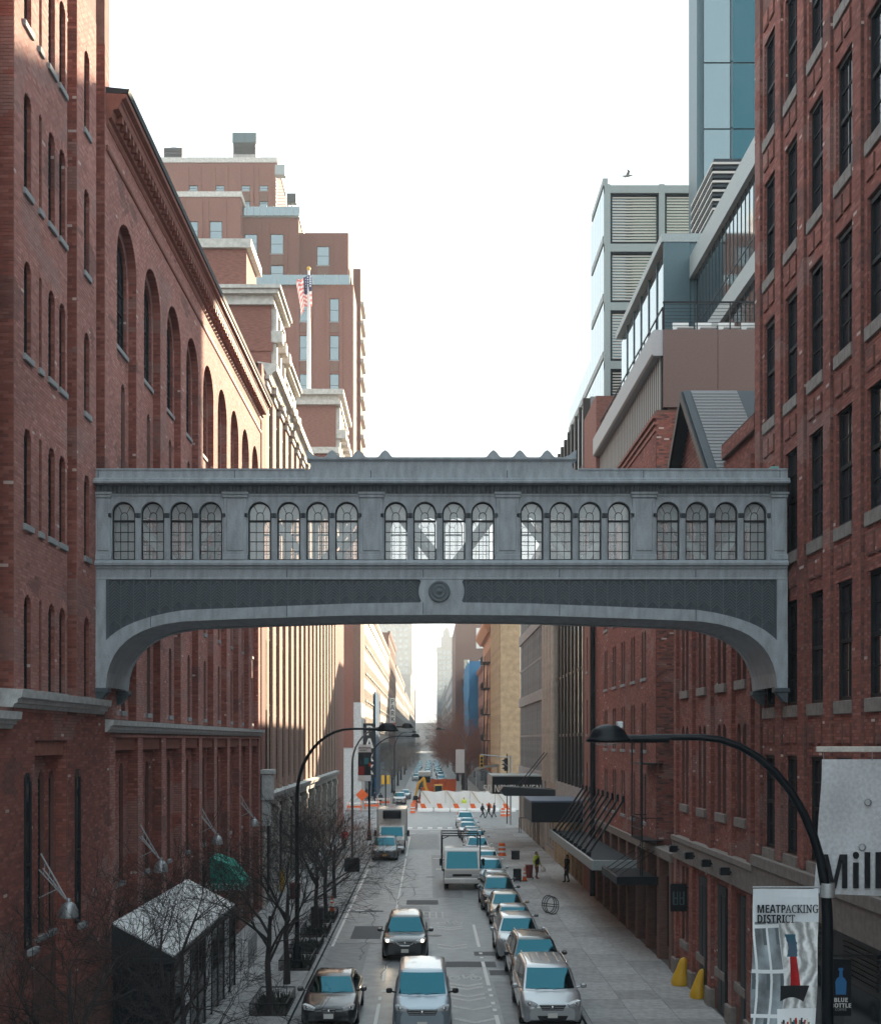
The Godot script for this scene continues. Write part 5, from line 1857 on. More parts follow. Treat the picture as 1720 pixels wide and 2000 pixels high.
func make_right_row() -> void:
	# narrow brick bay, bronze finned glass building, columned stone front, gridded stone block
	var a := building("narrow_brick_bay", "narrow brick bay with a black drain pipe beside the paired slit windows", 1, 70.5, RX)
	window_block(a, U(76.0), 0.0, 0.0, 29.0, 0.0, [U(72.2), U(74.4)], [[5.8, 7.9], [9.6, 11.7], [13.4, 15.5], [17.2, 19.3], [21.0, 23.1]], 0.5, M.brick_far, M.glass_dark, true)
	var pi := MB.new()
	pi.bar(Vector3(0.0, 0.3, 0.2), Vector3(0.0, 24.0, 0.2), 0.16, 8)
	part(a, "drain_pipe", pi, M.black)
	var b := building("finned_glass_building", "glass fronted building with dark vertical bronze fins on the right", 1, 76.0, RX)
	var cb := MB.new()
	cb.box(U(93.0), 0.0, -8.0, 0.0, 30.5, -0.4)
	part(b, "core", cb, M.grey_stone)
	for k in 8:
		var x := -k * 2.1
		var g := MB.new()
		g.box(x - 2.0, 6.4, -0.4, x - 0.35, 30.0, -0.05)
		part(b, "glass_bay", g, M.glass_sky if k % 2 else M.glass_dark)
		var f := MB.new()
		f.box(x - 0.35, 6.2, -0.4, x, 30.4, 0.05)
		part(b, "fin", f, M.fin)
		for j in 5:
			var t := MB.new()
			t.box(x - 2.0, 9.5 + j * 4.2, -0.3, x - 0.35, 9.7 + j * 4.2, -0.03)
			part(b, "transom", t, M.fin)
	var sb := MB.new()
	sb.box(U(93.0), 3.9, -0.4, 0.0, 6.2, 0.05)
	part(b, "stone_lintel", sb, M.grey_stone)
	for k in 9:
		var q := MB.new()
		q.cbox(-k * 2.1 - 0.35, 0.0, -0.3, -k * 2.1, 3.9, 0.05, 0.02)
		part(b, "ground_pier", q, M.tan_stone)
	var c := building("columned_stone_front", "pale stone front with slim half columns and a bracketed cornice", 1, 93.0, RX)
	window_block(c, U(100.5), 0.0, 0.0, 27.0, 0.0, [U(95.0), U(97.0), U(99.0)], [[1.0, 4.5], [7.0, 10.2], [11.6, 14.8], [16.2, 19.4], [20.8, 24.0]], 1.0, M.beige, M.glass_dark, false, 8.0)
	for k in 4:
		var q := MB.new()
		q.tube(PackedVector3Array([Vector3(-k * 2.4 - 0.2, 6.0, 0.1), Vector3(-k * 2.4 - 0.2, 25.0, 0.1)]), PackedFloat32Array([0.26, 0.22]), 10)
		q.cbox(-k * 2.4 - 0.55, 25.0, -0.1, -k * 2.4 + 0.15, 25.7, 0.5, 0.04)
		part(c, "half_column", q, M.beige)
	var cc := MB.new()
	cc.run([[-0.2, 25.7], [0.4, 25.7], [0.6, 26.2], [0.9, 26.4], [0.9, 27.0], [-0.2, 27.1]], U(100.5), 0.0)
	part(c, "cornice", cc, M.beige)
	var d := building("gridded_stone_block", "grey stone corner block with wide gridded windows in three tiers by the avenue", 1, 100.5, RX)
	var cd := MB.new()
	cd.box(U(129.5), 0.0, -10.0, 0.0, 26.0, -0.35)
	part(d, "core", cd, M.grey_stone)
	for t in 3:
		var y0: float = [6.6, 13.6, 20.0][t]; var y1: float = [12.7, 19.1, 25.2][t]
		var sp := MB.new()
		sp.box(U(129.5), y1, -0.34, 0.0, y1 + 0.9, 0.06)
		part(d, "spandrel_band", sp, M.grey_stone)
		for k in 14:
			var x := -0.9 - k * 2.0
			var g := MB.new()
			g.box(x - 1.75, y0, -0.35, x, y1, -0.07)
			part(d, "window_glass", g, M.glass_sky if (k + t) % 3 else M.glass_dark)
			var f := MB.new()
			f.box(x, y0, -0.34, x + 0.25, y1, 0.0)
			f.box(x - 1.75, (y0 + y1) * 0.5 - 0.1, -0.25, x, (y0 + y1) * 0.5 + 0.1, -0.04)
			f.box(x - 0.95, y0, -0.25, x - 0.85, y1, -0.04)
			part(d, "mullion", f, M.grey_stone)
	var ep := MB.new()
	ep.box(-0.65, 0.0, -0.34, 0.0, 26.0, 0.05)
	part(d, "end_pier", ep, M.grey_stone)
	var lo := MB.new()
	lo.box(U(129.5), 4.6, -0.34, 0.0, 6.6, 0.08)
	part(d, "shop_lintel", lo, M.grey_stone)
	for k in 8:
		var q := MB.new()
		q.cbox(-0.2 - k * 4.0 - 0.6, 0.0, -0.3, -0.2 - k * 4.0, 4.6, 0.06, 0.03)
		part(d, "shop_pier", q, M.beige)
		if k < 7:
			var g := MB.new()
			g.box(-0.2 - k * 4.0 - 4.0, 0.4, -0.36, -0.8 - k * 4.0, 4.6, -0.3)
			part(d, "shop_window", g, M.glass_dark)
	# terrace warehouse ground storey
	var e := building("market_shopfront", "brown shopfront of piers and dark openings under the black canopy", 1, 48.4, RX)
	var eb := MB.new()
	eb.box(U(70.5), 0.0, -0.9, 0.0, 4.4, -0.35)
	part(e, "back_wall", eb, M.fin)
	for k in 9:
		var q := MB.new()
		q.cbox(-k * 2.65 - 0.55, 0.0, -0.36, -k * 2.65, 4.4, 0.06, 0.03)
		part(e, "pier", q, M.brick_brown)
		if k < 8:
			var g := MB.new()
			g.box(-k * 2.65 - 2.6, 0.7, -0.35, -k * 2.65 - 0.6, 3.6, -0.28)
			part(e, "shop_window", g, M.glass_dark)
	var l2 := MB.new()
	l2.run([[-0.4, 4.4], [0.1, 4.4], [0.12, 4.75], [-0.4, 4.8]], U(70.5), 0.0)
	part(e, "lintel", l2, M.belt)
	var pf := MB.new()
	pf.box(U(52.0), 4.8, -6.0, -0.1, 9.5, -1.6)
	part(e, "yard_wall", pf, M.mortar_dark)

# ---------------------------------------------------------------- beyond the avenue
func street_block(nm: String, label: String, side: int, d0: float, d1: float, x: float, h: float, m: Material, bay: float, floors: float, ww: float, wh: float, glass: Material, depth := 14.0, shop := 5.0) -> Node3D:
	var b := building(nm, label, side, d0, x)
	var xs := []
	var n := int((d1 - d0) / bay)
	for i in n: xs.append(U(d0 + (i + 0.5) * bay))
	var rows := []
	var y := shop + 0.8
	while y + wh < h - 0.8:
		rows.append([y, y + wh])
		y += floors
	window_block(b, minf(U(d0), U(d1)), maxf(U(d0), U(d1)), 0.0, h, 0.0, xs, rows, ww, m, glass, false, depth, 1, false, 1, 0.03)
	var c := MB.new()
	c.run([[-0.2, h - 0.5], [0.1, h - 0.5], [0.35, h - 0.1], [0.4, h + 0.3], [-0.2, h + 0.35]], minf(U(d0), U(d1)), maxf(U(d0), U(d1)))
	part(b, "cornice", c, m)
	var s := MB.new()
	for i in n:
		s = MB.new()
		var u := U(d0 + (i + 0.5) * bay)
		s.box(u - bay * 0.36, 0.3, 0.0, u + bay * 0.36, shop - 0.6, 0.06)
		part(b, "shop_window", s, M.glass_dark)
	return b

func end_windows(b: Node3D, x0: float, x1: float, y0: float, y1: float, nx: int, ny: int, w: float, h: float, glass: Material) -> void:
	# windows on the end that faces the camera (world aligned, z just proud of the end wall)
	for i in nx:
		for j in ny:
			var m := MB.new()
			var x := lerpf(x0, x1, (i + 0.5) / nx); var y := lerpf(y0, y1, (j + 0.5) / ny)
			m.box(-0.1, y - h * 0.5, -x - w * 0.5, 0.05, y + h * 0.5, -x + w * 0.5)
			part(b, "end_window", m, glass)

func make_far_street() -> void:
	# left beyond the avenue
	var f := street_block("corner_office_block", "sunlit beige office block with small windows on the avenue's far left corner", -1, 172.0, 281.0, LX, 29.0, M.beige, 3.4, 3.9, 1.7, 2.4, M.glass_sky, 20.0, 9.5)
	var base := MB.new()
	base.box(-8.9, 0.0, -30.0, 0.02, 14.3, 0.1)
	part(f, "pale_base", base, M.white_stone)
	var bw := MB.new()
	bw.box(-8.9, 14.3, -30.0, 0.0, 29.0, 0.0)
	part(f, "brick_end", bw, M.brick_brown)
	for k in 5:
		for j in 14:
			var fe := MB.new()
			fe.box(4.0 + j * 7.6, 11.0 + k * 3.9, 0.0, 9.5 + j * 7.6, 11.2 + k * 3.9, 0.14)
			part(f, "ledge", fe, M.limestone)
	var sgn := thing("vertical_sign", "tall black vertical PARK sign with white letters by the far left corner", "sign", Vector3(LX + 0.95, 4.2, -168.0))
	var sb := MB.new()
	sb.box(-0.85, 0.0, -0.15, 0.85, 7.4, 0.15)
	part(sgn, "board", sb, M.black)
	var kk := 0
	for ch in ["P", "A", "R", "K"]:
		text(sgn, ch, 1.35, Vector3(0, 6.4 - kk * 1.78, 0.16), M.white, true)
		kk += 1
	var bb := MB.new()
	bb.bar(Vector3(-1.0, 2, 0), Vector3(-0.8, 2, 0), 0.08); bb.bar(Vector3(-1.0, 6, 0), Vector3(-0.8, 6, 0), 0.08)
	part(sgn, "bracket", bb, M.iron)
	var bp := thing("blue_hoarding", "tall blue hoarding panel on the beige office block front", "hoarding", Vector3(LX + 0.2, 0.2, -208.0))
	var bpm := MB.new()
	bpm.box(0.0, 0.0, -7.0, 0.25, 17.0, 7.0)
	part(bp, "sheet", bpm, M.blue_net)
	var bq := MB.new()
	for k in 4: bq.bar(Vector3(0.4, 0, -6.5 + k * 4.4), Vector3(0.4, 17.3, -6.5 + k * 4.4), 0.06, 6)
	part(bp, "scaffold_pole", bq, M.steel)
	var g := street_block("parking_garage", "brick walk-up with arched top windows and a PARK sign down the left side", -1, 281.0, 340.0, LX, 34.0, M.brick_tower2, 4.0, 4.0, 1.8, 2.6, M.glass_sky)
	var ps := thing("parking_sign", "narrow PARK sign with red foot on the distant left brick front", "sign", Vector3(LX + 0.9, 13.4, -280.0))
	var pm := MB.new()
	pm.box(-0.6, 0, -0.2, 0.6, 5.6, 0.2)
	part(ps, "board", pm, M.white)
	var pf := MB.new()
	pf.box(-0.6, -1.8, -0.2, 0.6, -0.05, 0.2)
	part(ps, "foot_panel", pf, M.red)
	for i in 4: text(ps, ["P", "A", "R", "K"][i], 1.1, Vector3(0, 4.75 - i * 1.35, 0.22), M.black, true)
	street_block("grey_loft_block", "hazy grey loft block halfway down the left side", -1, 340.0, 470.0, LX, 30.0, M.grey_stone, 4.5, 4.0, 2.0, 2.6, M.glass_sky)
	var ta := street_block("slab_tower", "tall hazy grey slab tower with a flat crown on the far left", -1, 902.0, 960.0, LX - 2.6, 104.0, M.grey_stone, 6.4, 4.2, 3.2, 2.6, M.glass_sky, 30.0)
	var crown := MB.new()
	crown.box(2, 104, -20, 40, 112, -4)
	part(ta, "penthouse", crown, M.grey_stone)
	end_windows(ta, 2.0, 28.0, 50.0, 102.0, 6, 12, 2.4, 2.4, M.glass_sky)
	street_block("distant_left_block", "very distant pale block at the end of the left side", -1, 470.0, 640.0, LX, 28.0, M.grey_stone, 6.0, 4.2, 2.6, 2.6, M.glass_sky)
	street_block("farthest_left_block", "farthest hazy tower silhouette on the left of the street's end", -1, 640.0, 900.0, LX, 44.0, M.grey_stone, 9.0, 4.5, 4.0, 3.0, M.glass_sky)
	# right beyond the avenue
	var t := building("tan_corner_building", "sunlit tan corner building with blank side wall beyond the avenue", 0, 163.0, RX)
	var tm := MB.new()
	tm.box(0.0, 0.0, -22.0, 26.0, 33.0, 0.0)
	part(t, "wall", tm, M.tan_stone)
	for k in 12:
		var s := MB.new()
		s.box(-0.25, 6.0, -1.2 - k * 1.8, 0.0, 33.0, -0.5 - k * 1.8)
		part(t, "pilaster", s, M.tan_stone)
	for i in 5:
		for j in 6:
			var w := MB.new()
			w.box(4.0 + i * 4.4, 8.0 + j * 4.2, -0.1, 5.6 + i * 4.4, 10.8 + j * 4.2, 0.06)
			part(t, "end_window", w, M.glass_sky)
	var fe := street_block("fire_escape_walkup", "orange brick walk-up with black fire escapes and a bracketed cornice", 1, 185.0, 214.0, RX, 26.0, mat("orange_brick", lin(0.42, 0.20, 0.11), 0.9), 3.6, 3.9, 1.4, 2.3, M.glass_dark)
	var cr := MB.new()
	cr.run([[-0.2, 25.6], [0.6, 25.6], [1.3, 26.6], [1.3, 27.2], [-0.2, 27.3]], U(214.0), U(185.0))
	part(fe, "bracketed_cornice", cr, mat("orange_brick", lin(0.42, 0.20, 0.11), 0.9))
	for k in 5:
		var e := MB.new()
		var y := 5.2 + k * 4.0
		e.box(-10.0, y, 0.0, -3.0, y + 0.12, 1.3)
		for j in 15: e.bar(Vector3(-10.0 + j * 0.5, y, 1.28), Vector3(-10.0 + j * 0.5, y + 1.0, 1.28), 0.03, 4)
		for j in 4:
			e.bar(Vector3(-3.0, y, 0.1 + j * 0.4), Vector3(-3.0, y + 1.0, 0.1 + j * 0.4), 0.03, 4)
		e.bar(Vector3(-10.0, y + 1.0, 1.28), Vector3(-3.0, y + 1.0, 1.28), 0.04, 4)
		if k < 4:
			e.bar(Vector3(-8.5, y, 0.9), Vector3(-4.5, y + 4.0, 0.9), 0.08, 4)
			e.bar(Vector3(-8.5, y, 0.4), Vector3(-4.5, y + 4.0, 0.4), 0.08, 4)
		part(fe, "fire_escape", e, M.iron)
	street_block("small_red_walkup", "small red brick walk-up between the fire escapes and the blue netting", 1, 214.0, 236.0, RX, 22.0, M.brick_far, 3.6, 3.8, 1.4, 2.2, M.glass_dark)
	var sc := street_block("scaffolded_building", "building wrapped in bright blue construction netting on the right", 1, 236.0, 268.0, RX, 22.0, M.brick_brown, 4.0, 4.0, 1.6, 2.2, M.glass_dark)
	var nt := MB.new()
	var gg := []
	for i in 14:
		var row := PackedVector3Array()
		for j in 9:
			row.append(Vector3(-32.0 + i * 2.46, 8.5 + j * 2.0 + 0.4 * sin(i * 2.1), 1.6 + 0.35 * sin(i * 1.7 + j * 1.3)))
		gg.append(row)
	nt.grid(gg)
	part(sc, "blue_netting", nt, M.blue_net)
	var ne := MB.new()
	var g2 := []
	for i in 4:
		var row := PackedVector3Array()
		for j in 9: row.append(Vector3(0.4 + 0.2 * sin(j * 2.0 + i), 8.5 + j * 2.0, -0.5 + i * 0.75))
		g2.append(row)
	ne.grid(g2)
	part(sc, "blue_netting", ne, M.blue_net)
	street_block("grey_right_block", "hazy grey brick block beyond the blue netting", 1, 268.0, 330.0, RX, 26.0, M.grey_stone, 4.2, 4.0, 1.8, 2.4, M.glass_sky)
	var bt := building("brown_slab_tower", "tall brown brick slab tower with a pale sign panel behind the fire escapes", 0, 330.0, 7.5)
	window_block(bt, 0.0, 24.0, 0.0, 41.0, 0.0, [3.0, 7.0, 11.0, 15.0, 19.0], [[6, 8.6], [10.5, 13.1], [15, 17.6], [19.5, 22.1], [24, 26.6], [28.5, 31.1]], 1.6, M.brick_brown, M.glass_sky, false, 50.0)
	var pn := MB.new()
	pn.box(5.5, 34.0, 0.0, 13.5, 39.5, 0.3)
	part(bt, "sign_panel", pn, M.white)
	var pt := street_block("pale_setback_tower", "pale hazy tower with setbacks on the right of the street's end", 1, 902.0, 950.0, RX - 2.6, 78.0, M.grey_stone, 6.0, 4.0, 3.0, 2.4, M.glass_sky, 16.0)
	end_windows(pt, 0.8, 15.0, 42.0, 76.0, 5, 9, 1.7, 2.4, M.glass_sky)
	var ptc := MB.new()
	ptc.box(-40, 78, -12, -3, 86, -3); ptc.lathe([[2.8, 86.0], [2.8, 90.0], [0.0, 94.0]], 12, Transform3D(Basis.IDENTITY, Vector3(-8, 0, -7)))
	part(pt, "crown", ptc, M.grey_stone)
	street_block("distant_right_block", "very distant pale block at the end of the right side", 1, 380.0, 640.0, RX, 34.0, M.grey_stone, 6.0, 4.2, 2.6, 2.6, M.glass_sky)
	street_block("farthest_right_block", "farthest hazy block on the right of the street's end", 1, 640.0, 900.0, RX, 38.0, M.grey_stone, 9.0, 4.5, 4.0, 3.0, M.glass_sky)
	var en := building("street_end_block", "pale hazy building closing the view at the far end of the street", 0, 1150.0, -40.0)
	window_block(en, 0.0, 80.0, 0.0, 26.0, 0.0, [10, 20, 30, 40, 50, 60, 70], [[5, 8], [11, 14], [17, 20]], 4.0, M.grey_stone, M.glass_sky, false, 20.0)

func text(p: Node3D, s: String, h: float, at: Vector3, m: Material, bold := false, serif := false, stretch := 1.0, left := false) -> MeshInstance3D:
	var t := TextMesh.new()
	t.text = s
	var f := SystemFont.new()
	f.font_names = PackedStringArray(["Droid Serif" if serif else "Droid Sans"])
	if bold: f.font_weight = 700
	t.font = f
	t.font_size = 64
	t.pixel_size = h / 47.0
	t.depth = 0.012
	t.curve_step = 3.0
	if left: t.horizontal_alignment = HORIZONTAL_ALIGNMENT_LEFT
	var o := part(p, "lettering", t, m)
	o.position = at
	o.scale.x = stretch
	return o

# ---------------------------------------------------------------- vehicles (front towards +z, origin on the road under the middle)
var wheel_mesh := {}
func wheel(car: Node3D, at: Vector3, r: float, w := 0.22) -> void:
	var key := "%.2f" % r
	if not wheel_mesh.has(key):
		var R := Transform3D(Basis(Vector3(0, 0, 1), PI * 0.5), Vector3.ZERO)
		var t := MB.new()
		t.lathe([[r * 0.62, -w * 0.48], [r * 0.93, -w * 0.5], [r, -w * 0.36], [r, w * 0.36], [r * 0.93, w * 0.5], [r * 0.62, w * 0.48], [r * 0.62, -w * 0.48]], 22, R)
		var q := MB.new()
		q.lathe([[0.0, -w * 0.44], [r * 0.16, -w * 0.46], [r * 0.2, -w * 0.36], [r * 0.55, -w * 0.36], [r * 0.62, -w * 0.46], [r * 0.63, w * 0.46], [r * 0.55, w * 0.36], [r * 0.2, w * 0.36], [r * 0.16, w * 0.46], [0.0, w * 0.44]], 20, R)
		for k in 5:
			var a := TAU * k / 5
			for s in [-1.0, 1.0]:
				q.xf = Transform3D(Basis(Vector3(1, 0, 0), a), Vector3.ZERO)
				q.box(s * w * 0.42 - 0.012, r * 0.12, -r * 0.07, s * w * 0.42 + 0.012, r * 0.6, r * 0.07)
		wheel_mesh[key] = [t.mesh(), q.mesh()]
	var o := part(car, "wheel", wheel_mesh[key][0], M.rubber)
	o.position = at
	part(o, "rim", wheel_mesh[key][1], M.rim)

func make_car(label: String, at: Vector3, paint: Material, c: Dictionary, group := "cars in the street", turn := 0.0) -> Node3D:
	var t := thing(c.get("name", "parked_car"), label, c.get("cat", "car"), at, group, turn)
	var L: float = c.L; var W: float = c.W * 0.5; var H: float = c.H
	var belt: float = c.belt; var nose: float = c.nose; var cow: float = c.cowl
	var zf := L * 0.5
	var zc: float = zf - c.hood; var zr: float = zc - c.rake; var zb: float = -zf + c.tail; var ze: float = -zf + c.deck
	var gy := 0.2
	# lower body
	var st := []
	var add := func(z: float, yt: float, wt: float, wm: float, yb: float, crown: float):
		var h := [[0.0, yt + crown], [wt * 0.4, yt + crown * 0.85], [wt * 0.75, yt + crown * 0.45], [wt * 0.93, yt + crown * 0.05], [wm * 0.97, yt - 0.06], [wm * 0.995, yt - 0.16], [wm, lerpf(yb, yt, 0.5)], [wm * 0.985, lerpf(yb, yt, 0.2)], [wm * 0.93, yb]]
		var row := PackedVector3Array()
		for i in range(h.size() - 1, -1, -1): row.append(Vector3(-h[i][0], h[i][1], z))
		for i in range(1, h.size()): row.append(Vector3(h[i][0], h[i][1], z))
		st.append(row)
	add.call(zf, nose - 0.16, W * 0.66, W * 0.72, gy + 0.10, 0.02)
	add.call(zf - 0.05, nose - 0.08, W * 0.78, W * 0.84, gy + 0.03, 0.03)
	add.call(zf - 0.18, nose - 0.01, W * 0.86, W * 0.93, gy, 0.035)
	add.call(zf - 0.45, nose + 0.05, W * 0.90, W * 0.985, gy, 0.04)
	add.call(lerpf(zf, zc, 0.75), lerpf(nose + 0.05, belt, 0.7), W * 0.92, W, gy, 0.035)
	add.call(zc + 0.05, belt, W * 0.93, W, gy, 0.02)
	add.call(lerpf(zc, zb, 0.33), belt, W * 0.93, W, gy, 0.0)
	add.call(lerpf(zc, zb, 0.7), belt + 0.03, W * 0.93, W, gy, 0.0)
	add.call(-zf + 0.55, belt + c.get("rear_up", 0.03), W * 0.9, W * 0.99, gy, 0.0)
	add.call(-zf + 0.15, belt + c.get("rear_up", 0.03) - 0.02, W * 0.86, W * 0.95, gy + 0.03, 0.0)
	add.call(-zf, belt - 0.2, W * 0.74, W * 0.84, gy + 0.1, 0.0)
	var b := MB.new()
	b.grid(st, true)
	for e in [0, st.size() - 1]:
		var ce := Vector3(0, (nose + gy) * 0.5, st[e][0].z)
		for k in st[e].size():
			var p0: Vector3 = st[e][k]; var p1: Vector3 = st[e][(k + 1) % st[e].size()]
			if e == 0: b.tri(ce, p0, p1)
			else: b.tri(ce, p1, p0)
	b.quad(Vector3(-W * 0.9, gy, zf - 0.2), Vector3(W * 0.9, gy, zf - 0.2), Vector3(W * 0.9, gy, -zf + 0.2), Vector3(-W * 0.9, gy, -zf + 0.2))
	part(t, "body", b, paint)
	# greenhouse
	var wb := W * 0.90; var wr: float = W * c.get("roof_w", 0.70)
	var g := []
	var rowf := func(z: float, yt: float, bulge: float):
		var f := clampf((yt - belt) / (H - belt), 0.0, 1.0)
		var wt := lerpf(wb, wr, f)
		var wm := lerpf(wb, wr, f * 0.5)
		var hh := [[0.0, yt + 0.018 * f], [wt * 0.45, yt + 0.014 * f], [wt * 0.8, yt], [wt * 0.96, yt - 0.03 * f], [wt, yt - 0.08 * f], [wm, lerpf(belt, yt, 0.5)], [wb, belt - 0.01]]
		var row := PackedVector3Array()
		for i in range(hh.size() - 1, -1, -1): row.append(Vector3(-hh[i][0], hh[i][1], z + bulge * (1.0 - pow(hh[i][0] / wb, 2))))
		for i in range(1, hh.size()): row.append(Vector3(hh[i][0], hh[i][1], z + bulge * (1.0 - pow(hh[i][0] / wb, 2))))
		g.append(row)
	rowf.call(zc + 0.03, belt, 0.16)
	for k in [0.25, 0.5, 0.75]: rowf.call(lerpf(zc, zr, k), lerpf(belt, H - 0.05, k), lerpf(0.16, 0.10, k))
	rowf.call(zr, H - 0.045, 0.09)
	rowf.call(zr - 0.25, H - 0.012, 0.04)
	rowf.call(lerpf(zr, zb, 0.5), H, 0.0)
	rowf.call(zb + 0.3, H - 0.02, 0.0)
	rowf.call(zb, H - 0.07, -0.03)
	for k in [0.35, 0.7]: rowf.call(lerpf(zb, ze, k), lerpf(H - 0.07, belt, k), -0.06)
	rowf.call(ze, belt, -0.06)
	var gh := MB.new()
	gh.grid(g, true)
	part(t, "cabin", gh, paint)
	# windscreen and rear window
	for s in [[zc, zr, 0.16, 0.10, 1.0], [ze, zb, -0.06, -0.03, -1.0]]:
		var ws := MB.new()
		var gr := []
		for i in 5:
			var v := lerpf(0.07, 0.93, i / 4.0)
			var row := PackedVector3Array()
			for j in 9:
				var u := lerpf(-1.0, 1.0, j / 8.0)
				var x := u * (lerpf(wb, wr, v) - 0.085)
				row.append(Vector3(x, lerpf(belt, H - 0.05, v) + 0.014, lerpf(s[0], s[1], v) + lerpf(s[2], s[3], v) * (1.0 - pow(x / wb, 2)) + 0.018 * s[4]))
			gr.append(row)
		ws.grid(gr, s[4] > 0.0)
		if s[4] > 0.0:
			var w0 := part(t, "windscreen", ws, M.windshield)
			var wp := MB.new()
			for q in [-0.5, 0.08]:
				wp.bar(Vector3(q * W, belt + 0.05, zc + 0.19), Vector3(q * W + 0.42, belt + 0.10, zc + 0.15), 0.009, 4)
			part(w0, "wiper", wp, M.plastic)
		else:
			part(t, "rear_window", ws, M.car_glass)
	# side windows
	for s in [-1.0, 1.0]:
		var zz := [lerpf(zc, zr, 0.5), lerpf(zr, zb, 0.42), lerpf(zr, zb, 0.46), lerpf(zr, zb, 0.93)]
		for k in 2:
			var m := MB.new()
			var q := func(z: float, v: float) -> Vector3:
				return Vector3(s * (lerpf(wb, wr, v * 0.98) + 0.012), lerpf(belt, H - 0.06, v), z)
			var z0: float = zz[k * 2]; var z1: float = zz[k * 2 + 1]
			var zt := lerpf(zc, zr, 0.98) if k == 0 else z0
			var pts := [q.call(lerpf(zc, zr, 0.2) if k == 0 else z0, 0.08), q.call(zt, 0.86), q.call(z1, 0.86), q.call(z1, 0.08)]
			m.out(pts, Vector3(0, belt, z0))
			part(t, "side_window", m, M.car_glass)
		# mirror
		var mi := MB.new()
		mi.cbox(s * (W + 0.13) - 0.10, belt + 0.02, zc - 0.34, s * (W + 0.13) + 0.10, belt + 0.17, zc - 0.18, 0.04)
		mi.bar(Vector3(s * W * 0.88, belt + 0.03, zc - 0.27), Vector3(s * (W + 0.06), belt + 0.07, zc - 0.26), 0.03, 6)
		part(t, "mirror", mi, c.get("mirror", paint))
		# headlight
		var hl := MB.new()
		var y0: float = nose - 0.13; var y1: float = nose + 0.03
		var zq := zf - 0.07
		hl.xf = Transform3D(Basis(Vector3.UP, s * 0.42), Vector3(s * W * 0.70, 0, zq))
		hl.prism(PackedVector2Array([Vector2(-s * 0.20, y0 + 0.02), Vector2(s * 0.14, y0 + 0.03), Vector2(s * 0.20, y1 + 0.035), Vector2(s * 0.06, y1 + 0.01), Vector2(-s * 0.20, y0 + 0.09)]), -0.14, 0.045)
		var ho := part(t, "headlight", hl, c.get("lens", M.lens))
		var bu := MB.new()
		bu.lathe([[0.0, 0.0], [0.05, 0.0], [0.055, 0.02], [0.0, 0.03]], 10, hl.xf * Transform3D(Basis(Vector3.RIGHT, PI * 0.5), Vector3(s * 0.03, (y0 + y1) * 0.5 + 0.02, 0.047)))
		part(ho, "bulb", bu, c.get("bulb", M.chrome))
		# fog lamp
		var fo := MB.new()
		fo.cbox(s * W * 0.62 - 0.08, gy + 0.14, zf - 0.2, s * W * 0.62 + 0.08, gy + 0.24, zf - 0.018, 0.02)
		part(t, "fog_lamp", fo, M.plastic)
	# grille, intake, badge, plate
	var gl := MB.new()
	var gw: float = W * c.get("grille", 0.42)
	var gyc := nose - 0.14
	gl.prism(PackedVector2Array([Vector2(-gw, gyc + 0.08), Vector2(gw, gyc + 0.08), Vector2(gw * 0.8, gyc - 0.09), Vector2(-gw * 0.8, gyc - 0.09)]), zf - 0.2, zf + 0.012)
	var go := part(t, "grille", gl, M.plastic)
	var gb := MB.new()
	for k in 3: gb.box(-gw * (0.95 - k * 0.06), gyc + 0.055 - k * 0.055, zf, gw * (0.95 - k * 0.06), gyc + 0.07 - k * 0.055, zf + 0.022)
	if c.get("vee", false):
		for s in [-1.0, 1.0]:
			gb.bar(Vector3(s * gw * 1.05, gyc + 0.1, zf + 0.01), Vector3(s * gw * 0.45, gyc - 0.1, zf + 0.03), 0.02, 6)
		gb.bar(Vector3(-gw * 0.45, gyc - 0.1, zf + 0.03), Vector3(gw * 0.45, gyc - 0.1, zf + 0.03), 0.02, 6)
	part(go, "chrome_bar", gb, M.chrome)
	var bd := MB.new()
	bd.lathe([[0.0, 0.0], [0.055, 0.0], [0.06, 0.015], [0.0, 0.022]], 12, Transform3D(Basis(Vector3.RIGHT, PI * 0.5), Vector3(0, gyc, zf + 0.02)))
	part(go, "badge", bd, M.chrome)
	var it := MB.new()
	it.prism(PackedVector2Array([Vector2(-W * 0.5, gy + 0.24), Vector2(W * 0.5, gy + 0.24), Vector2(W * 0.42, gy + 0.1), Vector2(-W * 0.42, gy + 0.1)]), zf - 0.2, zf + 0.006)
	part(t, "air_intake", it, M.plastic)
	var pl := MB.new()
	pl.cbox(-0.155, gy + 0.17, zf - 0.02, 0.155, gy + 0.32, zf + 0.028, 0.006)
	part(t, "licence_plate", pl, c.get("plate", M.plate))
	# sill skirt and roof rails
	if c.get("rails", false):
		for s in [-1.0, 1.0]:
			var rr := MB.new()
			rr.tube(PackedVector3Array([Vector3(s * wr * 0.9, H - 0.01, zr - 0.3), Vector3(s * wr * 0.9, H + 0.05, zr - 0.45), Vector3(s * wr * 0.9, H + 0.055, zb + 0.4), Vector3(s * wr * 0.9, H - 0.01, zb + 0.2)]), PackedFloat32Array([0.02, 0.02, 0.02, 0.02]), 6)
			part(t, "roof_rail", rr, M.chrome if c.get("rail_chrome", true) else M.plastic)
	if c.get("ribs", false):
		for k in 4:
			var rb := MB.new()
			var x := lerpf(-wr * 0.6, wr * 0.6, k / 3.0)
			rb.cbox(x - 0.03, H - 0.01, zb + 0.5, x + 0.03, H + 0.028, zr - 0.5, 0.01)
			part(t, "roof_rib", rb, paint)
	var r: float = c.get("wheel", 0.34)
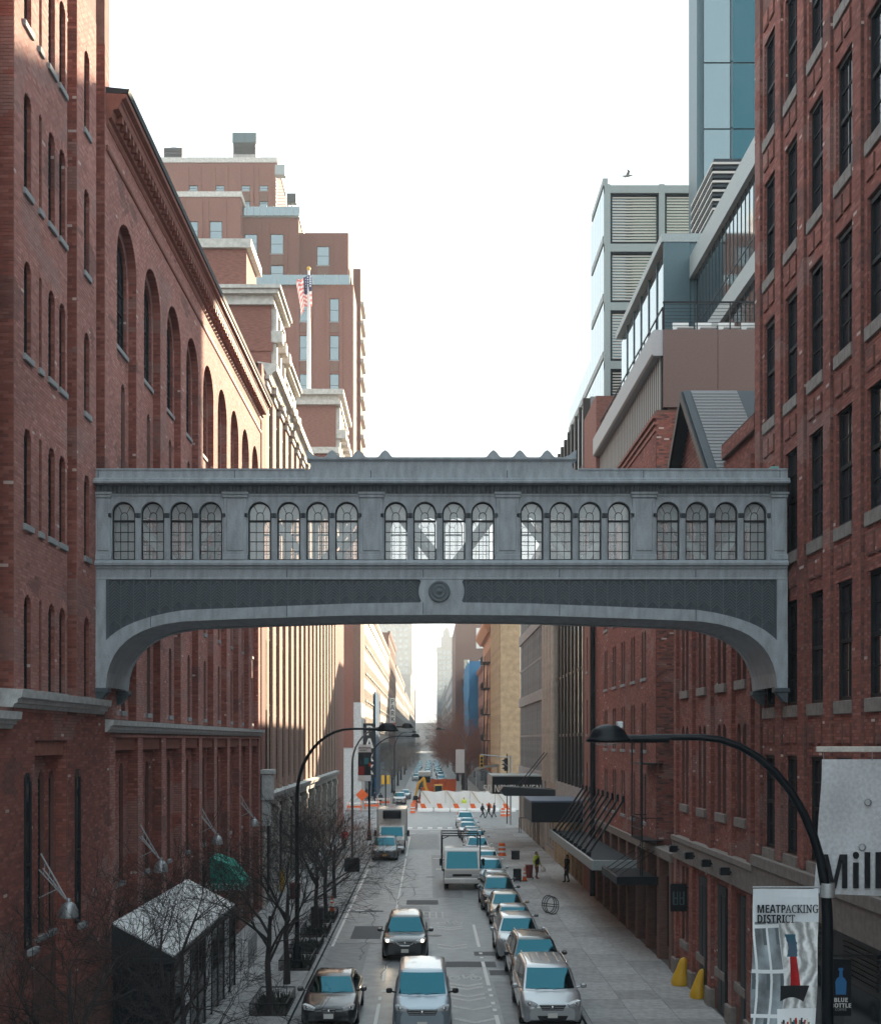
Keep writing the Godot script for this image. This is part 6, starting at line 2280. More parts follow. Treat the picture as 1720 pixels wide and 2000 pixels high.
	for s in [-1.0, 1.0]:
		for z in [zf - c.get("front_axle", 0.92), -zf + 0.95]:
			wheel(t, Vector3(s * (W - 0.10), r, z), r)
			var ar := MB.new()
			for k in 10:
				var a0 := PI * k / 10; var a1 := PI * (k + 1) / 10
				var f := func(q: float, a: float): return Vector3(s * (W + 0.006), r + q * sin(a), z + q * cos(a))
				ar.out([f.call(r * 0.98, a0), f.call(r * 0.98, a1), f.call(r * 1.16, a1), f.call(r * 1.16, a0)], Vector3(0, r, z))
			part(t, "wheel_arch", ar, M.plastic)
	return t

const SEDAN := {"L": 4.7, "W": 1.82, "H": 1.43, "belt": 0.93, "nose": 0.74, "cowl": 0.93, "hood": 1.25, "rake": 0.78, "tail": 1.35, "deck": 0.72, "wheel": 0.33}
const SUV := {"L": 4.8, "W": 1.93, "H": 1.70, "belt": 1.08, "nose": 0.90, "cowl": 1.05, "hood": 1.12, "rake": 0.72, "tail": 0.62, "deck": 0.12, "wheel": 0.37, "rails": true}
const MINIVAN := {"L": 5.1, "W": 1.98, "H": 1.74, "belt": 1.08, "nose": 0.84, "cowl": 1.05, "hood": 0.92, "rake": 0.95, "tail": 0.42, "deck": 0.1, "wheel": 0.34, "rails": true, "ribs": true, "roof_w": 0.76}
const VAN := {"L": 4.5, "W": 1.84, "H": 1.86, "belt": 1.17, "nose": 0.95, "cowl": 1.12, "hood": 0.85, "rake": 0.75, "tail": 0.2, "deck": 0.06, "wheel": 0.33, "roof_w": 0.82}

func mix(a: Dictionary, b: Dictionary) -> Dictionary:
	var r := a.duplicate()
	r.merge(b, true)
	return r

func make_vehicles() -> void:
	var silver := car_paint("silver_paint", lin(0.42, 0.44, 0.46), 0.5)
	var white := car_paint("white_car_paint", lin(0.66, 0.68, 0.70), 0.0)
	var black := car_paint("black_car_paint", lin(0.010, 0.012, 0.015), 0.1)
	var blue := car_paint("pale_blue_paint", lin(0.28, 0.34, 0.39), 0.5)
	var grey := car_paint("grey_car_paint", lin(0.11, 0.12, 0.13), 0.4)
	var gold := car_paint("gold_car_paint", lin(0.33, 0.26, 0.19), 0.5)
	var redp := car_paint("dark_red_car_paint", lin(0.20, 0.02, 0.02), 0.2)
	var glow := mat("lit_headlight", lin(0.9, 0.85, 0.75), 0.2)
	glow.emission_enabled = true
	glow.emission = Color(1.0, 0.9, 0.75)
	glow.emission_energy_multiplier = 4.0
	var mvg := "vehicles driving towards the camera"
	# moving cars in the middle
	var su := make_car("black crossover with lit headlights and a chrome vee grille in mid street", Vector3(-0.95, 0, -53.6), black, mix(SUV, {"name": "moving_car", "vee": true, "bulb": glow, "rails": false, "belt": 1.03, "H": 1.69}), mvg)
	for s in [-1.0, 1.0]:
		var l := SpotLight3D.new()
		l.name = "headlamp_beam" if s < 0 else "headlamp_beam_001"
		l.position = Vector3(s * 0.72, 0.86, 2.62)
		l.rotation = Vector3(-0.12, PI, 0)
		l.light_color = Color(1.0, 0.9, 0.75)
		l.light_energy = 0.2
		l.light_size = 0.06
		l.spot_range = 30.0
		l.spot_attenuation = 2.0
		l.spot_angle = 40.0
		l.shadow_enabled = true
		su.add_child(l)
	make_car("pale silver-blue compact van with black mirrors at the bottom centre", Vector3(-0.17, 0, -40.2), blue, mix(VAN, {"name": "moving_van", "cat": "van", "mirror": M.plastic, "grille": 0.55, "rail_chrome": false}), mvg)
	make_car("black sedan with grey roof sheen at the left kerb near the bottom", Vector3(-3.15, 0, -41.4), black, mix(SEDAN, {"mirror": black, "grille": 0.25}), "cars at the left kerb")
	make_car("dark grey minivan with orange plate in front of the box truck", Vector3(-3.3, 0, -96.6), grey, mix(MINIVAN, {"plate": M.plate_y, "ribs": false, "rails": false}), "cars at the left kerb")
	# the parked row on the right, nearest first
	var pg := "cars parked in a row along the right kerb"
	var row := [
		[41.7, silver, MINIVAN, "silver-white minivan with roof ribs, nearest car of the right parked row"],
		[47.6, black, SUV, "glossy black crossover parked directly behind the nearest minivan"],
		[53.4, silver, mix(SUV, {"L": 4.5, "rails": false, "H": 1.65}), "silver crossover, third in the right parked row"],
		[58.4, grey, mix(SEDAN, {}), "grey sedan, fourth in the parked row, only its roof showing"],
		[63.3, gold, SEDAN, "champagne sedan, fifth in the right parked row"],
		[68.6, black, SUV, "black crossover, sixth in the parked row beside the bicycle rack"],
		[73.8, grey, SEDAN, "dark grey sedan, seventh in the right parked row"],
		[79.0, silver, SUV, "silver crossover, eighth in the parked row, beside the flatbed truck cab"],
		[84.6, white, MINIVAN, "white minivan with ribbed roof parked beside the flatbed truck"],
		[90.6, silver, SEDAN, "silver sedan, tenth in the right parked row behind the white minivan"],
		[96.6, white, SUV, "white crossover, eleventh in the parked row beside the striped drum"],
		[104.0, blue, SUV, "pale blue crossover, twelfth in the right parked row"],
		[112.0, black, SEDAN, "black sedan, thirteenth in the right parked row"],
		[118.5, silver, SEDAN, "silver sedan, fourteenth in the right parked row"],
		[124.6, blue, SEDAN, "pale blue sedan, second from the far end of the parked row"],
		[131.0, white, SUV, "white crossover at the far end of the parked row by the avenue"]]
	for i in row.size():
		var q = row[i]
		make_car(q[3], Vector3(3.98 + 0.12 * sin(i * 2.3), 0, -q[0]), q[1], q[2], pg, 0.012 * sin(i * 1.7))
	make_flatbed(Vector3(2.12, 0, -78.6))
	make_box_truck(Vector3(-2.95, 0, -103.5))
	# traffic beyond
	var fg := "cars crossing the avenue towards the camera"
	make_car("silver taxi-like sedan with bright hood crossing the avenue", Vector3(-5.0 + 0.9, 0, -180.0), silver, mix(SUV, {"name": "moving_car"}), fg)
	make_car("pale sedan following the silver car across the avenue", Vector3(-3.6, 0, -196.0), blue, mix(SEDAN, {"name": "moving_car"}), fg)
	var far := make_car("small distant car in the traffic queue far down the street", Vector3(0.5, 0, -262.0), blue, mix(SEDAN, {"name": "distant_car"}), "distant traffic queue")
	var far2 := make_car("small distant car in the traffic queue far down the street", Vector3(3.0, 0, -270.0), silver, mix(SUV, {"name": "distant_car"}), "distant traffic queue")
	var far3 := make_car("small distant car in the traffic queue far down the street", Vector3(-2.6, 0, -284.0), white, mix(SUV, {"name": "distant_car"}), "distant traffic queue")
	for i in 27:
		var src: Node3D = [far, far2, far3][i % 3]
		copy(src, Vector3([-2.9, 0.3, 3.2][(i * 2) % 3] + rng.randf_range(-0.4, 0.4), 0, -295.0 - i * 7.5), "small distant car in the traffic queue far down the street", 0.0, "distant traffic queue")
	make_bus(Vector3(-0.6, 0, -236.0))

func make_flatbed(at: Vector3) -> void:
	var t := thing("flatbed_truck", "white cab-over flatbed truck with a black rack beside the parked row", "truck", at)
	var wp := car_paint("truck_white", lin(0.62, 0.62, 0.60), 0.0)
	var cab := MB.new()
	var g := []
	for q in [[2.95, 0.55, 1.02, 1.05, 1.14], [2.93, 1.3, 0.0, 0.0, 0.0], [2.62, 2.55, 0.0, 0.0, 0.0]]: pass
	cab.prism(PackedVector2Array([Vector2(-2.95, 0.55), Vector2(-2.98, 1.25), Vector2(-2.66, 2.42), Vector2(-2.45, 2.58), Vector2(-1.05, 2.58), Vector2(-1.0, 0.55)]), -1.08, 1.08, Transform3D(Basis(Vector3(0, 0, -1), Vector3(0, 1, 0), Vector3(1, 0, 0)), Vector3.ZERO))
	part(t, "cab", cab, wp)
	var ws := MB.new()
	ws.quad(Vector3(-0.98, 1.34, 2.968), Vector3(-0.92, 2.36, 2.69), Vector3(0.92, 2.36, 2.69), Vector3(0.98, 1.34, 2.968))
	part(t, "windscreen", ws, M.windshield)
	var bp := MB.new()
	bp.cbox(-1.12, 0.42, 2.85, 1.12, 0.74, 3.12, 0.04)
	part(t, "bumper", bp, wp)
	var gr := MB.new()
	gr.box(-0.95, 0.86, 2.95, 0.95, 1.0, 2.995)
	part(t, "grille", gr, M.plastic)
	for s in [-1.0, 1.0]:
		var h := MB.new()
		h.cbox(s * 0.78 - 0.2, 0.82, 2.9, s * 0.78 + 0.2, 1.0, 3.01, 0.02)
		part(t, "headlight", h, M.lens)
		var m := MB.new()
		m.cbox(s * 1.3 - 0.09, 1.5, 2.75, s * 1.3 + 0.09, 1.95, 2.85, 0.03)
		m.bar(Vector3(s * 1.05, 1.9, 2.7), Vector3(s * 1.28, 1.8, 2.8), 0.02, 6)
		part(t, "mirror", m, M.plastic)
		var sw := MB.new()
		sw.box(s * 1.085 - 0.006, 1.4, 1.35, s * 1.085 + 0.006, 2.3, 2.45)
		part(t, "side_window", sw, M.car_glass)
		for z in [2.15, -2.2, -1.3]: wheel(t, Vector3(s * 0.95, 0.42, z), 0.42, 0.26)
	var bd := MB.new()
	bd.cbox(-1.2, 0.95, -3.4, 1.2, 1.1, 0.9, 0.02)
	bd.box(-1.22, 1.1, -3.4, -1.16, 1.75, 0.9); bd.box(1.16, 1.1, -3.4, 1.22, 1.75, 0.9)
	part(t, "flat_bed", bd, M.black)
	var ch := MB.new()
	ch.box(-0.45, 0.5, -3.3, -0.3, 0.8, 2.6); ch.box(0.3, 0.5, -3.3, 0.45, 0.8, 2.6)
	part(t, "chassis", ch, M.iron)
	var rk := MB.new()
	for x in [-1.2, 1.2]:
		for z in [0.85, -3.3]: rk.bar(Vector3(x, 1.0, z), Vector3(x, 3.25, z), 0.045, 6)
		rk.bar(Vector3(x, 3.2, 0.85), Vector3(x, 3.2, -3.3), 0.045, 6)
		rk.bar(Vector3(x, 3.0, 0.85), Vector3(x * 0.6, 3.2, 0.85), 0.03, 6)
	for z in [0.85, -1.2, -3.3]: rk.bar(Vector3(-1.2, 3.2, z), Vector3(1.2, 3.2, z), 0.045, 6)
	part(t, "rack", rk, M.iron)
	var bt := MB.new()
	bt.bar(Vector3(-0.7, 1.3, -1.0), Vector3(-0.7, 2.0, -1.0), 0.3, 14)
	part(t, "red_drum", bt, M.red)
	var pl := MB.new()
	pl.cbox(-0.16, 0.5, 3.1, 0.16, 0.65, 3.135, 0.006)
	part(t, "licence_plate", pl, M.plate)

func make_box_truck(at: Vector3) -> void:
	var t := thing("box_truck", "white refrigerated box truck waiting behind the dark minivan on the left", "truck", at)
	var wp := car_paint("box_white", lin(0.60, 0.60, 0.59), 0.0)
	var bx := MB.new()
	bx.cbox(-1.22, 0.95, -3.6, 1.22, 3.55, 1.4, 0.04)
	part(t, "cargo_box", bx, wp)
	for s in [-1.0, 1.0]:
		var e := MB.new()
		e.box(s * 1.22 - 0.05, 0.9, 1.38, s * 1.22 + 0.05, 3.58, 1.43)
		part(t, "box_edge", e, M.pale_frame)
	var rf := MB.new()
	rf.cbox(-0.75, 2.75, 1.4, 0.75, 3.45, 1.85, 0.06)
	part(t, "refrigeration_unit", rf, M.black)
	var cab := MB.new()
	cab.prism(PackedVector2Array([Vector2(-3.6, 0.45), Vector2(-3.62, 1.15), Vector2(-2.75, 1.32), Vector2(-2.2, 2.15), Vector2(-1.45, 2.25), Vector2(-1.4, 0.45)]), -1.02, 1.02, Transform3D(Basis(Vector3(0, 0, -1), Vector3(0, 1, 0), Vector3(1, 0, 0)), Vector3.ZERO))
	part(t, "cab", cab, wp)
	var ws := MB.new()
	ws.quad(Vector3(-0.92, 1.38, 2.735), Vector3(-0.86, 2.10, 2.26), Vector3(0.86, 2.10, 2.26), Vector3(0.92, 1.38, 2.735))
	part(t, "windscreen", ws, M.windshield)
	var gr := MB.new()
	gr.cbox(-0.6, 0.7, 3.5, 0.6, 1.05, 3.65, 0.02)
	part(t, "grille", gr, M.plastic)
	var bm := MB.new()
	bm.cbox(-1.05, 0.35, 3.45, 1.05, 0.6, 3.75, 0.04)
	part(t, "bumper", bm, M.chrome)
	for s in [-1.0, 1.0]:
		var h := MB.new()
		h.cbox(s * 0.8 - 0.15, 0.75, 3.5, s * 0.8 + 0.15, 1.0, 3.65, 0.03)
		part(t, "headlight", h, M.lens)
		var m := MB.new()
		m.cbox(s * 1.35 - 0.1, 1.35, 2.3, s * 1.35 + 0.1, 1.85, 2.4, 0.03)
		m.bar(Vector3(s * 1.0, 1.5, 2.3), Vector3(s * 1.3, 1.55, 2.34), 0.025, 6)
		part(t, "mirror", m, M.plastic)
		for z in [2.75, -2.3]: wheel(t, Vector3(s * 0.92, 0.44, z), 0.44, 0.26)

func make_bus(at: Vector3) -> void:
	var t := thing("delivery_truck", "teal fronted truck standing among distant cars beyond the works", "truck", at)
	var bx := MB.new()
	bx.cbox(-1.2, 0.5, -4.5, 1.2, 3.3, 2.0, 0.08)
	part(t, "cargo_box", bx, M.white)
	var cab := MB.new()
	cab.cbox(-1.1, 0.4, 2.0, 1.1, 2.6, 3.6, 0.12)
	part(t, "cab", cab, M.teal_panel)
	var ws := MB.new()
	ws.box(-0.95, 1.4, 3.6, 0.95, 2.4, 3.63)
	part(t, "windscreen", ws, M.windshield)
	for s in [-1.0, 1.0]:
		for z in [2.7, -3.0]: wheel(t, Vector3(s * 0.95, 0.44, z), 0.44, 0.26)

# ---------------------------------------------------------------- street furniture
func lamp_head(p: Node3D, at: Vector3, dir: float, k := 1.0) -> void:
	var h := MB.new()
	h.lathe([[0.0, -0.10], [0.33, -0.10], [0.36, -0.06], [0.33, -0.03], [0.30, 0.02], [0.26, 0.13], [0.17, 0.22], [0.06, 0.25], [0.0, 0.25]], 22, Transform3D(Basis.from_scale(Vector3(1.25, 1, 1) * k), at))
	part(p, "lamp_head", h, M.lamp_black)
	var g := MB.new()
	g.lathe([[0.0, -0.17], [0.16, -0.15], [0.26, -0.10], [0.0, -0.10]], 16, Transform3D(Basis.from_scale(Vector3(1.25, 1, 1) * k), at))
	part(p, "lens", g, M.pane)
	var s := MB.new()
	s.cbox(at.x + dir * 0.22 * k - 0.05, at.y + 0.17 * k, at.z - 0.05, at.x + dir * 0.22 * k + 0.05, at.y + 0.17 * k + 0.1, at.z + 0.05, 0.015)
	part(p, "photocell", s, M.steel)
	var c := MB.new()
	c.bar(at + Vector3(dir * 0.3 * k, -0.02, 0), at + Vector3(dir * 0.85, -0.02, 0), 0.06, 10)
	part(p, "collar", c, M.lamp_black)

func street_lamp(label: String, at: Vector3, reach: float, hgt: float, col: Material, base := true, k := 1.0) -> Node3D:
	var t := thing("street_lamp", label, "street lamp", at, "curved arm street lamps")
	var p := PackedVector3Array(); var r := PackedFloat32Array()
	for q in [0.0, 0.3, 0.6, 0.72]:
		p.append(Vector3(0, hgt * q, 0)); r.append(lerpf(0.10, 0.072, q))
	for i in range(1, 11):
		var a := PI * 0.5 * i / 10.0
		p.append(Vector3(reach * 0.72 * (1.0 - cos(a)), hgt * 0.72 + hgt * 0.28 * sin(a), 0)); r.append(lerpf(0.072, 0.048, i / 10.0))
	p.append(Vector3(reach, hgt, 0)); r.append(0.045)
	var m := MB.new()
	m.tube(p, r, 12)
	part(t, "pole", m, col)
	if base:
		var b := MB.new()
		b.lathe([[0.26, 0.0], [0.26, 0.12], [0.2, 0.2], [0.17, 0.75], [0.2, 0.8], [0.12, 0.95], [0.1, 1.0]], 12)
		part(t, "base", b, col)
	lamp_head(t, Vector3(reach + (0.6 if reach > 0 else -0.6), hgt, 0), -1.0 if reach > 0 else 1.0, k)
	return t

func banner_image(kind: int) -> ImageTexture:
	var im := Image.create(256, 640, false, Image.FORMAT_RGB8)
	im.fill(Color(0.80, 0.83, 0.85))
	var rr := RandomNumberGenerator.new()
	rr.seed = 5 + kind
	if kind == 0:
		# a printed interior: tall sash window on the left, drapery on the right, a red cup, a dark chair and a shelf of books
		var nz := FastNoiseLite.new()
		nz.seed = 9
		nz.frequency = 0.012
		for y in range(130, 640):
			for x in 256:
				var n := nz.get_noise_2d(x, y * 0.7)
				var c := Color(0.84, 0.87, 0.88)
				var lx := x + 10.0 * sin(y * 0.012)
				if lx < 118:
					var mx := fposmod(lx - 8.0, 54.0); var my := fposmod(y - 140.0, 176.0)
					if mx > 9.0 and my > 14.0:
						var g := 0.52 + 0.16 * n + 0.10 * sin(y * 0.02 + x * 0.05)
						c = Color(g * 0.93, g, g * 1.04)
						if mx > 40.0 and my < 80.0: c = Color(0.34, 0.38, 0.40)
				elif y < 470:
					var f := 0.5 + 0.5 * sin((x - 118) * 0.16 + sin(y * 0.018) * 2.2 + n * 4.0)
					var g := lerpf(0.58, 0.92, f) * (0.96 + 0.1 * n)
					c = Color(g, g * 1.015, g * 1.02)
				if absf(x - 158 - n * 14.0) < 19.0 and y > 180 and y < 268: c = Color(0.22 + n * 0.1, 0.33, 0.40)
				if absf(x - 166 - (y - 300) * 0.08) < 13.0 + (y - 268) * 0.06 and y >= 268 and y < 380: c = Color(0.60 + 0.2 * n, 0.07, 0.09)
				if y >= 380 and y < 446 + 20.0 * sin(x * 0.03) and x > 112 and x < 226 - (y - 380) * 0.3: c = Color(0.09 + 0.05 * n, 0.10, 0.11)
				if y > 470 and x > 100 and x < 244 - (y - 470) * 0.05:
					c = Color(0.88, 0.90, 0.91)
					var sh := (y - 500) % 76
					if y > 500 and sh < 60 and x > 114 and x < 234:
						var bk := int((x + n * 6.0) / 7.0)
						var top := 6 + (bk * 37) % 22
						if sh > top: c = [Color(0.62, 0.12, 0.1), Color(0.1, 0.14, 0.2), Color(0.85, 0.85, 0.82), Color(0.15, 0.4, 0.45), Color(0.5, 0.45, 0.38)][(bk * 7) % 5]
					elif y > 500 and sh >= 60: c = Color(0.06, 0.07, 0.08)
				im.set_pixel(x, y, c)
	else:
		im.fill_rect(Rect2i(0, 130, 256, 410), Color(0.12, 0.15, 0.19))
		im.fill_rect(Rect2i(20, 150, 80, 130), Color(0.04, 0.06, 0.08))
		im.fill_rect(Rect2i(120, 230, 90, 110), Color(0.16, 0.42, 0.46))
		im.fill_rect(Rect2i(10, 380, 110, 150), Color(0.50, 0.10, 0.08))
		im.fill_rect(Rect2i(140, 360, 70, 170), Color(0.07, 0.10, 0.14))
		im.fill_rect(Rect2i(215, 320, 40, 60), Color(0.70, 0.24, 0.06))
	return ImageTexture.create_from_image(im)

func banner(label: String, at: Vector3, w: float, h: float, kind: int) -> void:
	var t := thing("street_banner", label, "banner", at, "district banners on lamp posts")
	var tm := StandardMaterial3D.new()
	tm.resource_name = "banner_print_%d" % kind
	tm.albedo_texture = banner_image(kind)
	tm.roughness = 0.85
	var m := MB.new()
	m.use_uv = true
	var nx := 12; var ny := 20
	var f := func(i: int, j: int) -> Vector3:
		var u := float(i) / nx; var v := float(j) / ny
		return Vector3(-w * u - 0.03 * v, -h * v, 0.03 * sin(u * 7.0 + v * 5.0) + 0.02 * sin(v * 13.0 + u * 3.0))
	for i in nx:
		for j in ny:
			var P := [f.call(i + 1, j + 1), f.call(i + 1, j), f.call(i, j), f.call(i, j + 1)]
			var uvs := [Vector2(1.0 - float(i + 1) / nx, float(j + 1) / ny), Vector2(1.0 - float(i + 1) / nx, float(j) / ny), Vector2(1.0 - float(i) / nx, float(j) / ny), Vector2(1.0 - float(i) / nx, float(j + 1) / ny)]
			for k in [[0, 1, 2], [0, 2, 3]]:
				var nn: Vector3 = (P[k[2]] - P[k[0]]).cross(P[k[1]] - P[k[0]]).normalized()
				for q in k:
					m.v.append(P[q]); m.n.append(nn); m.uv.append(uvs[q])
	part(t, "cloth", m, tm)
	var r := MB.new()
	r.bar(Vector3(-w, 0.02, 0), Vector3(0.12, 0.02, 0), 0.014, 6)
	r.bar(Vector3(-w, -h - 0.02, 0), Vector3(0.12, -h - 0.02, 0), 0.014, 6)
	part(t, "arm", r, M.steel)
	if kind == 0:
		for ln in [["MEATP", "ACKING", -0.28], ["DISTRI", "CT", -0.42]]:
			var a := text(t, ln[0], 0.115, Vector3(-w * 0.955, ln[2], 0.055), M.black, true, false, 0.8, true)
			var wd: float = a.mesh.get_aabb().size.x * 0.8
			text(t, ln[1], 0.115, Vector3(-w * 0.955 + wd + 0.012, ln[2], 0.055), M.black, false, true, 0.76, true)
	else:
		text(t, "MEATPACKING", 0.13, Vector3(-w * 0.5, -0.24, 0.06), M.black, true, false, 0.8)
		text(t, "DISTRICT", 0.13, Vector3(-w * 0.6, -0.44, 0.06), M.black, true, false, 0.8)

func make_furniture() -> void:
	street_lamp("large black street lamp in the right foreground with its arm over the pavement", Vector3(5.62, 0.13, -17.3), -2.48, 9.12, M.lamp_black, true, 0.72)
	banner("large white MEATPACKING DISTRICT banner on the foreground lamp post", Vector3(5.49, 7.12, -17.3), 0.92, 2.3, 0)
	var mb := thing("pole_clamp", "steel clamp band on the foreground lamp post above the banner", "clamp", Vector3(5.62, 7.1, -17.3))
	var mr := MB.new()
	mr.lathe([[0.098, -0.1], [0.104, -0.1], [0.104, 0.1], [0.098, 0.1]], 14)
	part(mb, "band", mr, M.steel)
	street_lamp("black street lamp among the bare trees on the left pavement", Vector3(-5.2, 0.13, -49.0), 3.0, 9.55, M.lamp_black)
	street_lamp("grey street lamp standing in a black planter on the left pavement", Vector3(px(688, 85.5), 0.9, -85.5), 3.2, 9.3, mat("grey_lamp_post", lin(0.10, 0.11, 0.12), 0.5), false)
	street_lamp("dark street lamp with banner further along the left pavement", Vector3(px(721, 112), 0.13, -112.0), 3.6, 9.5, M.lamp_black)
	street_lamp("distant street lamp arching left beside the red-brown trees", Vector3(5.6, 0.13, -181.0), -3.4, 10.8, mat("grey_lamp_post", lin(0.10, 0.11, 0.12), 0.5))
	street_lamp("distant street lamp further along the left beyond the avenue", Vector3(-5.4, 0.13, -200.0), 2.6, 10.5, M.lamp_black)
	banner("small dark banner hanging between two left lamp posts", Vector3(px(725, 99), py(1455, 99), -99.0), 1.05, 2.9, 1)
	var bp := MB.new()
	bp.box(-0.5, 0, -0.5, 0.5, 0.85, 0.5)
	var pt := thing("planter", "square black planter box around the grey lamp post", "planter", Vector3(px(688, 85.5), 0.13, -85.5))
	var pm := MB.new()
	pm.wall(-0.5, 0.5, 0.0, 0.85, 0.5, [], 0.0)
	for k in 4:
		pm.xf = Transform3D(Basis(Vector3.UP, k * PI * 0.5), Vector3.ZERO)
		pm.cbox(-0.52, 0.0, 0.44, 0.52, 0.9, 0.52, 0.015)
	part(pt, "box", pm, M.black)
	var so := MB.new()
	so.box(-0.45, 0.2, -0.45, 0.45, 0.8, 0.45)
	part(pt, "soil", so, M.bark)
	# banner with big letters hung across beside the loft building
	var mk := thing("wall_banner", "large white cloth banner reading Milk hanging by the red loft", "banner", Vector3(7.05, 0, -22.0))
	var cl := MB.new()
	var g := []
	for j in 15:
		var row := PackedVector3Array()
		for i in 19:
			var u := i / 18.0; var v := j / 14.0
			row.append(Vector3(2.6 * u - 0.13 * v, 8.87 - 2.4 * v - 0.1 * u * v, 0.025 * sin(u * 9.0 + v * 6.0) + 0.02 * sin(v * 11.0 - u * 5.0) + 0.012 * sin(u * 23.0)))
		g.append(row)
	cl.grid(g, true)
	part(mk, "cloth", cl, M.white_cloth)
	var tx := text(mk, "Milk", 0.62, Vector3(-0.12, 6.86, 0.085), M.black, true, false, 0.78, true)
	for q in [[0.8, 8.0], [1.6, 7.95], [0.7, 7.2], [2.1, 7.3]]:
		var ey := MB.new()
		ey.lathe([[0.05, 0.0], [0.07, 0.012], [0.05, 0.02]], 10, Transform3D(Basis(Vector3.RIGHT, PI * 0.5), Vector3(q[0], q[1] + 0.1, 0.05)))
		part(mk, "wind_slit", ey, M.sill)
	var br := MB.new()
	br.cbox(-0.1, 9.0, -0.04, 2.75, 9.1, 0.04, 0.01)
	part(mk, "batten", br, M.limestone)
	var ro := MB.new()
	for x in [0.03, 0.9, 1.8, 2.55]: ro.bar(Vector3(x, 8.85, 0), Vector3(x, 9.02, 0), 0.008, 4)
	part(mk, "tie", ro, M.sill)
	# coffee blade sign
	var cs := thing("coffee_sign", "black BLUE BOTTLE COFFEE blade sign with a blue bottle below the white banner", "sign", Vector3(px(1640, 24.5), 0, -24.5))
	var cb := MB.new()
	cb.cbox(-0.21, 3.72, -0.03, 0.21, 4.85, 0.03, 0.008)
	part(cs, "board", cb, M.black)
	var bo := MB.new()
	bo.prism(PackedVector2Array([Vector2(-0.1, 4.15), Vector2(0.1, 4.15), Vector2(0.11, 4.4), Vector2(0.08, 4.47), Vector2(0.035, 4.5), Vector2(0.03, 4.62), Vector2(0.045, 4.63), Vector2(0.045, 4.68), Vector2(-0.045, 4.68), Vector2(-0.045, 4.63), Vector2(-0.03, 4.62), Vector2(-0.035, 4.5), Vector2(-0.08, 4.47), Vector2(-0.11, 4.4)]), 0.03, 0.04)
	part(cs, "bottle_emblem", bo, mat("bottle_blue", lin(0.03, 0.16, 0.38), 0.6))
	text(cs, "BLUE", 0.085, Vector3(0, 4.04, 0.035), M.white, true)
	text(cs, "BOTTLE", 0.085, Vector3(0, 3.93, 0.035), M.white, true)
	text(cs, "COFFEE", 0.05, Vector3(0, 3.85, 0.035), M.sill)
	var ca := MB.new()
	ca.bar(Vector3(-0.25, 4.92, 0), Vector3(1.4, 4.92, 0), 0.02, 6)
	part(cs, "bracket", ca, M.iron)
	# square monogram sign
	var hs := thing("monogram_sign", "square black projecting sign with a linked HH monogram by the gabled building", "sign", Vector3(px(1324, 46.5), 0, -46.5))
	var hb := MB.new()
	hb.cbox(-0.31, 2.75, -0.06, 0.31, 3.8, 0.06, 0.015)
	part(hs, "board", hb, M.black)
	var hm := MB.new()
	for s in [-1.0, 1.0]:
		hm.box(s * 0.19 - 0.03, 3.0, 0.06, s * 0.19 + 0.03, 3.5, 0.075)
		hm.box(s * 0.05 - 0.02, 3.0, 0.06, s * 0.05 + 0.02, 3.5, 0.075)
		hm.box(minf(s * 0.05, s * 0.19), 3.23, 0.06, maxf(s * 0.05, s * 0.19), 3.28, 0.074)
		hm.box(minf(s * 0.05, s * 0.19), 3.0, 0.06, maxf(s * 0.05, s * 0.19), 3.04, 0.074)
	part(hs, "monogram", hm, M.teal_panel)
	var hk := MB.new()
	hk.bar(Vector3(0.2, 2.9, 0), Vector3(0.55, 2.9, 0), 0.025, 6); hk.bar(Vector3(0.2, 3.65, 0), Vector3(0.55, 3.65, 0), 0.025, 6)
	part(hs, "bracket", hk, M.iron)
	make_canopies()
	# yellow sculptural bollards
	for q in [[9.35, 45.6, 1.0, "stout yellow gourd shaped bollard at the foot of the gabled building"], [9.5, 43.3, 0.85, "slim bent yellow gourd bollard, nearer of the pair by the brick wall"]]:
		var b := thing("gourd_bollard", q[3], "bollard", Vector3(q[0], 0.13, -q[1]), "yellow gourd bollards")
		var m := MB.new()
		var k: float = q[2]
		m.tube(PackedVector3Array([Vector3(0, 0, 0), Vector3(0, 0.12, 0), Vector3(0.02, 0.35, 0), Vector3(0.06, 0.6, 0), Vector3(0.12 * (2.0 - k), 0.85, 0), Vector3(0.15 * (2.0 - k), 0.98, 0), Vector3(0.15 * (2.0 - k), 1.04, 0)]), PackedFloat32Array([0.30 * k, 0.33 * k, 0.27 * k, 0.19 * k, 0.16 * k, 0.12 * k, 0.02]), 16)
		part(b, "body", m, M.yellow)
	# bicycle rack: hoops
	var rk := thing("bicycle_rack", "dark round hoop bicycle rack on the right pavement", "bicycle rack", Vector3(6.42, 0.13, -64.4))
	for k in 3:
		var m := MB.new()
		var p := PackedVector3Array(); var r := PackedFloat32Array()
		for i in 25:
			var a := TAU * i / 24.0
			p.append(Vector3(0.32 * cos(a) - 0.08 + k * 0.08, 0.48 + 0.46 * sin(a), -0.3 + k * 0.3)); r.append(0.026)
		m.tube(p, r, 6, false)
		part(rk, "hoop", m, M.dark_metal)
	for y in [0.40, 0.52]:
		var m := MB.new()
		m.bar(Vector3(-0.38, y, -0.3), Vector3(0.4, y, 0.3), 0.022, 6)
		part(rk, "cross_bar", m, M.dark_metal)
	var fo := MB.new()
	fo.bar(Vector3(-0.08, 0, -0.3), Vector3(-0.08, 0.06, -0.3), 0.05); fo.bar(Vector3(0.08, 0, 0.3), Vector3(0.08, 0.06, 0.3), 0.05)
	part(rk, "foot", fo, M.iron)
	# cones and drums
	cone("orange traffic cone beside the parked cars on the right pavement", Vector3(6.25, 0.13, -79.4), M.orange)
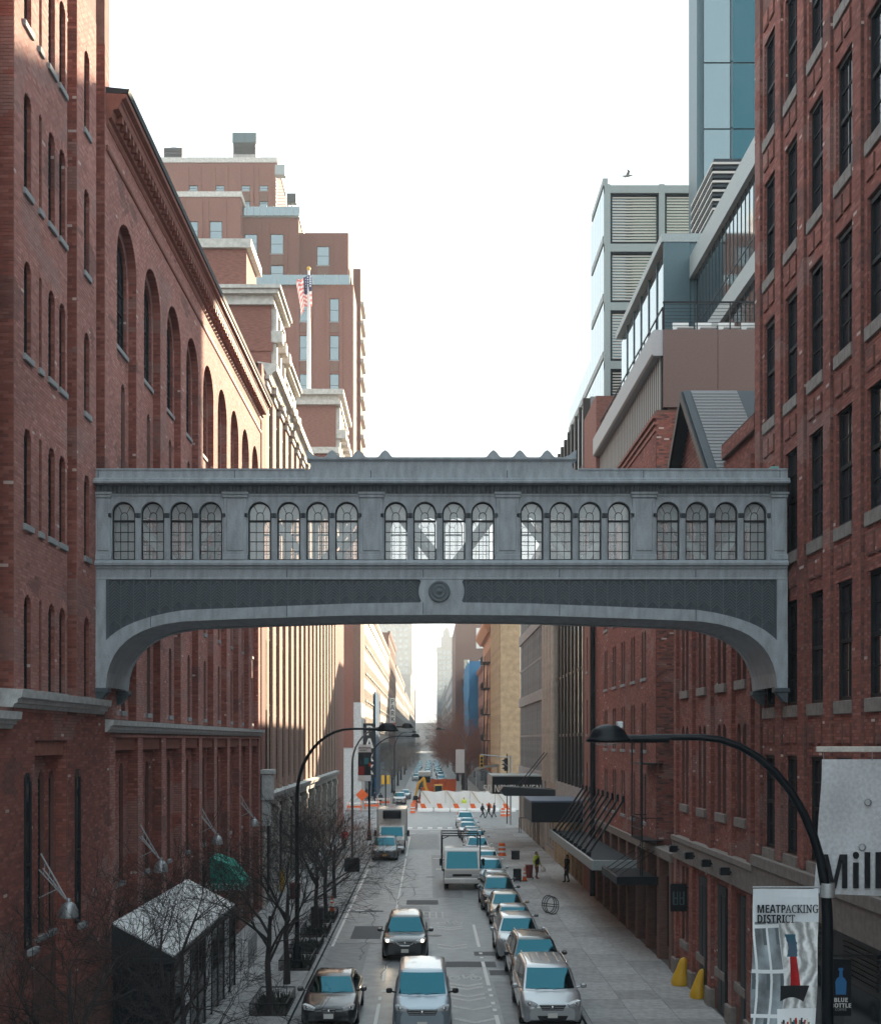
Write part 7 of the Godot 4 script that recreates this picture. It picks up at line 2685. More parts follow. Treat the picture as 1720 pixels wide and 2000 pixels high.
	cone("orange and white striped traffic cone on the left kerb", Vector3(-5.05, 0.13, -65.0), M.orange)
	drum("red and white striped traffic drum behind the parked cars", Vector3(5.85, 0.13, -97.0))
	var tb := thing("utility_box", "small black square utility box on the right pavement", "utility box", Vector3(6.7, 0.13, -94.0))
	var tm := MB.new()
	tm.cbox(-0.3, 0, -0.25, 0.3, 0.62, 0.25, 0.02)
	part(tb, "body", tm, M.black)
	var tl := MB.new()
	tl.cbox(-0.32, 0.62, -0.27, 0.32, 0.67, 0.27, 0.01)
	part(tb, "lid", tl, M.iron)
	var sb := thing("news_box", "low black news box beside the orange cone", "news box", Vector3(5.75, 0.13, -79.0))
	var sm := MB.new()
	sm.cbox(-0.25, 0.1, -0.2, 0.25, 0.85, 0.2, 0.02)
	for x in [-0.2, 0.2]: sm.box(x - 0.03, 0.0, -0.15, x + 0.03, 0.12, 0.15)
	part(sb, "body", sm, M.plastic)
	var st := thing("low_stand", "thin black hoop stand on the far right pavement", "stand", Vector3(px(1012, 138.0) - 1.2, 0.13, -121.0))
	var sf := MB.new()
	for q in [[0.0, 0.0], [0.15, 0.3], [2.2, 0.0], [2.35, 0.3]]: sf.bar(Vector3(q[0], 0, q[1]), Vector3(q[0], 1.5, q[1]), 0.035, 6)
	sf.bar(Vector3(0, 1.5, 0), Vector3(2.2, 1.5, 0), 0.035, 6); sf.bar(Vector3(0.15, 1.5, 0.3), Vector3(2.35, 1.5, 0.3), 0.035, 6)
	part(st, "frame", sf, M.iron)
	make_left_pavement()
	make_works()

func cone(label: String, at: Vector3, m: Material) -> void:
	var t := thing("traffic_cone", label, "traffic cone", at, "traffic cones")
	var b := MB.new()
	b.cbox(-0.2, 0, -0.2, 0.2, 0.04, 0.2, 0.01)
	part(t, "base", b, M.rubber)
	var c := MB.new()
	c.lathe([[0.15, 0.04], [0.035, 0.9], [0.0, 0.91]], 14)
	part(t, "cone", c, m)
	var w := MB.new()
	w.lathe([[0.116, 0.32], [0.095, 0.48]], 14)
	w.lathe([[0.083, 0.57], [0.07, 0.67]], 14)
	part(t, "white_collar", w, M.white)

var drum_mesh := []
func drum(label: String, at: Vector3, group := "traffic drums") -> void:
	if drum_mesh.is_empty():
		var b := MB.new()
		b.lathe([[0.38, 0.0], [0.38, 0.08], [0.3, 0.1], [0.29, 0.5], [0.25, 0.95], [0.22, 1.0], [0.0, 1.0]], 16)
		var w := MB.new()
		for y in [0.28, 0.62]: w.lathe([[0.305, y], [0.300, y + 0.16]], 16)
		drum_mesh = [b.mesh(), w.mesh()]
	var t := thing("traffic_drum", label, "traffic drum", at, group)
	part(t, "barrel", drum_mesh[0], M.orange)
	part(t, "white_band", drum_mesh[1], M.white)

func make_canopies() -> void:
	# long black canopy on tie rods
	var t := thing("entrance_canopy", "long flat black canopy hung on ten slanted tie rods over the right pavement", "canopy", Vector3(7.62, 0, -66.0))
	var d := MB.new()
	d.cbox(0.0, 3.45, -10.5, 2.0, 3.62, 9.5, 0.02)
	part(t, "deck", d, M.dark_metal)
	var f := MB.new()
	f.cbox(-0.1, 3.25, -10.55, 0.02, 3.72, 9.55, 0.02); f.cbox(-0.1, 3.25, 9.5, 2.0, 3.72, 9.6, 0.02)
	part(t, "fascia", f, M.pale_frame)
	for k in 10:
		var r := MB.new()
		var z := -9.0 + k * 1.75
		r.bar(Vector3(0.1, 3.72, z), Vector3(2.0, 6.3, z - 1.2), 0.06, 8)
		r.cbox(0.0, 3.6, z - 0.12, 0.24, 3.85, z + 0.12, 0.02)
		r.cbox(1.9, 6.15, z - 1.32, 2.03, 6.5, z - 1.08, 0.02)
		part(t, "tie_rod", r, M.black)
	var c := thing("side_canopy", "small black canopy step at the near end of the long canopy", "canopy", Vector3(7.95, 0, -53.4))
	var cm := MB.new()
	cm.cbox(0.0, 3.30, -2.2, 1.7, 3.45, 2.2, 0.02); cm.cbox(-0.08, 3.2, -2.25, 0.02, 3.55, 2.25, 0.015); cm.cbox(0.0, 3.2, 2.2, 1.7, 3.55, 2.28, 0.015)
	part(c, "deck", cm, M.black)
	var cr := MB.new()
	for k in 4: cr.bar(Vector3(0.1, 3.5, -1.8 + k * 1.1), Vector3(1.7, 4.6, -1.8 + k * 1.1), 0.02, 6)
	part(c, "tie_rod", cr, M.iron)
	# boxy black canopy
	var b := thing("box_canopy", "deep boxy black canopy projecting over the right pavement", "canopy", Vector3(6.42, 0, -76.0))
	var bm := MB.new()
	bm.cbox(0.0, 4.15, -6.0, 3.2, 5.4, 0.0, 0.03)
	part(b, "box", bm, M.black)
	var be := MB.new()
	be.box(-0.04, 5.4, -6.04, 3.2, 5.5, 0.05)
	part(b, "rim", be, mat("blue_grey_rim", lin(0.12, 0.16, 0.24), 0.4, 0.4))
	# flat canopy on cables
	var e := thing("cable_canopy", "flat grey canopy hung on two thin cables in front of the lettered awning", "canopy", Vector3(5.5, 0, -92.5))
	var em := MB.new()
	em.prism(PackedVector2Array([Vector2(-0.05, 5.45), Vector2(0.2, 5.75), Vector2(4.2, 5.5), Vector2(4.2, 5.05), Vector2(0.3, 5.05)]), -3.5, 0.0)
	part(e, "deck", em, M.dark_metal)
	for z in [-3.0, -0.5]:
		var r := MB.new()
		r.bar(Vector3(1.4, 5.6, z), Vector3(4.1, 8.6, z - 3.0), 0.035, 6)
		part(e, "cable", r, M.iron)
	var n := thing("lettered_canopy", "black canopy lettered NINTH AVENUE farthest along the right pavement", "canopy", Vector3(5.4, 0, -103.0))
	var nm := MB.new()
	nm.cbox(0.0, 4.75, -7.0, 4.25, 6.2, 0.0, 0.03)
	part(n, "box", nm, M.black)
	var nr := MB.new()
	nr.box(-0.05, 6.2, -7.05, 4.25, 6.3, 0.05)
	part(n, "rim", nr, M.pale_frame)
	var wl := MB.new()
	wl.box(-0.08, 4.75, -7.0, 0.0, 6.2, 0.0)
	part(n, "pale_end", wl, M.limestone)
	text(n, "50 NINTH AVENUE", 0.62, Vector3(2.1, 5.2, 0.03), M.white, true, false, 0.78)
	# iron fire balcony beside the gabled building
	var fb := thing("fire_balcony", "black iron fire balcony with drop ladder on the brick corner", "fire escape", Vector3(9.0, 0, -52.6))
	var fm := MB.new()
	for y in [4.95, 8.2]:
		fm.box(0.0, y, -1.6, 0.9, y + 0.06, 0.9)
	for k in 9:
		fm.bar(Vector3(0.0, 4.95, -1.6 + k * 0.31), Vector3(0.0, 5.95, -1.6 + k * 0.31), 0.014, 4)
	for y in [5.45, 5.95]: fm.bar(Vector3(0, y, -1.6), Vector3(0, y, 0.9), 0.02, 4)
	for z in [-1.6, 0.9]:
		fm.bar(Vector3(0.0, 4.95, z), Vector3(0.0, 9.2, z), 0.03, 4); fm.bar(Vector3(0.9, 5.95, z), Vector3(0, 5.95, z), 0.02, 4)
	part(fb, "balcony", fm, M.iron)
	var fl := MB.new()
	for z in [0.3, 0.7]: fl.bar(Vector3(0.05, 3.2, z), Vector3(0.05, 9.2, z), 0.02, 4)
	for k in 18: fl.bar(Vector3(0.05, 3.3 + k * 0.32, 0.3), Vector3(0.05, 3.3 + k * 0.32, 0.7), 0.012, 4)
	part(fb, "ladder", fl, M.iron)

func wall_lamp(label: String, d: float) -> void:
	var t := thing("gooseneck_lamp", label, "wall lamp", Vector3(LX, 6.55, -d), "gooseneck lamps on the left brick wall")
	var a := MB.new()
	a.bar(Vector3(0.0, 0.05, 0), Vector3(0.62, -1.05, 0.0), 0.022, 6)
	a.bar(Vector3(0.0, -0.3, 0.14), Vector3(0.62, -1.05, 0.0), 0.016, 6); a.bar(Vector3(0.0, -0.3, -0.14), Vector3(0.62, -1.05, 0.0), 0.016, 6)
	for k in 5:
		var q := (k + 1) / 6.0
		a.bar(Vector3(0.62 * q, 0.05 - 1.1 * q, 0), Vector3(0.62 * q, -0.3 - 0.75 * q, 0.14 * (1.0 - q)), 0.01, 4)
	a.bar(Vector3(0.0, -0.95, 0.12), Vector3(0.4, -0.75, 0.0), 0.014, 4)
	part(t, "bracket", a, M.steel)
	var h := MB.new()
	h.lathe([[0.21, -1.42], [0.22, -1.40], [0.21, -1.25], [0.15, -1.12], [0.06, -1.06], [0.0, -1.05]], 18, Transform3D(Basis.IDENTITY, Vector3(0.64, 0, 0)))
	h.lathe([[0.06, -1.07], [0.06, -0.98], [0.0, -0.97]], 10, Transform3D(Basis.IDENTITY, Vector3(0.64, 0, 0)))
	part(t, "lamp_shade", h, M.steel)
	var b := MB.new()
	b.lathe([[0.0, -1.44], [0.1, -1.40], [0.12, -1.33], [0.0, -1.3]], 12, Transform3D(Basis.IDENTITY, Vector3(0.64, 0, 0)))
	part(t, "bulb", b, M.lens)

func make_left_pavement() -> void:
	var near := ["nearest", "second", "third", "farthest"]
	for i in 4:
		wall_lamp("galvanised gooseneck wall lamp on the left brick wall, %s of four" % near[i], [28.3, 38.1, 48.3, 58.6][i])
	# glazed entrance shed with pale lean-to roof
	var s := thing("glazed_shed", "black framed entrance shed with pale translucent lean-to roof on the left pavement", "shed", Vector3(LX, 0.13, -34.6))
	var r := MB.new()
	var A := Vector3(0.02, 3.95, 0); var B := Vector3(1.75, 3.02, 0.2)
	var L := 11.0
	for k in 9:
		var m := MB.new()
		var z0 := -k * L / 9.0; var z1 := -(k + 1) * L / 9.0 + 0.02
		var q := [Vector3(A.x, A.y, z0), Vector3(B.x, B.y, z0), Vector3(B.x, B.y, z1), Vector3(A.x, A.y, z1)]
		var ce: Vector3 = (q[0] + q[2]) * 0.5 - Vector3(0, 0.02, 0)
		var q2 := []
		for z in q: q2.append(z - Vector3(0, 0.05, 0))
		m.out(q, ce); m.out(q2, ce)
		for i in 4: m.out([q[i], q[(i + 1) % 4], q2[(i + 1) % 4], q2[i]], ce)
		part(s, "roof_panel", m, M.milk_glass)
	var e := MB.new()
	e.box(1.70, 2.80, -L, 1.80, 2.98, 0.05); e.box(0.02, 2.80, -0.02, 1.74, 2.94, 0.06)
	part(s, "eaves_beam", e, M.dark_metal)
	var tri2 := MB.new()
	tri2.out([Vector3(0.02, 2.94, 0.02), Vector3(0.02, 3.9, 0.02), Vector3(1.72, 3.0, 0.02), Vector3(1.72, 2.94, 0.02)], Vector3(1, 3, -1))
	part(s, "gable_panel", tri2, M.dark_metal)
	for k in 10:
		var p := MB.new()
		p.box(1.70, 0.0, -k * L / 9.0 - 0.05, 1.78, 2.8, -k * L / 9.0 + 0.05)
		part(s, "post", p, M.black)
		if k < 9:
			var g := MB.new()
			g.box(1.72, 0.1, -(k + 1) * L / 9.0 + 0.06, 1.75, 2.78, -k * L / 9.0 - 0.06)
			part(s, "side_pane", g, [M.glass_dark, M.milk_glass, M.glass_dark][k % 3])
	var fr := MB.new()
	fr.box(0.05, 0.0, -0.04, 1.7, 2.8, 0.0)
	part(s, "front_panel", fr, M.glass_dark)
	# green awning
	var a := thing("green_awning", "small green cloth awning with white lettering over a doorway on the left", "awning", Vector3(LX, 0.0, -51.0))
	var am := MB.new()
	var P := [Vector3(0.05, 4.45, 1.0), Vector3(0.05, 4.45, -1.0), Vector3(0.75, 4.2, -1.0), Vector3(1.35, 3.45, -1.0), Vector3(1.35, 3.45, 1.0), Vector3(0.75, 4.2, 1.0)]
	am.quad(P[0], P[1], P[2], P[5]); am.quad(P[5], P[2], P[3], P[4])
	var c := Vector3(0.5, 3.6, 0)
	for sg in [1.0, -1.0]:
		am.out([Vector3(0.05, 3.15, sg), Vector3(0.05, 4.45, sg), Vector3(0.75, 4.2, sg)], c)
		am.out([Vector3(0.05, 3.15, sg), Vector3(0.75, 4.2, sg), Vector3(1.35, 3.45, sg), Vector3(1.35, 3.15, sg)], c)
	am.out([Vector3(1.35, 3.15, 1.0), Vector3(1.35, 3.45, 1.0), Vector3(1.35, 3.45, -1.0), Vector3(1.35, 3.15, -1.0)], c)
	part(a, "cloth", am, M.green_cloth)
	text(a, "MIGNON", 0.3, Vector3(0.7, 3.24, 1.02), M.white, false, true)
	var ri := MB.new()
	for z in [-1.0, 1.0]: ri.bar(Vector3(0.05, 3.15, z), Vector3(1.35, 3.15, z), 0.02, 4)
	part(a, "frame", ri, M.steel)
	# street railing by the shed
	var rl := thing("stair_railing", "grey metal stair railing on the left pavement beyond the shed", "railing", Vector3(-7.2, 0.13, -49.5))
	var rm := MB.new()
	for k in 8: rm.bar(Vector3(0.0, 0, -k * 0.32), Vector3(0.0, 1.05, -k * 0.32), 0.018, 4)
	for y in [0.12, 1.05]: rm.bar(Vector3(0, y, 0), Vector3(0, y, -2.24), 0.025, 6)
	for k in 5: rm.bar(Vector3(-k * 0.3, 0, 0), Vector3(-k * 0.3, 1.05, 0), 0.018, 4)
	rm.bar(Vector3(0, 1.05, 0), Vector3(-1.2, 1.05, 0), 0.025, 6)
	part(rl, "bars", rm, M.steel)
	# tree guards along the kerb
	var names := ["nearest the camera", "second along", "third along", "fourth along", "fifth along"]
	for i in 5:
		var g := thing("tree_guard", "black iron tree pit guard at the left kerb, %s" % names[i], "tree guard", Vector3(-5.25, 0.13, [-41.8, -49.8, -53.6, -58.0, -62.5][i]), "tree pit guards at the left kerb")
		var m := MB.new()
		for x in [-0.6, 0.6]:
			m.bar(Vector3(x, 0.42, -1.4), Vector3(x, 0.42, 1.4), 0.025, 6); m.bar(Vector3(x, 0.1, -1.4), Vector3(x, 0.1, 1.4), 0.02, 6)
			for k in 9: m.bar(Vector3(x, 0, -1.4 + k * 0.35), Vector3(x, 0.42, -1.4 + k * 0.35), 0.014, 4)
		for z in [-1.4, 1.4]:
			m.bar(Vector3(-0.6, 0.42, z), Vector3(0.6, 0.42, z), 0.025, 6)
			for k in 5: m.bar(Vector3(-0.6 + k * 0.3, 0, z), Vector3(-0.6 + k * 0.3, 0.42, z), 0.014, 4)
		part(g, "rail", m, M.iron)
		var so := MB.new()
		so.box(-0.58, 0.0, -1.38, 0.58, 0.05, 1.38)
		part(g, "soil", so, M.bark)
		# low shrub
		var sh := MB.new()
		for k in 160:
			var c0 := Vector3(rng.randf_range(-0.45, 0.45), 0.05, rng.randf_range(-1.2, 1.2))
			var tip := c0 + Vector3(rng.randf_range(-0.2, 0.2), rng.randf_range(0.15, 0.45), rng.randf_range(-0.2, 0.2))
			sh.tri(c0 + Vector3(0.04, 0, 0), tip, c0 - Vector3(0.04, 0, 0.02))
		var po := part(g, "ground_cover", sh, mat("dark_shrub", lin(0.03, 0.04, 0.03), 0.9))
		po.set_meta("kind", "stuff")
	# yellow bollard, street bins
	var yb := thing("yellow_bollard", "round topped yellow steel bollard by the left shopfronts", "bollard", Vector3(px(551, 74), 0.13, -74.0))
	var ym := MB.new()
	ym.lathe([[0.16, 0.0], [0.16, 1.15], [0.13, 1.25], [0.06, 1.3], [0.0, 1.31]], 14)
	part(yb, "post", ym, M.yellow)
	for q in [[-5.4, 60.2, "dark street bin by the left kerb among the trees"], [-7.6, 70.5, "dark red news box by the left shopfronts"]]:
		var b := thing("street_bin", q[2], "bin", Vector3(q[0], 0.13, -q[1]))
		var bm := MB.new()
		bm.lathe([[0.26, 0.0], [0.3, 0.1], [0.33, 0.85], [0.35, 0.9], [0.28, 0.95], [0.0, 0.96]], 14)
		part(b, "body", bm, M.iron if q[1] < 65 else mat("dark_red_box", lin(0.10, 0.01, 0.012), 0.6))

func jersey(label: String, at: Vector3) -> void:
	var t := thing("striped_barrier", label, "barrier", at, "striped barriers across the street works")
	var m := MB.new()
	m.prism(PackedVector2Array([Vector2(-0.3, 0), Vector2(0.3, 0), Vector2(0.24, 0.25), Vector2(0.1, 0.45), Vector2(0.08, 1.05), Vector2(-0.08, 1.05), Vector2(-0.1, 0.45), Vector2(-0.24, 0.25)]), -1.0, 1.0, Transform3D(Basis(Vector3.UP, PI * 0.5), Vector3.ZERO))
	part(t, "body", m, M.white)
	var s := MB.new()
	s.out([Vector3(-0.5, 0.42, 0.115), Vector3(0.15, 0.42, 0.115), Vector3(-0.1, 1.04, 0.10), Vector3(-0.7, 1.04, 0.10)], Vector3(0, 0.5, -1))
	part(t, "orange_stripe", s, M.orange)

func make_works() -> void:
	var d := 160.0
	for k in 6:
		jersey("orange striped white barrier, %s from the left in the line across the works" % ["first", "second", "third", "fourth", "fifth", "sixth"][k], Vector3(-0.3 + k * 2.15, 0, -d))
	# white sheet fence behind with timber props
	for k in 4:
		var f := thing("sheet_fence", "white plastic sheet fence panel behind the barriers, %s from the left" % ["first", "second", "third", "fourth"][k], "fence", Vector3(-0.9 + k * 3.25, 0, -d - 1.4), "white sheet fence around the works")
		var m := MB.new()
		var g := []
		for i in 10:
			var row := PackedVector3Array()
			for j in 5: row.append(Vector3(i * 0.355, 0.1 + j * 0.62 + 0.08 * sin(i * 0.9 + k), 0.06 * sin(i * 1.9 + j)))
			g.append(row)
		m.grid(g)
		part(f, "sheet", m, M.white)
		var p := MB.new()
		p.bar(Vector3(0.1, 0, -0.1), Vector3(0.1, 2.8, -0.1), 0.05, 6); p.bar(Vector3(0.15, 2.6, 0.1), Vector3(1.9, 0.1, 0.5), 0.05, 6)
		part(f, "timber_prop", p, M.tan_stone)
	drum("orange traffic drum at the left end of the striped barriers", Vector3(-1.9, 0, -157.0))
	drum("orange traffic drum behind the first at the left of the works", Vector3(-1.95, 0, -160.5))
	drum("third orange drum receding along the left edge of the works", Vector3(-1.9, 0, -164.5))
	drum("fourth orange drum receding along the left edge of the works", Vector3(-1.8, 0, -169.0))
	drum("fifth orange drum, farthest along the left edge of the works", Vector3(-1.7, 0, -174.0))
	drum("orange drum standing alone right of the striped barriers", Vector3(9.2, 0, -150.0))
	drum("second orange drum close beside the lone right drum", Vector3(9.9, 0, -150.6))
	var on := thing("orange_mesh_fence", "long orange mesh safety fence along the left side of the works", "fence", Vector3(-1.2, 0, -162.0))
	var om := MB.new()
	var g2 := []
	for i in 30:
		var row := PackedVector3Array()
		for j in 4: row.append(Vector3(0.15 * sin(i * 0.9) + 0.05 * i * 0.3, 0.15 + j * 0.42, -i * 1.6))
		g2.append(row)
	om.grid(g2)
	part(on, "mesh", om, M.orange)
	var op := MB.new()
	for i in 12: op.bar(Vector3(0.04 * i * 0.5, 0, -i * 4.2), Vector3(0.04 * i * 0.5, 1.6, -i * 4.2), 0.04, 6)
	part(on, "stake", op, M.iron)
	make_excavator(Vector3(0.6, 0, -172.0))
	# stacked orange pieces
	for k in 9:
		var b := thing("orange_barricade", ["orange and white barricade beside the excavator arm", "orange and white barricade under the red-brown trees", "orange and white barricade right of the excavator", "orange barricade stacked behind the sheet fence", "orange barricade on the left avenue corner", "second orange barricade on the left avenue corner", "orange barricade near the crossing silver car", "orange barricade deep in the street works", "orange barricade at the rear end of the works"][k], "barricade", [Vector3(-0.4, 0, -168), Vector3(5.4, 0, -190), Vector3(3.6, 0, -176), Vector3(5.2, 0, -168), Vector3(-9.5, 0, -160), Vector3(-7.4, 0, -163), Vector3(-6.3, 0, -172), Vector3(2.0, 0, -198), Vector3(3.4, 0, -210)][k], "orange barricades around the works")
		for y in [0.5, 0.95]:
			var m := MB.new()
			m.cbox(-1.0, y, -0.04, 1.0, y + 0.25, 0.04, 0.01)
			part(b, "board", m, M.orange if y < 0.9 else M.white)
		var l := MB.new()
		for x in [-0.8, 0.8]:
			l.bar(Vector3(x, 0, 0.35), Vector3(x, 1.3, 0), 0.04, 4); l.bar(Vector3(x, 0, -0.35), Vector3(x, 1.3, 0), 0.04, 4)
		part(b, "leg", l, M.orange)
	# clutter deeper in the works, seen over the sheet fence
	var spots := [[-0.2, 206], [1.6, 208], [3.2, 207], [0.6, 216], [2.6, 218], [4.2, 216], [-0.4, 226], [1.8, 228], [3.6, 230], [0.4, 240], [2.4, 242], [-1.0, 214]]
	var words := ["first", "second", "third", "fourth", "fifth", "sixth", "seventh", "eighth", "ninth", "tenth", "eleventh", "twelfth"]
	for k in spots.size():
		drum("orange drum seen above the sheet fence deep in the works, %s nearest" % words[k], Vector3(spots[k][0], 0, -spots[k][1]), "drums deep in the works")
	for k in 3:
		var f := thing("orange_mesh_fence", "orange mesh fence across the works behind the excavator, %s row" % words[k], "fence", Vector3(-1.0 + k * 0.6, 0, [-203.0, -222.0, -246.0][k]), "orange mesh fences across the works")
		var m := MB.new()
		var gg := []
		for i in 12:
			var row := PackedVector3Array()
			for j in 4: row.append(Vector3(i * 0.5, 0.2 + j * 0.45 + 0.07 * sin(i * 1.3), 0.12 * sin(i * 1.1 + j)))
			gg.append(row)
		m.grid(gg)
		part(f, "mesh", m, M.orange)
		for i in 4:
			var p := MB.new()
			p.bar(Vector3(i * 1.8, 0, -0.05), Vector3(i * 1.8, 1.75, -0.05), 0.04, 6)
			part(f, "stake", p, M.iron)
	var ta := thing("site_canopy", "pale grey tarpaulin canopy on posts beyond the avenue on the right", "canopy", Vector3(7.6, 0, -167.0))
	var tm := MB.new()
	var g := []
	for i in 8:
		var row := PackedVector3Array()
		for j in 5: row.append(Vector3(-1.2 + i * 0.9, 5.3 + 0.75 * sin(PI * (i + 0.8) / 9.0) - 0.12 * j + 0.06 * sin(i * 2.0 + j), -j * 0.9))
		g.append(row)
	tm.grid(g)
	part(ta, "tarpaulin", tm, M.white_cloth)
	for x in [-1.0, 1.6, 4.6]:
		var p := MB.new()
		p.bar(Vector3(x, 0.13, -0.2), Vector3(x, 5.5, -0.2), 0.06, 6)
		part(ta, "post", p, M.steel)
	# traffic signals
	var sg := thing("traffic_signal", "yellow cased traffic light hanging over the avenue crossing", "traffic light", Vector3(9.0, 0.0, -133.5))
	var p2 := MB.new()
	p2.bar(Vector3(0, 0.1, 0), Vector3(0, 7.6, 0), 0.1, 8); p2.bar(Vector3(0, 7.4, 0), Vector3(-3.3, 7.7, 0), 0.06, 8); p2.bar(Vector3(0, 6.2, 0), Vector3(-1.6, 7.5, 0), 0.03, 6)
	part(sg, "mast", p2, M.steel)
	var ca := MB.new()
	ca.cbox(-3.35, 6.3, -0.18, -2.95, 7.6, 0.18, 0.03)
	part(sg, "housing", ca, M.yellow)
	for k in 3:
		var l := MB.new()
		l.lathe([[0.0, 0.0], [0.14, 0.0], [0.15, 0.12], [0.13, 0.12], [0.0, 0.02]], 12, Transform3D(Basis(Vector3.RIGHT, PI * 0.5), Vector3(-3.15, 6.55 + k * 0.4, 0.18)))
		part(sg, "signal_lens", l, M.iron)
	var s2 := thing("signal_head", "dark traffic light seen side-on below the canopy of the far corner", "traffic light", Vector3(8.6, 0.0, -135.0))
	var m2 := MB.new()
	m2.cbox(-0.2, 5.9, -0.2, 0.2, 7.3, 0.2, 0.03)
	for k in 3: m2.prism(PackedVector2Array([Vector2(-0.2, 6.05 + k * 0.42), Vector2(-0.5, 6.2 + k * 0.42), Vector2(-0.2, 6.32 + k * 0.42)]), -0.15, 0.15)
	part(s2, "housing", m2, M.iron)
	var m3 := MB.new()
	m3.bar(Vector3(0.1, 0.1, 0), Vector3(0.1, 7.8, 0), 0.06, 8)
	part(s2, "mast", m3, M.iron)
	var ys := thing("yellow_signal", "yellow traffic light cluster on the left side of the avenue", "traffic light", Vector3(-5.6, 0, -164.0))
	var y1 := MB.new()
	y1.bar(Vector3(0, 0, 0), Vector3(0, 4.6, 0), 0.09, 8)
	part(ys, "mast", y1, M.iron)
	for x in [-0.35, 0.35]:
		var y2 := MB.new()
		y2.cbox(x - 0.2, 3.4, -0.2, x + 0.2, 4.6, 0.2, 0.03)
		part(ys, "housing", y2, M.yellow)
	var os := thing("works_sign", "square orange road works sign on the left avenue corner", "sign", Vector3(-8.0, 0, -150.0))
	var o1 := MB.new()
	o1.xf = Transform3D(Basis(Vector3(0, 0, 1), PI * 0.25), Vector3(0, 2.6, 0))
	o1.cbox(-0.55, -0.55, -0.02, 0.55, 0.55, 0.02, 0.008)
	part(os, "board", o1, M.orange)
	var o2 := MB.new()
	o2.bar(Vector3(0, 0.1, -0.05), Vector3(0, 2.6, -0.05), 0.035, 6)
	part(os, "post", o2, M.steel)
	var fs := thing("lamp_banner", "small pale banner on the distant right lamp post", "banner", Vector3(5.5, 7.9, -180.6))
	var f1 := MB.new()
	f1.box(-1.4, -3.4, -0.02, -0.1, 0.0, 0.02)
	part(fs, "cloth", f1, M.white_cloth)
	var f2 := MB.new()
	f2.bar(Vector3(-1.4, 0.03, 0), Vector3(0.1, 0.03, 0), 0.03, 4)
	part(fs, "arm", f2, M.steel)

func make_excavator(at: Vector3) -> void:
	var t := thing("excavator", "yellow excavator with raised bent arm behind the striped barriers", "excavator", at)
	var ye := mat("machine_yellow", lin(0.62, 0.32, 0.02), 0.5)
	for s in [-1.0, 1.0]:
		var tr := MB.new()
		var p := PackedVector2Array()
		for i in 13:
			var a := PI * 0.5 + PI * i / 12.0
			p.append(Vector2(-1.2 + 0.4 * cos(a), 0.4 + 0.4 * sin(a)))
		for i in 13:
			var a := -PI * 0.5 + PI * i / 12.0
			p.append(Vector2(1.2 + 0.4 * cos(a), 0.4 + 0.4 * sin(a)))
		tr.prism(p, s * 0.9 - 0.25, s * 0.9 + 0.25)
		part(t, "track", tr, M.iron)
	var b := MB.new()
	b.cbox(-1.2, 0.85, -1.0, 1.7, 1.7, 1.0, 0.1)
	part(t, "body", b, ye)
	var cb := MB.new()
	cb.cbox(0.3, 1.7, -0.1, 1.5, 3.1, 0.95, 0.08)
	part(t, "cab", cb, ye)
	var cw := MB.new()
	cw.box(0.4, 1.95, 0.94, 1.4, 2.95, 0.97); cw.box(0.28, 1.95, 0.05, 0.31, 2.95, 0.85)
	part(t, "cab_window", cw, M.car_glass)
	var a := MB.new()
	a.tube(PackedVector3Array([Vector3(-0.5, 1.6, -0.3), Vector3(-1.0, 3.0, -0.3), Vector3(-1.1, 4.0, -0.3)]), PackedFloat32Array([0.25, 0.28, 0.2]), 6)
	part(t, "boom", a, ye)
	var a2 := MB.new()
	a2.tube(PackedVector3Array([Vector3(-1.05, 4.1, -0.3), Vector3(-1.9, 3.2, -0.3), Vector3(-2.3, 1.5, -0.3)]), PackedFloat32Array([0.2, 0.22, 0.14]), 6)
	part(t, "stick", a2, ye)
	var bu := MB.new()
	bu.prism(PackedVector2Array([Vector2(-2.6, 1.5), Vector2(-2.0, 1.5), Vector2(-1.8, 0.8), Vector2(-2.2, 0.4), Vector2(-2.7, 0.8)]), -0.7, 0.1)
	part(t, "bucket", bu, M.iron)

# ---------------------------------------------------------------- people: one skin over a posed skeleton
func seg_dist(p: Vector3, a: Vector3, b: Vector3, ra: float, rb: float) -> float:
	var ab := b - a
	var t := clampf((p - a).dot(ab) / maxf(ab.length_squared(), 1e-6), 0.0, 1.0)
	return p.distance_to(a + ab * t) - lerpf(ra, rb, t)

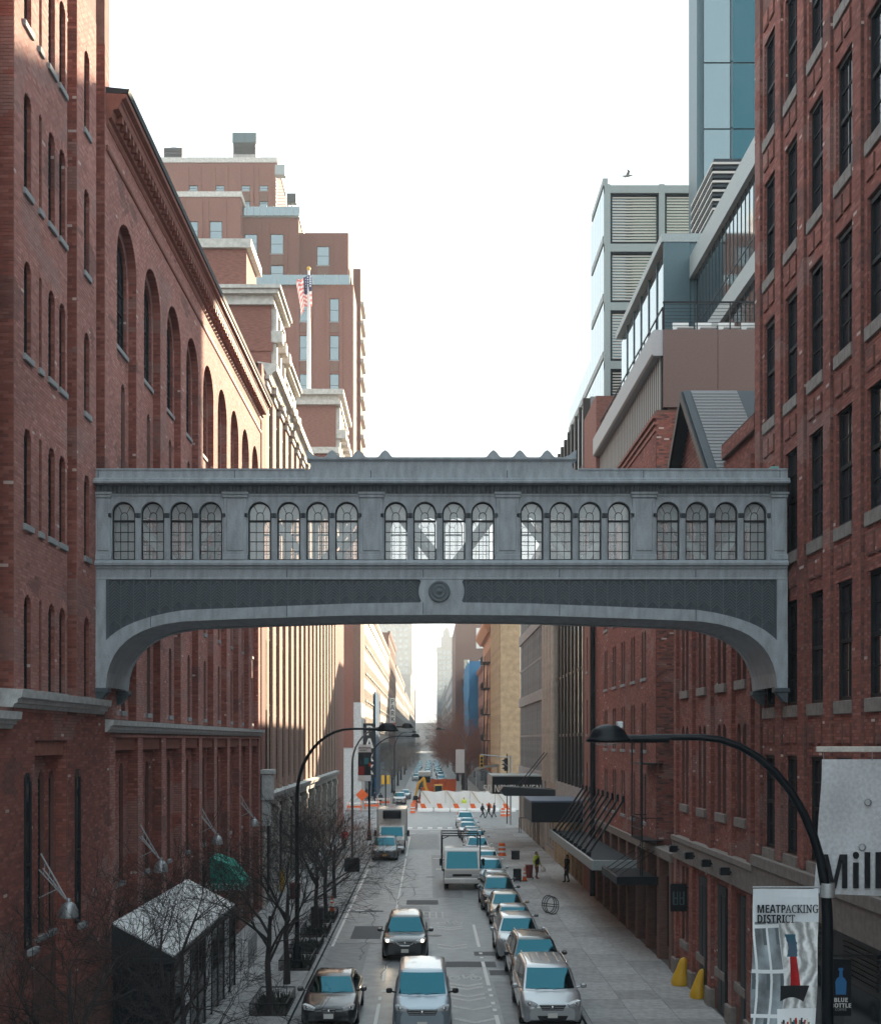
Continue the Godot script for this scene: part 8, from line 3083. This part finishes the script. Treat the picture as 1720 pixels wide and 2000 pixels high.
func skin_mesh(bones: Array, cell: float, k := 0.035) -> ArrayMesh:
	# bones: [a, b, ra, rb]; surface nets over the smooth union
	var field := {}
	var lo := Vector3i(99999, 99999, 99999)
	for bn in bones:
		var mn: Vector3 = bn[0].min(bn[1]) - Vector3.ONE * (maxf(bn[2], bn[3]) + cell * 2.5)
		var mx: Vector3 = bn[0].max(bn[1]) + Vector3.ONE * (maxf(bn[2], bn[3]) + cell * 2.5)
		for x in range(int(floor(mn.x / cell)), int(ceil(mx.x / cell)) + 1):
			for y in range(int(floor(mn.y / cell)), int(ceil(mx.y / cell)) + 1):
				for z in range(int(floor(mn.z / cell)), int(ceil(mx.z / cell)) + 1):
					var d := seg_dist(Vector3(x, y, z) * cell, bn[0], bn[1], bn[2], bn[3])
					if d > cell * 3.0: continue
					var key := Vector3i(x, y, z)
					if field.has(key):
						var o: float = field[key]
						var h := maxf(k - absf(o - d), 0.0) / k
						field[key] = minf(o, d) - h * h * k * 0.25
					else:
						field[key] = d
	var corner := [Vector3i(0, 0, 0), Vector3i(1, 0, 0), Vector3i(0, 1, 0), Vector3i(1, 1, 0), Vector3i(0, 0, 1), Vector3i(1, 0, 1), Vector3i(0, 1, 1), Vector3i(1, 1, 1)]
	var edges := [[0, 1], [2, 3], [4, 5], [6, 7], [0, 2], [1, 3], [4, 6], [5, 7], [0, 4], [1, 5], [2, 6], [3, 7]]
	var vid := {}
	var verts := PackedVector3Array()
	var big := cell * 3.0
	for key in field:
		if field[key] > big: continue
		for c in [Vector3i(0, 0, 0), Vector3i(-1, 0, 0), Vector3i(0, -1, 0), Vector3i(0, 0, -1), Vector3i(-1, -1, 0), Vector3i(-1, 0, -1), Vector3i(0, -1, -1), Vector3i(-1, -1, -1)]:
			var cellk: Vector3i = key + c
			if vid.has(cellk): continue
			var s := Vector3.ZERO
			var n := 0
			for e in edges:
				var f0: float = field.get(cellk + corner[e[0]], big)
				var f1: float = field.get(cellk + corner[e[1]], big)
				if (f0 < 0.0) != (f1 < 0.0):
					var t := f0 / (f0 - f1)
					s += Vector3(cellk + corner[e[0]]).lerp(Vector3(cellk + corner[e[1]]), t)
					n += 1
			if n > 0:
				vid[cellk] = verts.size()
				verts.append(s / n * cell)
			else:
				vid[cellk] = -1
	var idx := PackedInt32Array()
	for key in field:
		var f0: float = field[key]
		for ax in 3:
			var e := Vector3i.ZERO
			e[ax] = 1
			var f1: float = field.get(key + e, big)
			if (f0 < 0.0) == (f1 < 0.0): continue
			var u := Vector3i.ZERO; var v := Vector3i.ZERO
			u[(ax + 1) % 3] = -1; v[(ax + 2) % 3] = -1
			var q := [vid.get(key, -1), vid.get(key + u, -1), vid.get(key + u + v, -1), vid.get(key + v, -1)]
			if q.has(-1): continue
			if f0 < 0.0: idx.append_array(PackedInt32Array([q[0], q[2], q[1], q[0], q[3], q[2]]))
			else: idx.append_array(PackedInt32Array([q[0], q[1], q[2], q[0], q[2], q[3]]))
	var nrm := PackedVector3Array()
	nrm.resize(verts.size())
	for i in range(0, idx.size(), 3):
		var a := verts[idx[i]]; var b := verts[idx[i + 1]]; var c := verts[idx[i + 2]]
		var nn := (c - a).cross(b - a)
		nrm[idx[i]] += nn; nrm[idx[i + 1]] += nn; nrm[idx[i + 2]] += nn
	for i in nrm.size(): nrm[i] = nrm[i].normalized()
	var arr := []
	arr.resize(Mesh.ARRAY_MAX)
	arr[Mesh.ARRAY_VERTEX] = verts
	arr[Mesh.ARRAY_NORMAL] = nrm
	arr[Mesh.ARRAY_INDEX] = idx
	var m := ArrayMesh.new()
	m.add_surface_from_arrays(Mesh.PRIMITIVE_TRIANGLES, arr)
	return m

var figure_cache := {}
func person(label: String, at: Vector3, turn: float, pose: int, top: Material, legs: Material, hairm: Material, group := "pedestrians") -> Node3D:
	var t := thing("person", label, "person", at, group, turn)
	if not figure_cache.has(pose):
		var st: float = [0.10, 0.34, 0.22][pose]     # stride
		var hipy := 0.92 - st * 0.06
		var hl := Vector3(-0.09, hipy, 0); var hr := Vector3(0.09, hipy, 0)
		var kl := Vector3(-0.10, 0.50, st * 0.55 + 0.03); var kr := Vector3(0.10, 0.50, -st * 0.15 + 0.04)
		var al := Vector3(-0.10, 0.09, st * 0.9); var ar := Vector3(0.10, 0.09 + st * 0.2, -st * 0.95)
		var legs_b := [[hl, kl, 0.095, 0.062], [kl, al, 0.062, 0.045], [hr, kr, 0.095, 0.062], [kr, ar, 0.062, 0.045], [al, al + Vector3(0, -0.045, 0.15), 0.05, 0.035], [ar, ar + Vector3(0, -0.045, 0.15), 0.05, 0.035], [hl, hr, 0.10, 0.10], [Vector3(0, 0.95, 0), Vector3(0, 1.02, 0), 0.13, 0.13]]
		var shy := hipy + 0.52
		var sl := Vector3(-0.19, shy, 0); var sr := Vector3(0.19, shy, 0)
		var el := Vector3(-0.25, shy - 0.28, -st * 0.4); var er := Vector3(0.25, shy - 0.28, st * 0.35)
		var wl := Vector3(-0.24, shy - 0.52, 0.06 - st * 0.3); var wr := Vector3(0.24, shy - 0.50, 0.12 + st * 0.5)
		var top_b := [[Vector3(0, hipy + 0.02, 0), Vector3(0, hipy + 0.3, 0.01), 0.155, 0.15], [Vector3(-0.07, shy - 0.12, 0), Vector3(0.07, shy - 0.12, 0), 0.15, 0.15], [sl, sr, 0.085, 0.085], [sl, el, 0.075, 0.06], [el, wl, 0.06, 0.045], [sr, er, 0.075, 0.06], [er, wr, 0.06, 0.045], [Vector3(0, shy, 0), Vector3(0, shy + 0.1, 0.0), 0.075, 0.065]]
		var hc := Vector3(0, shy + 0.22, 0.02)
		var skin_b := [[hc + Vector3(0, 0.035, -0.01), hc + Vector3(0, -0.03, 0.01), 0.088, 0.072], [hc + Vector3(0, -0.07, 0.035), hc + Vector3(0, -0.02, 0.05), 0.045, 0.05], [Vector3(0, shy + 0.06, 0), hc, 0.055, 0.06], [hc + Vector3(0, -0.015, 0.085), hc + Vector3(0, -0.03, 0.105), 0.012, 0.015], [hc + Vector3(-0.088, -0.01, 0), hc + Vector3(-0.092, 0.02, -0.01), 0.016, 0.018], [hc + Vector3(0.088, -0.01, 0), hc + Vector3(0.092, 0.02, -0.01), 0.016, 0.018]]
		var hands := []
		for s in [-1.0, 1.0]:
			var w: Vector3 = wl if s < 0 else wr
			var dn: Vector3 = (w - (el if s < 0 else er)).normalized()
			hands.append([w, w + dn * 0.09, 0.03, 0.036])
			for f in 4:
				var b0: Vector3 = w + dn * 0.10 + Vector3(0, 0, -0.03 + f * 0.02)
				hands.append([b0, b0 + dn * [0.06, 0.075, 0.07, 0.05][f] + Vector3(-s * 0.02, 0, 0), 0.011, 0.009])
			hands.append([w + dn * 0.04 + Vector3(0, 0, 0.03), w + dn * 0.09 + Vector3(-s * 0.01, 0, 0.055), 0.013, 0.01])
		var hair_b := [[hc + Vector3(0, 0.05, -0.025), hc + Vector3(0, 0.0, -0.045), 0.092, 0.085]]
		var face := MB.new()
		for s in [-1.0, 1.0]: face.box(hc.x + s * 0.034 - 0.013, hc.y - 0.002, hc.z + 0.066, hc.x + s * 0.034 + 0.013, hc.y + 0.012, hc.z + 0.08)
		face.box(hc.x - 0.025, hc.y - 0.066, hc.z + 0.06, hc.x + 0.025, hc.y - 0.058, hc.z + 0.088)
		figure_cache[pose] = [skin_mesh(top_b + [], 0.026, 0.06), skin_mesh(legs_b, 0.026, 0.05), skin_mesh(skin_b, 0.014, 0.03), skin_mesh(hands, 0.0095, 0.012), skin_mesh(hair_b, 0.018), face.mesh(), hipy]
	var c = figure_cache[pose]
	part(t, "jacket", c[0], top)
	part(t, "trousers", c[1], legs)
	var hd := part(t, "head", c[2], M.skin)
	part(hd, "face", c[5], M.hair)
	part(hd, "hair", c[4], hairm)
	part(t, "hands", c[3], M.skin)
	var sh := MB.new()
	return t

func make_people() -> void:
	var navy := mat("navy_cloth", lin(0.02, 0.025, 0.04), 0.9)
	var blackc := mat("black_cloth", lin(0.012, 0.012, 0.014), 0.9)
	var brown := mat("rust_trousers", lin(0.16, 0.05, 0.03), 0.9)
	var hiviz := mat("hi_vis_cloth", lin(0.55, 0.68, 0.06), 0.85)
	person("person in a bright red jacket walking on the left pavement", Vector3(px(673, 103), 0.13, -103.0), 0.3, 1, M.red, blackc, M.hair)
	var w := person("worker in yellow hi-vis sleeves and rust trousers on the right pavement", Vector3(7.15, 0.13, -80.9), 0.9, 0, hiviz, brown, M.hair)
	var vest := MB.new()
	vest.lathe([[0.19, 0.93], [0.2, 1.1], [0.205, 1.3], [0.15, 1.4]], 16, Transform3D(Basis.from_scale(Vector3(1.05, 1, 0.9)), Vector3.ZERO))
	part(w, "dark_vest", vest, navy)
	var bg := thing("plastic_bag", "white plastic bag in the worker's hand", "bag", Vector3(7.15 + 0.42, 0.13 + 0.45, -80.7))
	var bm := MB.new()
	bm.lathe([[0.0, 0.0], [0.14, 0.03], [0.16, 0.18], [0.08, 0.36], [0.03, 0.44]], 12)
	part(bg, "sack", bm, M.white)
	var ct := thing("red_bin", "dark red litter cart beside the worker", "cart", Vector3(6.65, 0.13, -80.6))
	var cm := MB.new()
	cm.lathe([[0.2, 0.1], [0.26, 0.9], [0.28, 0.95], [0.0, 0.96]], 14)
	part(ct, "barrel", cm, mat("dark_red_bin", lin(0.16, 0.02, 0.015), 0.6))
	var cw := MB.new()
	for s in [-1.0, 1.0]: cw.bar(Vector3(s * 0.2, 0.08, 0.1), Vector3(s * 0.25, 0.08, 0.1), 0.08, 12)
	part(ct, "wheel", cw, M.rubber)
	person("person dressed in black standing in the doorway under the long canopy", Vector3(8.9, 0.13, -78.6), -1.2, 0, blackc, blackc, M.hair)
	person("pedestrian in dark coat walking behind the last parked car", Vector3(6.5, 0.01, -146.0), 1.2, 1, navy, blackc, M.hair)
	person("pedestrian in black, left of the pair crossing the avenue", Vector3(7.35, 0.01, -147.5), -1.3, 1, blackc, blackc, M.hair)
	person("pedestrian in dark blue, right of the pair crossing the avenue", Vector3(7.95, 0.01, -147.0), -1.3, 2, navy, blackc, M.hair)
	person("flagger in pale yellow behind the striped barriers", Vector3(4.75, 0.01, -160.75), 0.0, 0, hiviz, blackc, M.hair)
	var p := [[-9.6, 168.0, "pedestrian in black waiting at the left avenue corner, leftmost"], [-7.6, 176.0, "pedestrian in navy beside the orange sign at the left corner"], [-8.2, 190.0, "pedestrian in black farther along the far left pavement"], [-6.6, 172.5, "pedestrian in dark clothes next to the crossing silver car"]]
	for i in 4: person(p[i][2], Vector3(p[i][0], 0.13, -p[i][1]), i * 1.1, [1, 0, 2, 1][i], [blackc, navy, blackc, navy][i], blackc, M.hair)

# ---------------------------------------------------------------- bare winter trees
var twig := 0.006
func grow(mb: MB, a: Vector3, dir: Vector3, len: float, r: float, lvl: int, maxl: int, spread: float, g: RandomNumberGenerator, kids: Array) -> void:
	var pts := PackedVector3Array([a])
	var rad := PackedFloat32Array([r])
	var d := dir
	var p := a
	var n := 3 if lvl < maxl else 2
	for i in n:
		d = (d + Vector3(g.randf_range(-1, 1), g.randf_range(-0.5, 0.9), g.randf_range(-1, 1)) * 0.16).normalized()
		p += d * len / n
		pts.append(p)
		rad.append(lerpf(r, r * 0.5, (i + 1.0) / n))
	mb.tube(pts, rad, 7 if lvl == 0 else (5 if lvl == 1 else 3), false)
	if lvl >= maxl: return
	var k: int = kids[mini(lvl, kids.size() - 1)]
	for i in k:
		var t := g.randf_range(0.35, 1.0) if i > 0 else 1.0
		var f := t * n
		var j := mini(int(f), n - 1)
		var q := pts[j].lerp(pts[j + 1], f - j)
		var ax := Vector3(g.randf_range(-1, 1), g.randf_range(-0.3, 0.3), g.randf_range(-1, 1)).normalized()
		var nd := d.rotated(ax, g.randf_range(0.45, 1.0) * spread)
		grow(mb, q, nd, len * g.randf_range(0.55, 0.85), maxf(lerpf(r, r * 0.5, t) * g.randf_range(0.45, 0.68), twig), lvl + 1, maxl, spread, g, kids)

func bare_tree(label: String, at: Vector3, h: float, sd: int, trunk_m: Material, twig_m: Material, maxl := 5, kids := [5, 5, 4, 4, 3], group := "bare street trees", r := 0.11) -> Node3D:
	var t := thing("bare_tree", label, "tree", at, group)
	twig = r * 0.05
	var g := RandomNumberGenerator.new()
	g.seed = sd
	var tr := MB.new()
	var hb := h * 0.38
	tr.tube(PackedVector3Array([Vector3(0, -0.1, 0), Vector3(0.02, hb * 0.3, 0.01), Vector3(-0.03, hb * 0.7, 0.03), Vector3(0.02, hb, 0), Vector3(0.05, hb * 1.35, 0.0)]), PackedFloat32Array([r * 1.35, r, r * 0.9, r * 0.75, r * 0.5]), 9)
	part(t, "trunk", tr, trunk_m)
	var cr := MB.new()
	var n: int = kids[0]
	for i in n + 2:
		var a := TAU * i / (n + 2.0) + g.randf_range(-0.4, 0.4)
		var y := hb * lerpf(0.72, 1.3, i / (n + 2.0))
		grow(cr, Vector3(0.01, y, 0), Vector3(cos(a), g.randf_range(0.7, 1.5), sin(a)).normalized(), h * g.randf_range(0.24, 0.34), r * 0.5, 1, maxl, 1.0, g, kids)
	part(t, "crown", cr, twig_m)
	return t

func make_trees() -> void:
	var K := [4, 4, 4, 4, 3]
	bare_tree("bare tree with dark twigs in front of the glazed shed, lower left", Vector3(-6.6, 0.13, -31.0), 6.3, 11, M.bark, M.bark, 5, [4, 4, 4, 3, 3])
	bare_tree("bare tree filling the bottom left corner with thin dark twigs", Vector3(-7.2, 0.13, -25.0), 6.2, 23, M.bark, M.bark, 5, K)
	bare_tree("bare tree before the brick wall, between corner tree and glazed shed", Vector3(-5.6, 0.13, -28.0), 5.8, 29, M.bark, M.bark, 5, K)
	bare_tree("bare kerbside tree just left of the black sedan", Vector3(-5.25, 0.13, -40.6), 6.4, 31, M.bark, M.bark, 5, [4, 5, 4, 4, 3])
	bare_tree("bare kerbside tree between the near lamp post and the shed", Vector3(-5.25, 0.13, -45.8), 6.6, 47, M.bark, M.bark, 5, [4, 5, 4, 4, 3])
	bare_tree("bare kerbside tree just behind the near left lamp post", Vector3(-5.2, 0.13, -57.5), 6.2, 53, M.bark, M.bark, 5, [5, 5, 4, 4, 3])
	bare_tree("bare kerbside tree beside the street bin and striped cone", Vector3(-5.15, 0.13, -62.0), 6.2, 67, M.bark, M.bark, 5, [5, 5, 4, 4, 3])
	bare_tree("thin bare tree before the stone entablature on the left", Vector3(-5.4, 0.13, -71.0), 6.0, 71, M.bark, M.twig_red, 5, [4, 5, 4, 4, 3])
	# beyond the avenue
	var R := bare_tree("large red-brown bare tree, nearest beyond the works on the right", Vector3(6.4, 0.13, -205.0), 10.5, 83, M.bark, M.twig_red, 5, [7, 6, 5, 5, 4], "bare trees beyond the avenue", 0.22)
	var lab := ["second red-brown bare tree along the right beyond the works", "third red-brown bare tree along the right, below the blue netting", "fourth red-brown bare tree receding on the right", "fifth red-brown bare tree receding on the right"]
	for i in 4:
		var o := copy(R, Vector3([6.6, 7.2, 6.8, 7.4][i], 0.13, -228.0 - i * 26.0), lab[i], 1.3 * (i + 1))
		o.scale = Vector3.ONE * [1.25, 1.15, 1.3, 1.2][i]
	var G := bare_tree("grey bare tree on the left beyond the avenue beside the beige block", Vector3(-6.2, 0.13, -215.0), 8.0, 97, M.bark, M.twig_grey, 5, [5, 5, 5, 4, 3], "bare trees beyond the avenue", 0.18)
	var lb := ["second grey bare tree along the far left pavement", "third grey bare tree along the far left pavement", "fourth grey bare tree along the far left pavement", "fifth grey bare tree along the far left pavement", "hazy grey tree on the left near the street's end", "hazy grey tree on the right near the street's end", "hazy grey tree filling the middle of the street's end", "farthest hazy tree before the closing building"]
	for i in 8:
		var o := copy(G, Vector3([-6.0, -6.2, -6.2, -6.6, -6.4, 6.8, -6.0, 6.5][i], 0.13, [-248.0, -285.0, -330.0, -380.0, -440.0, -420.0, -520.0, -600.0][i]), lb[i], 0.9 * (i + 1))
		o.scale = Vector3.ONE * [1.05, 1.1, 1.1, 1.15, 1.2, 1.2, 1.3, 1.3][i]

func _ready() -> void:
	rng.seed = 4242
	age.seed = 17
	age.frequency = 0.16
	age2.seed = 29
	age2.frequency = 0.22
	set_view()
	make_materials()
	make_ground()
	make_bridge()
	make_tower_wing()
	make_arcade_wing()
	make_ribbed_building()
	make_stepped_tower()
	make_near_red_building()
	make_gabled_building()
	make_terrace_building()
	make_right_row()
	make_far_street()
	make_vehicles()
	make_furniture()
	make_people()
	make_trees()
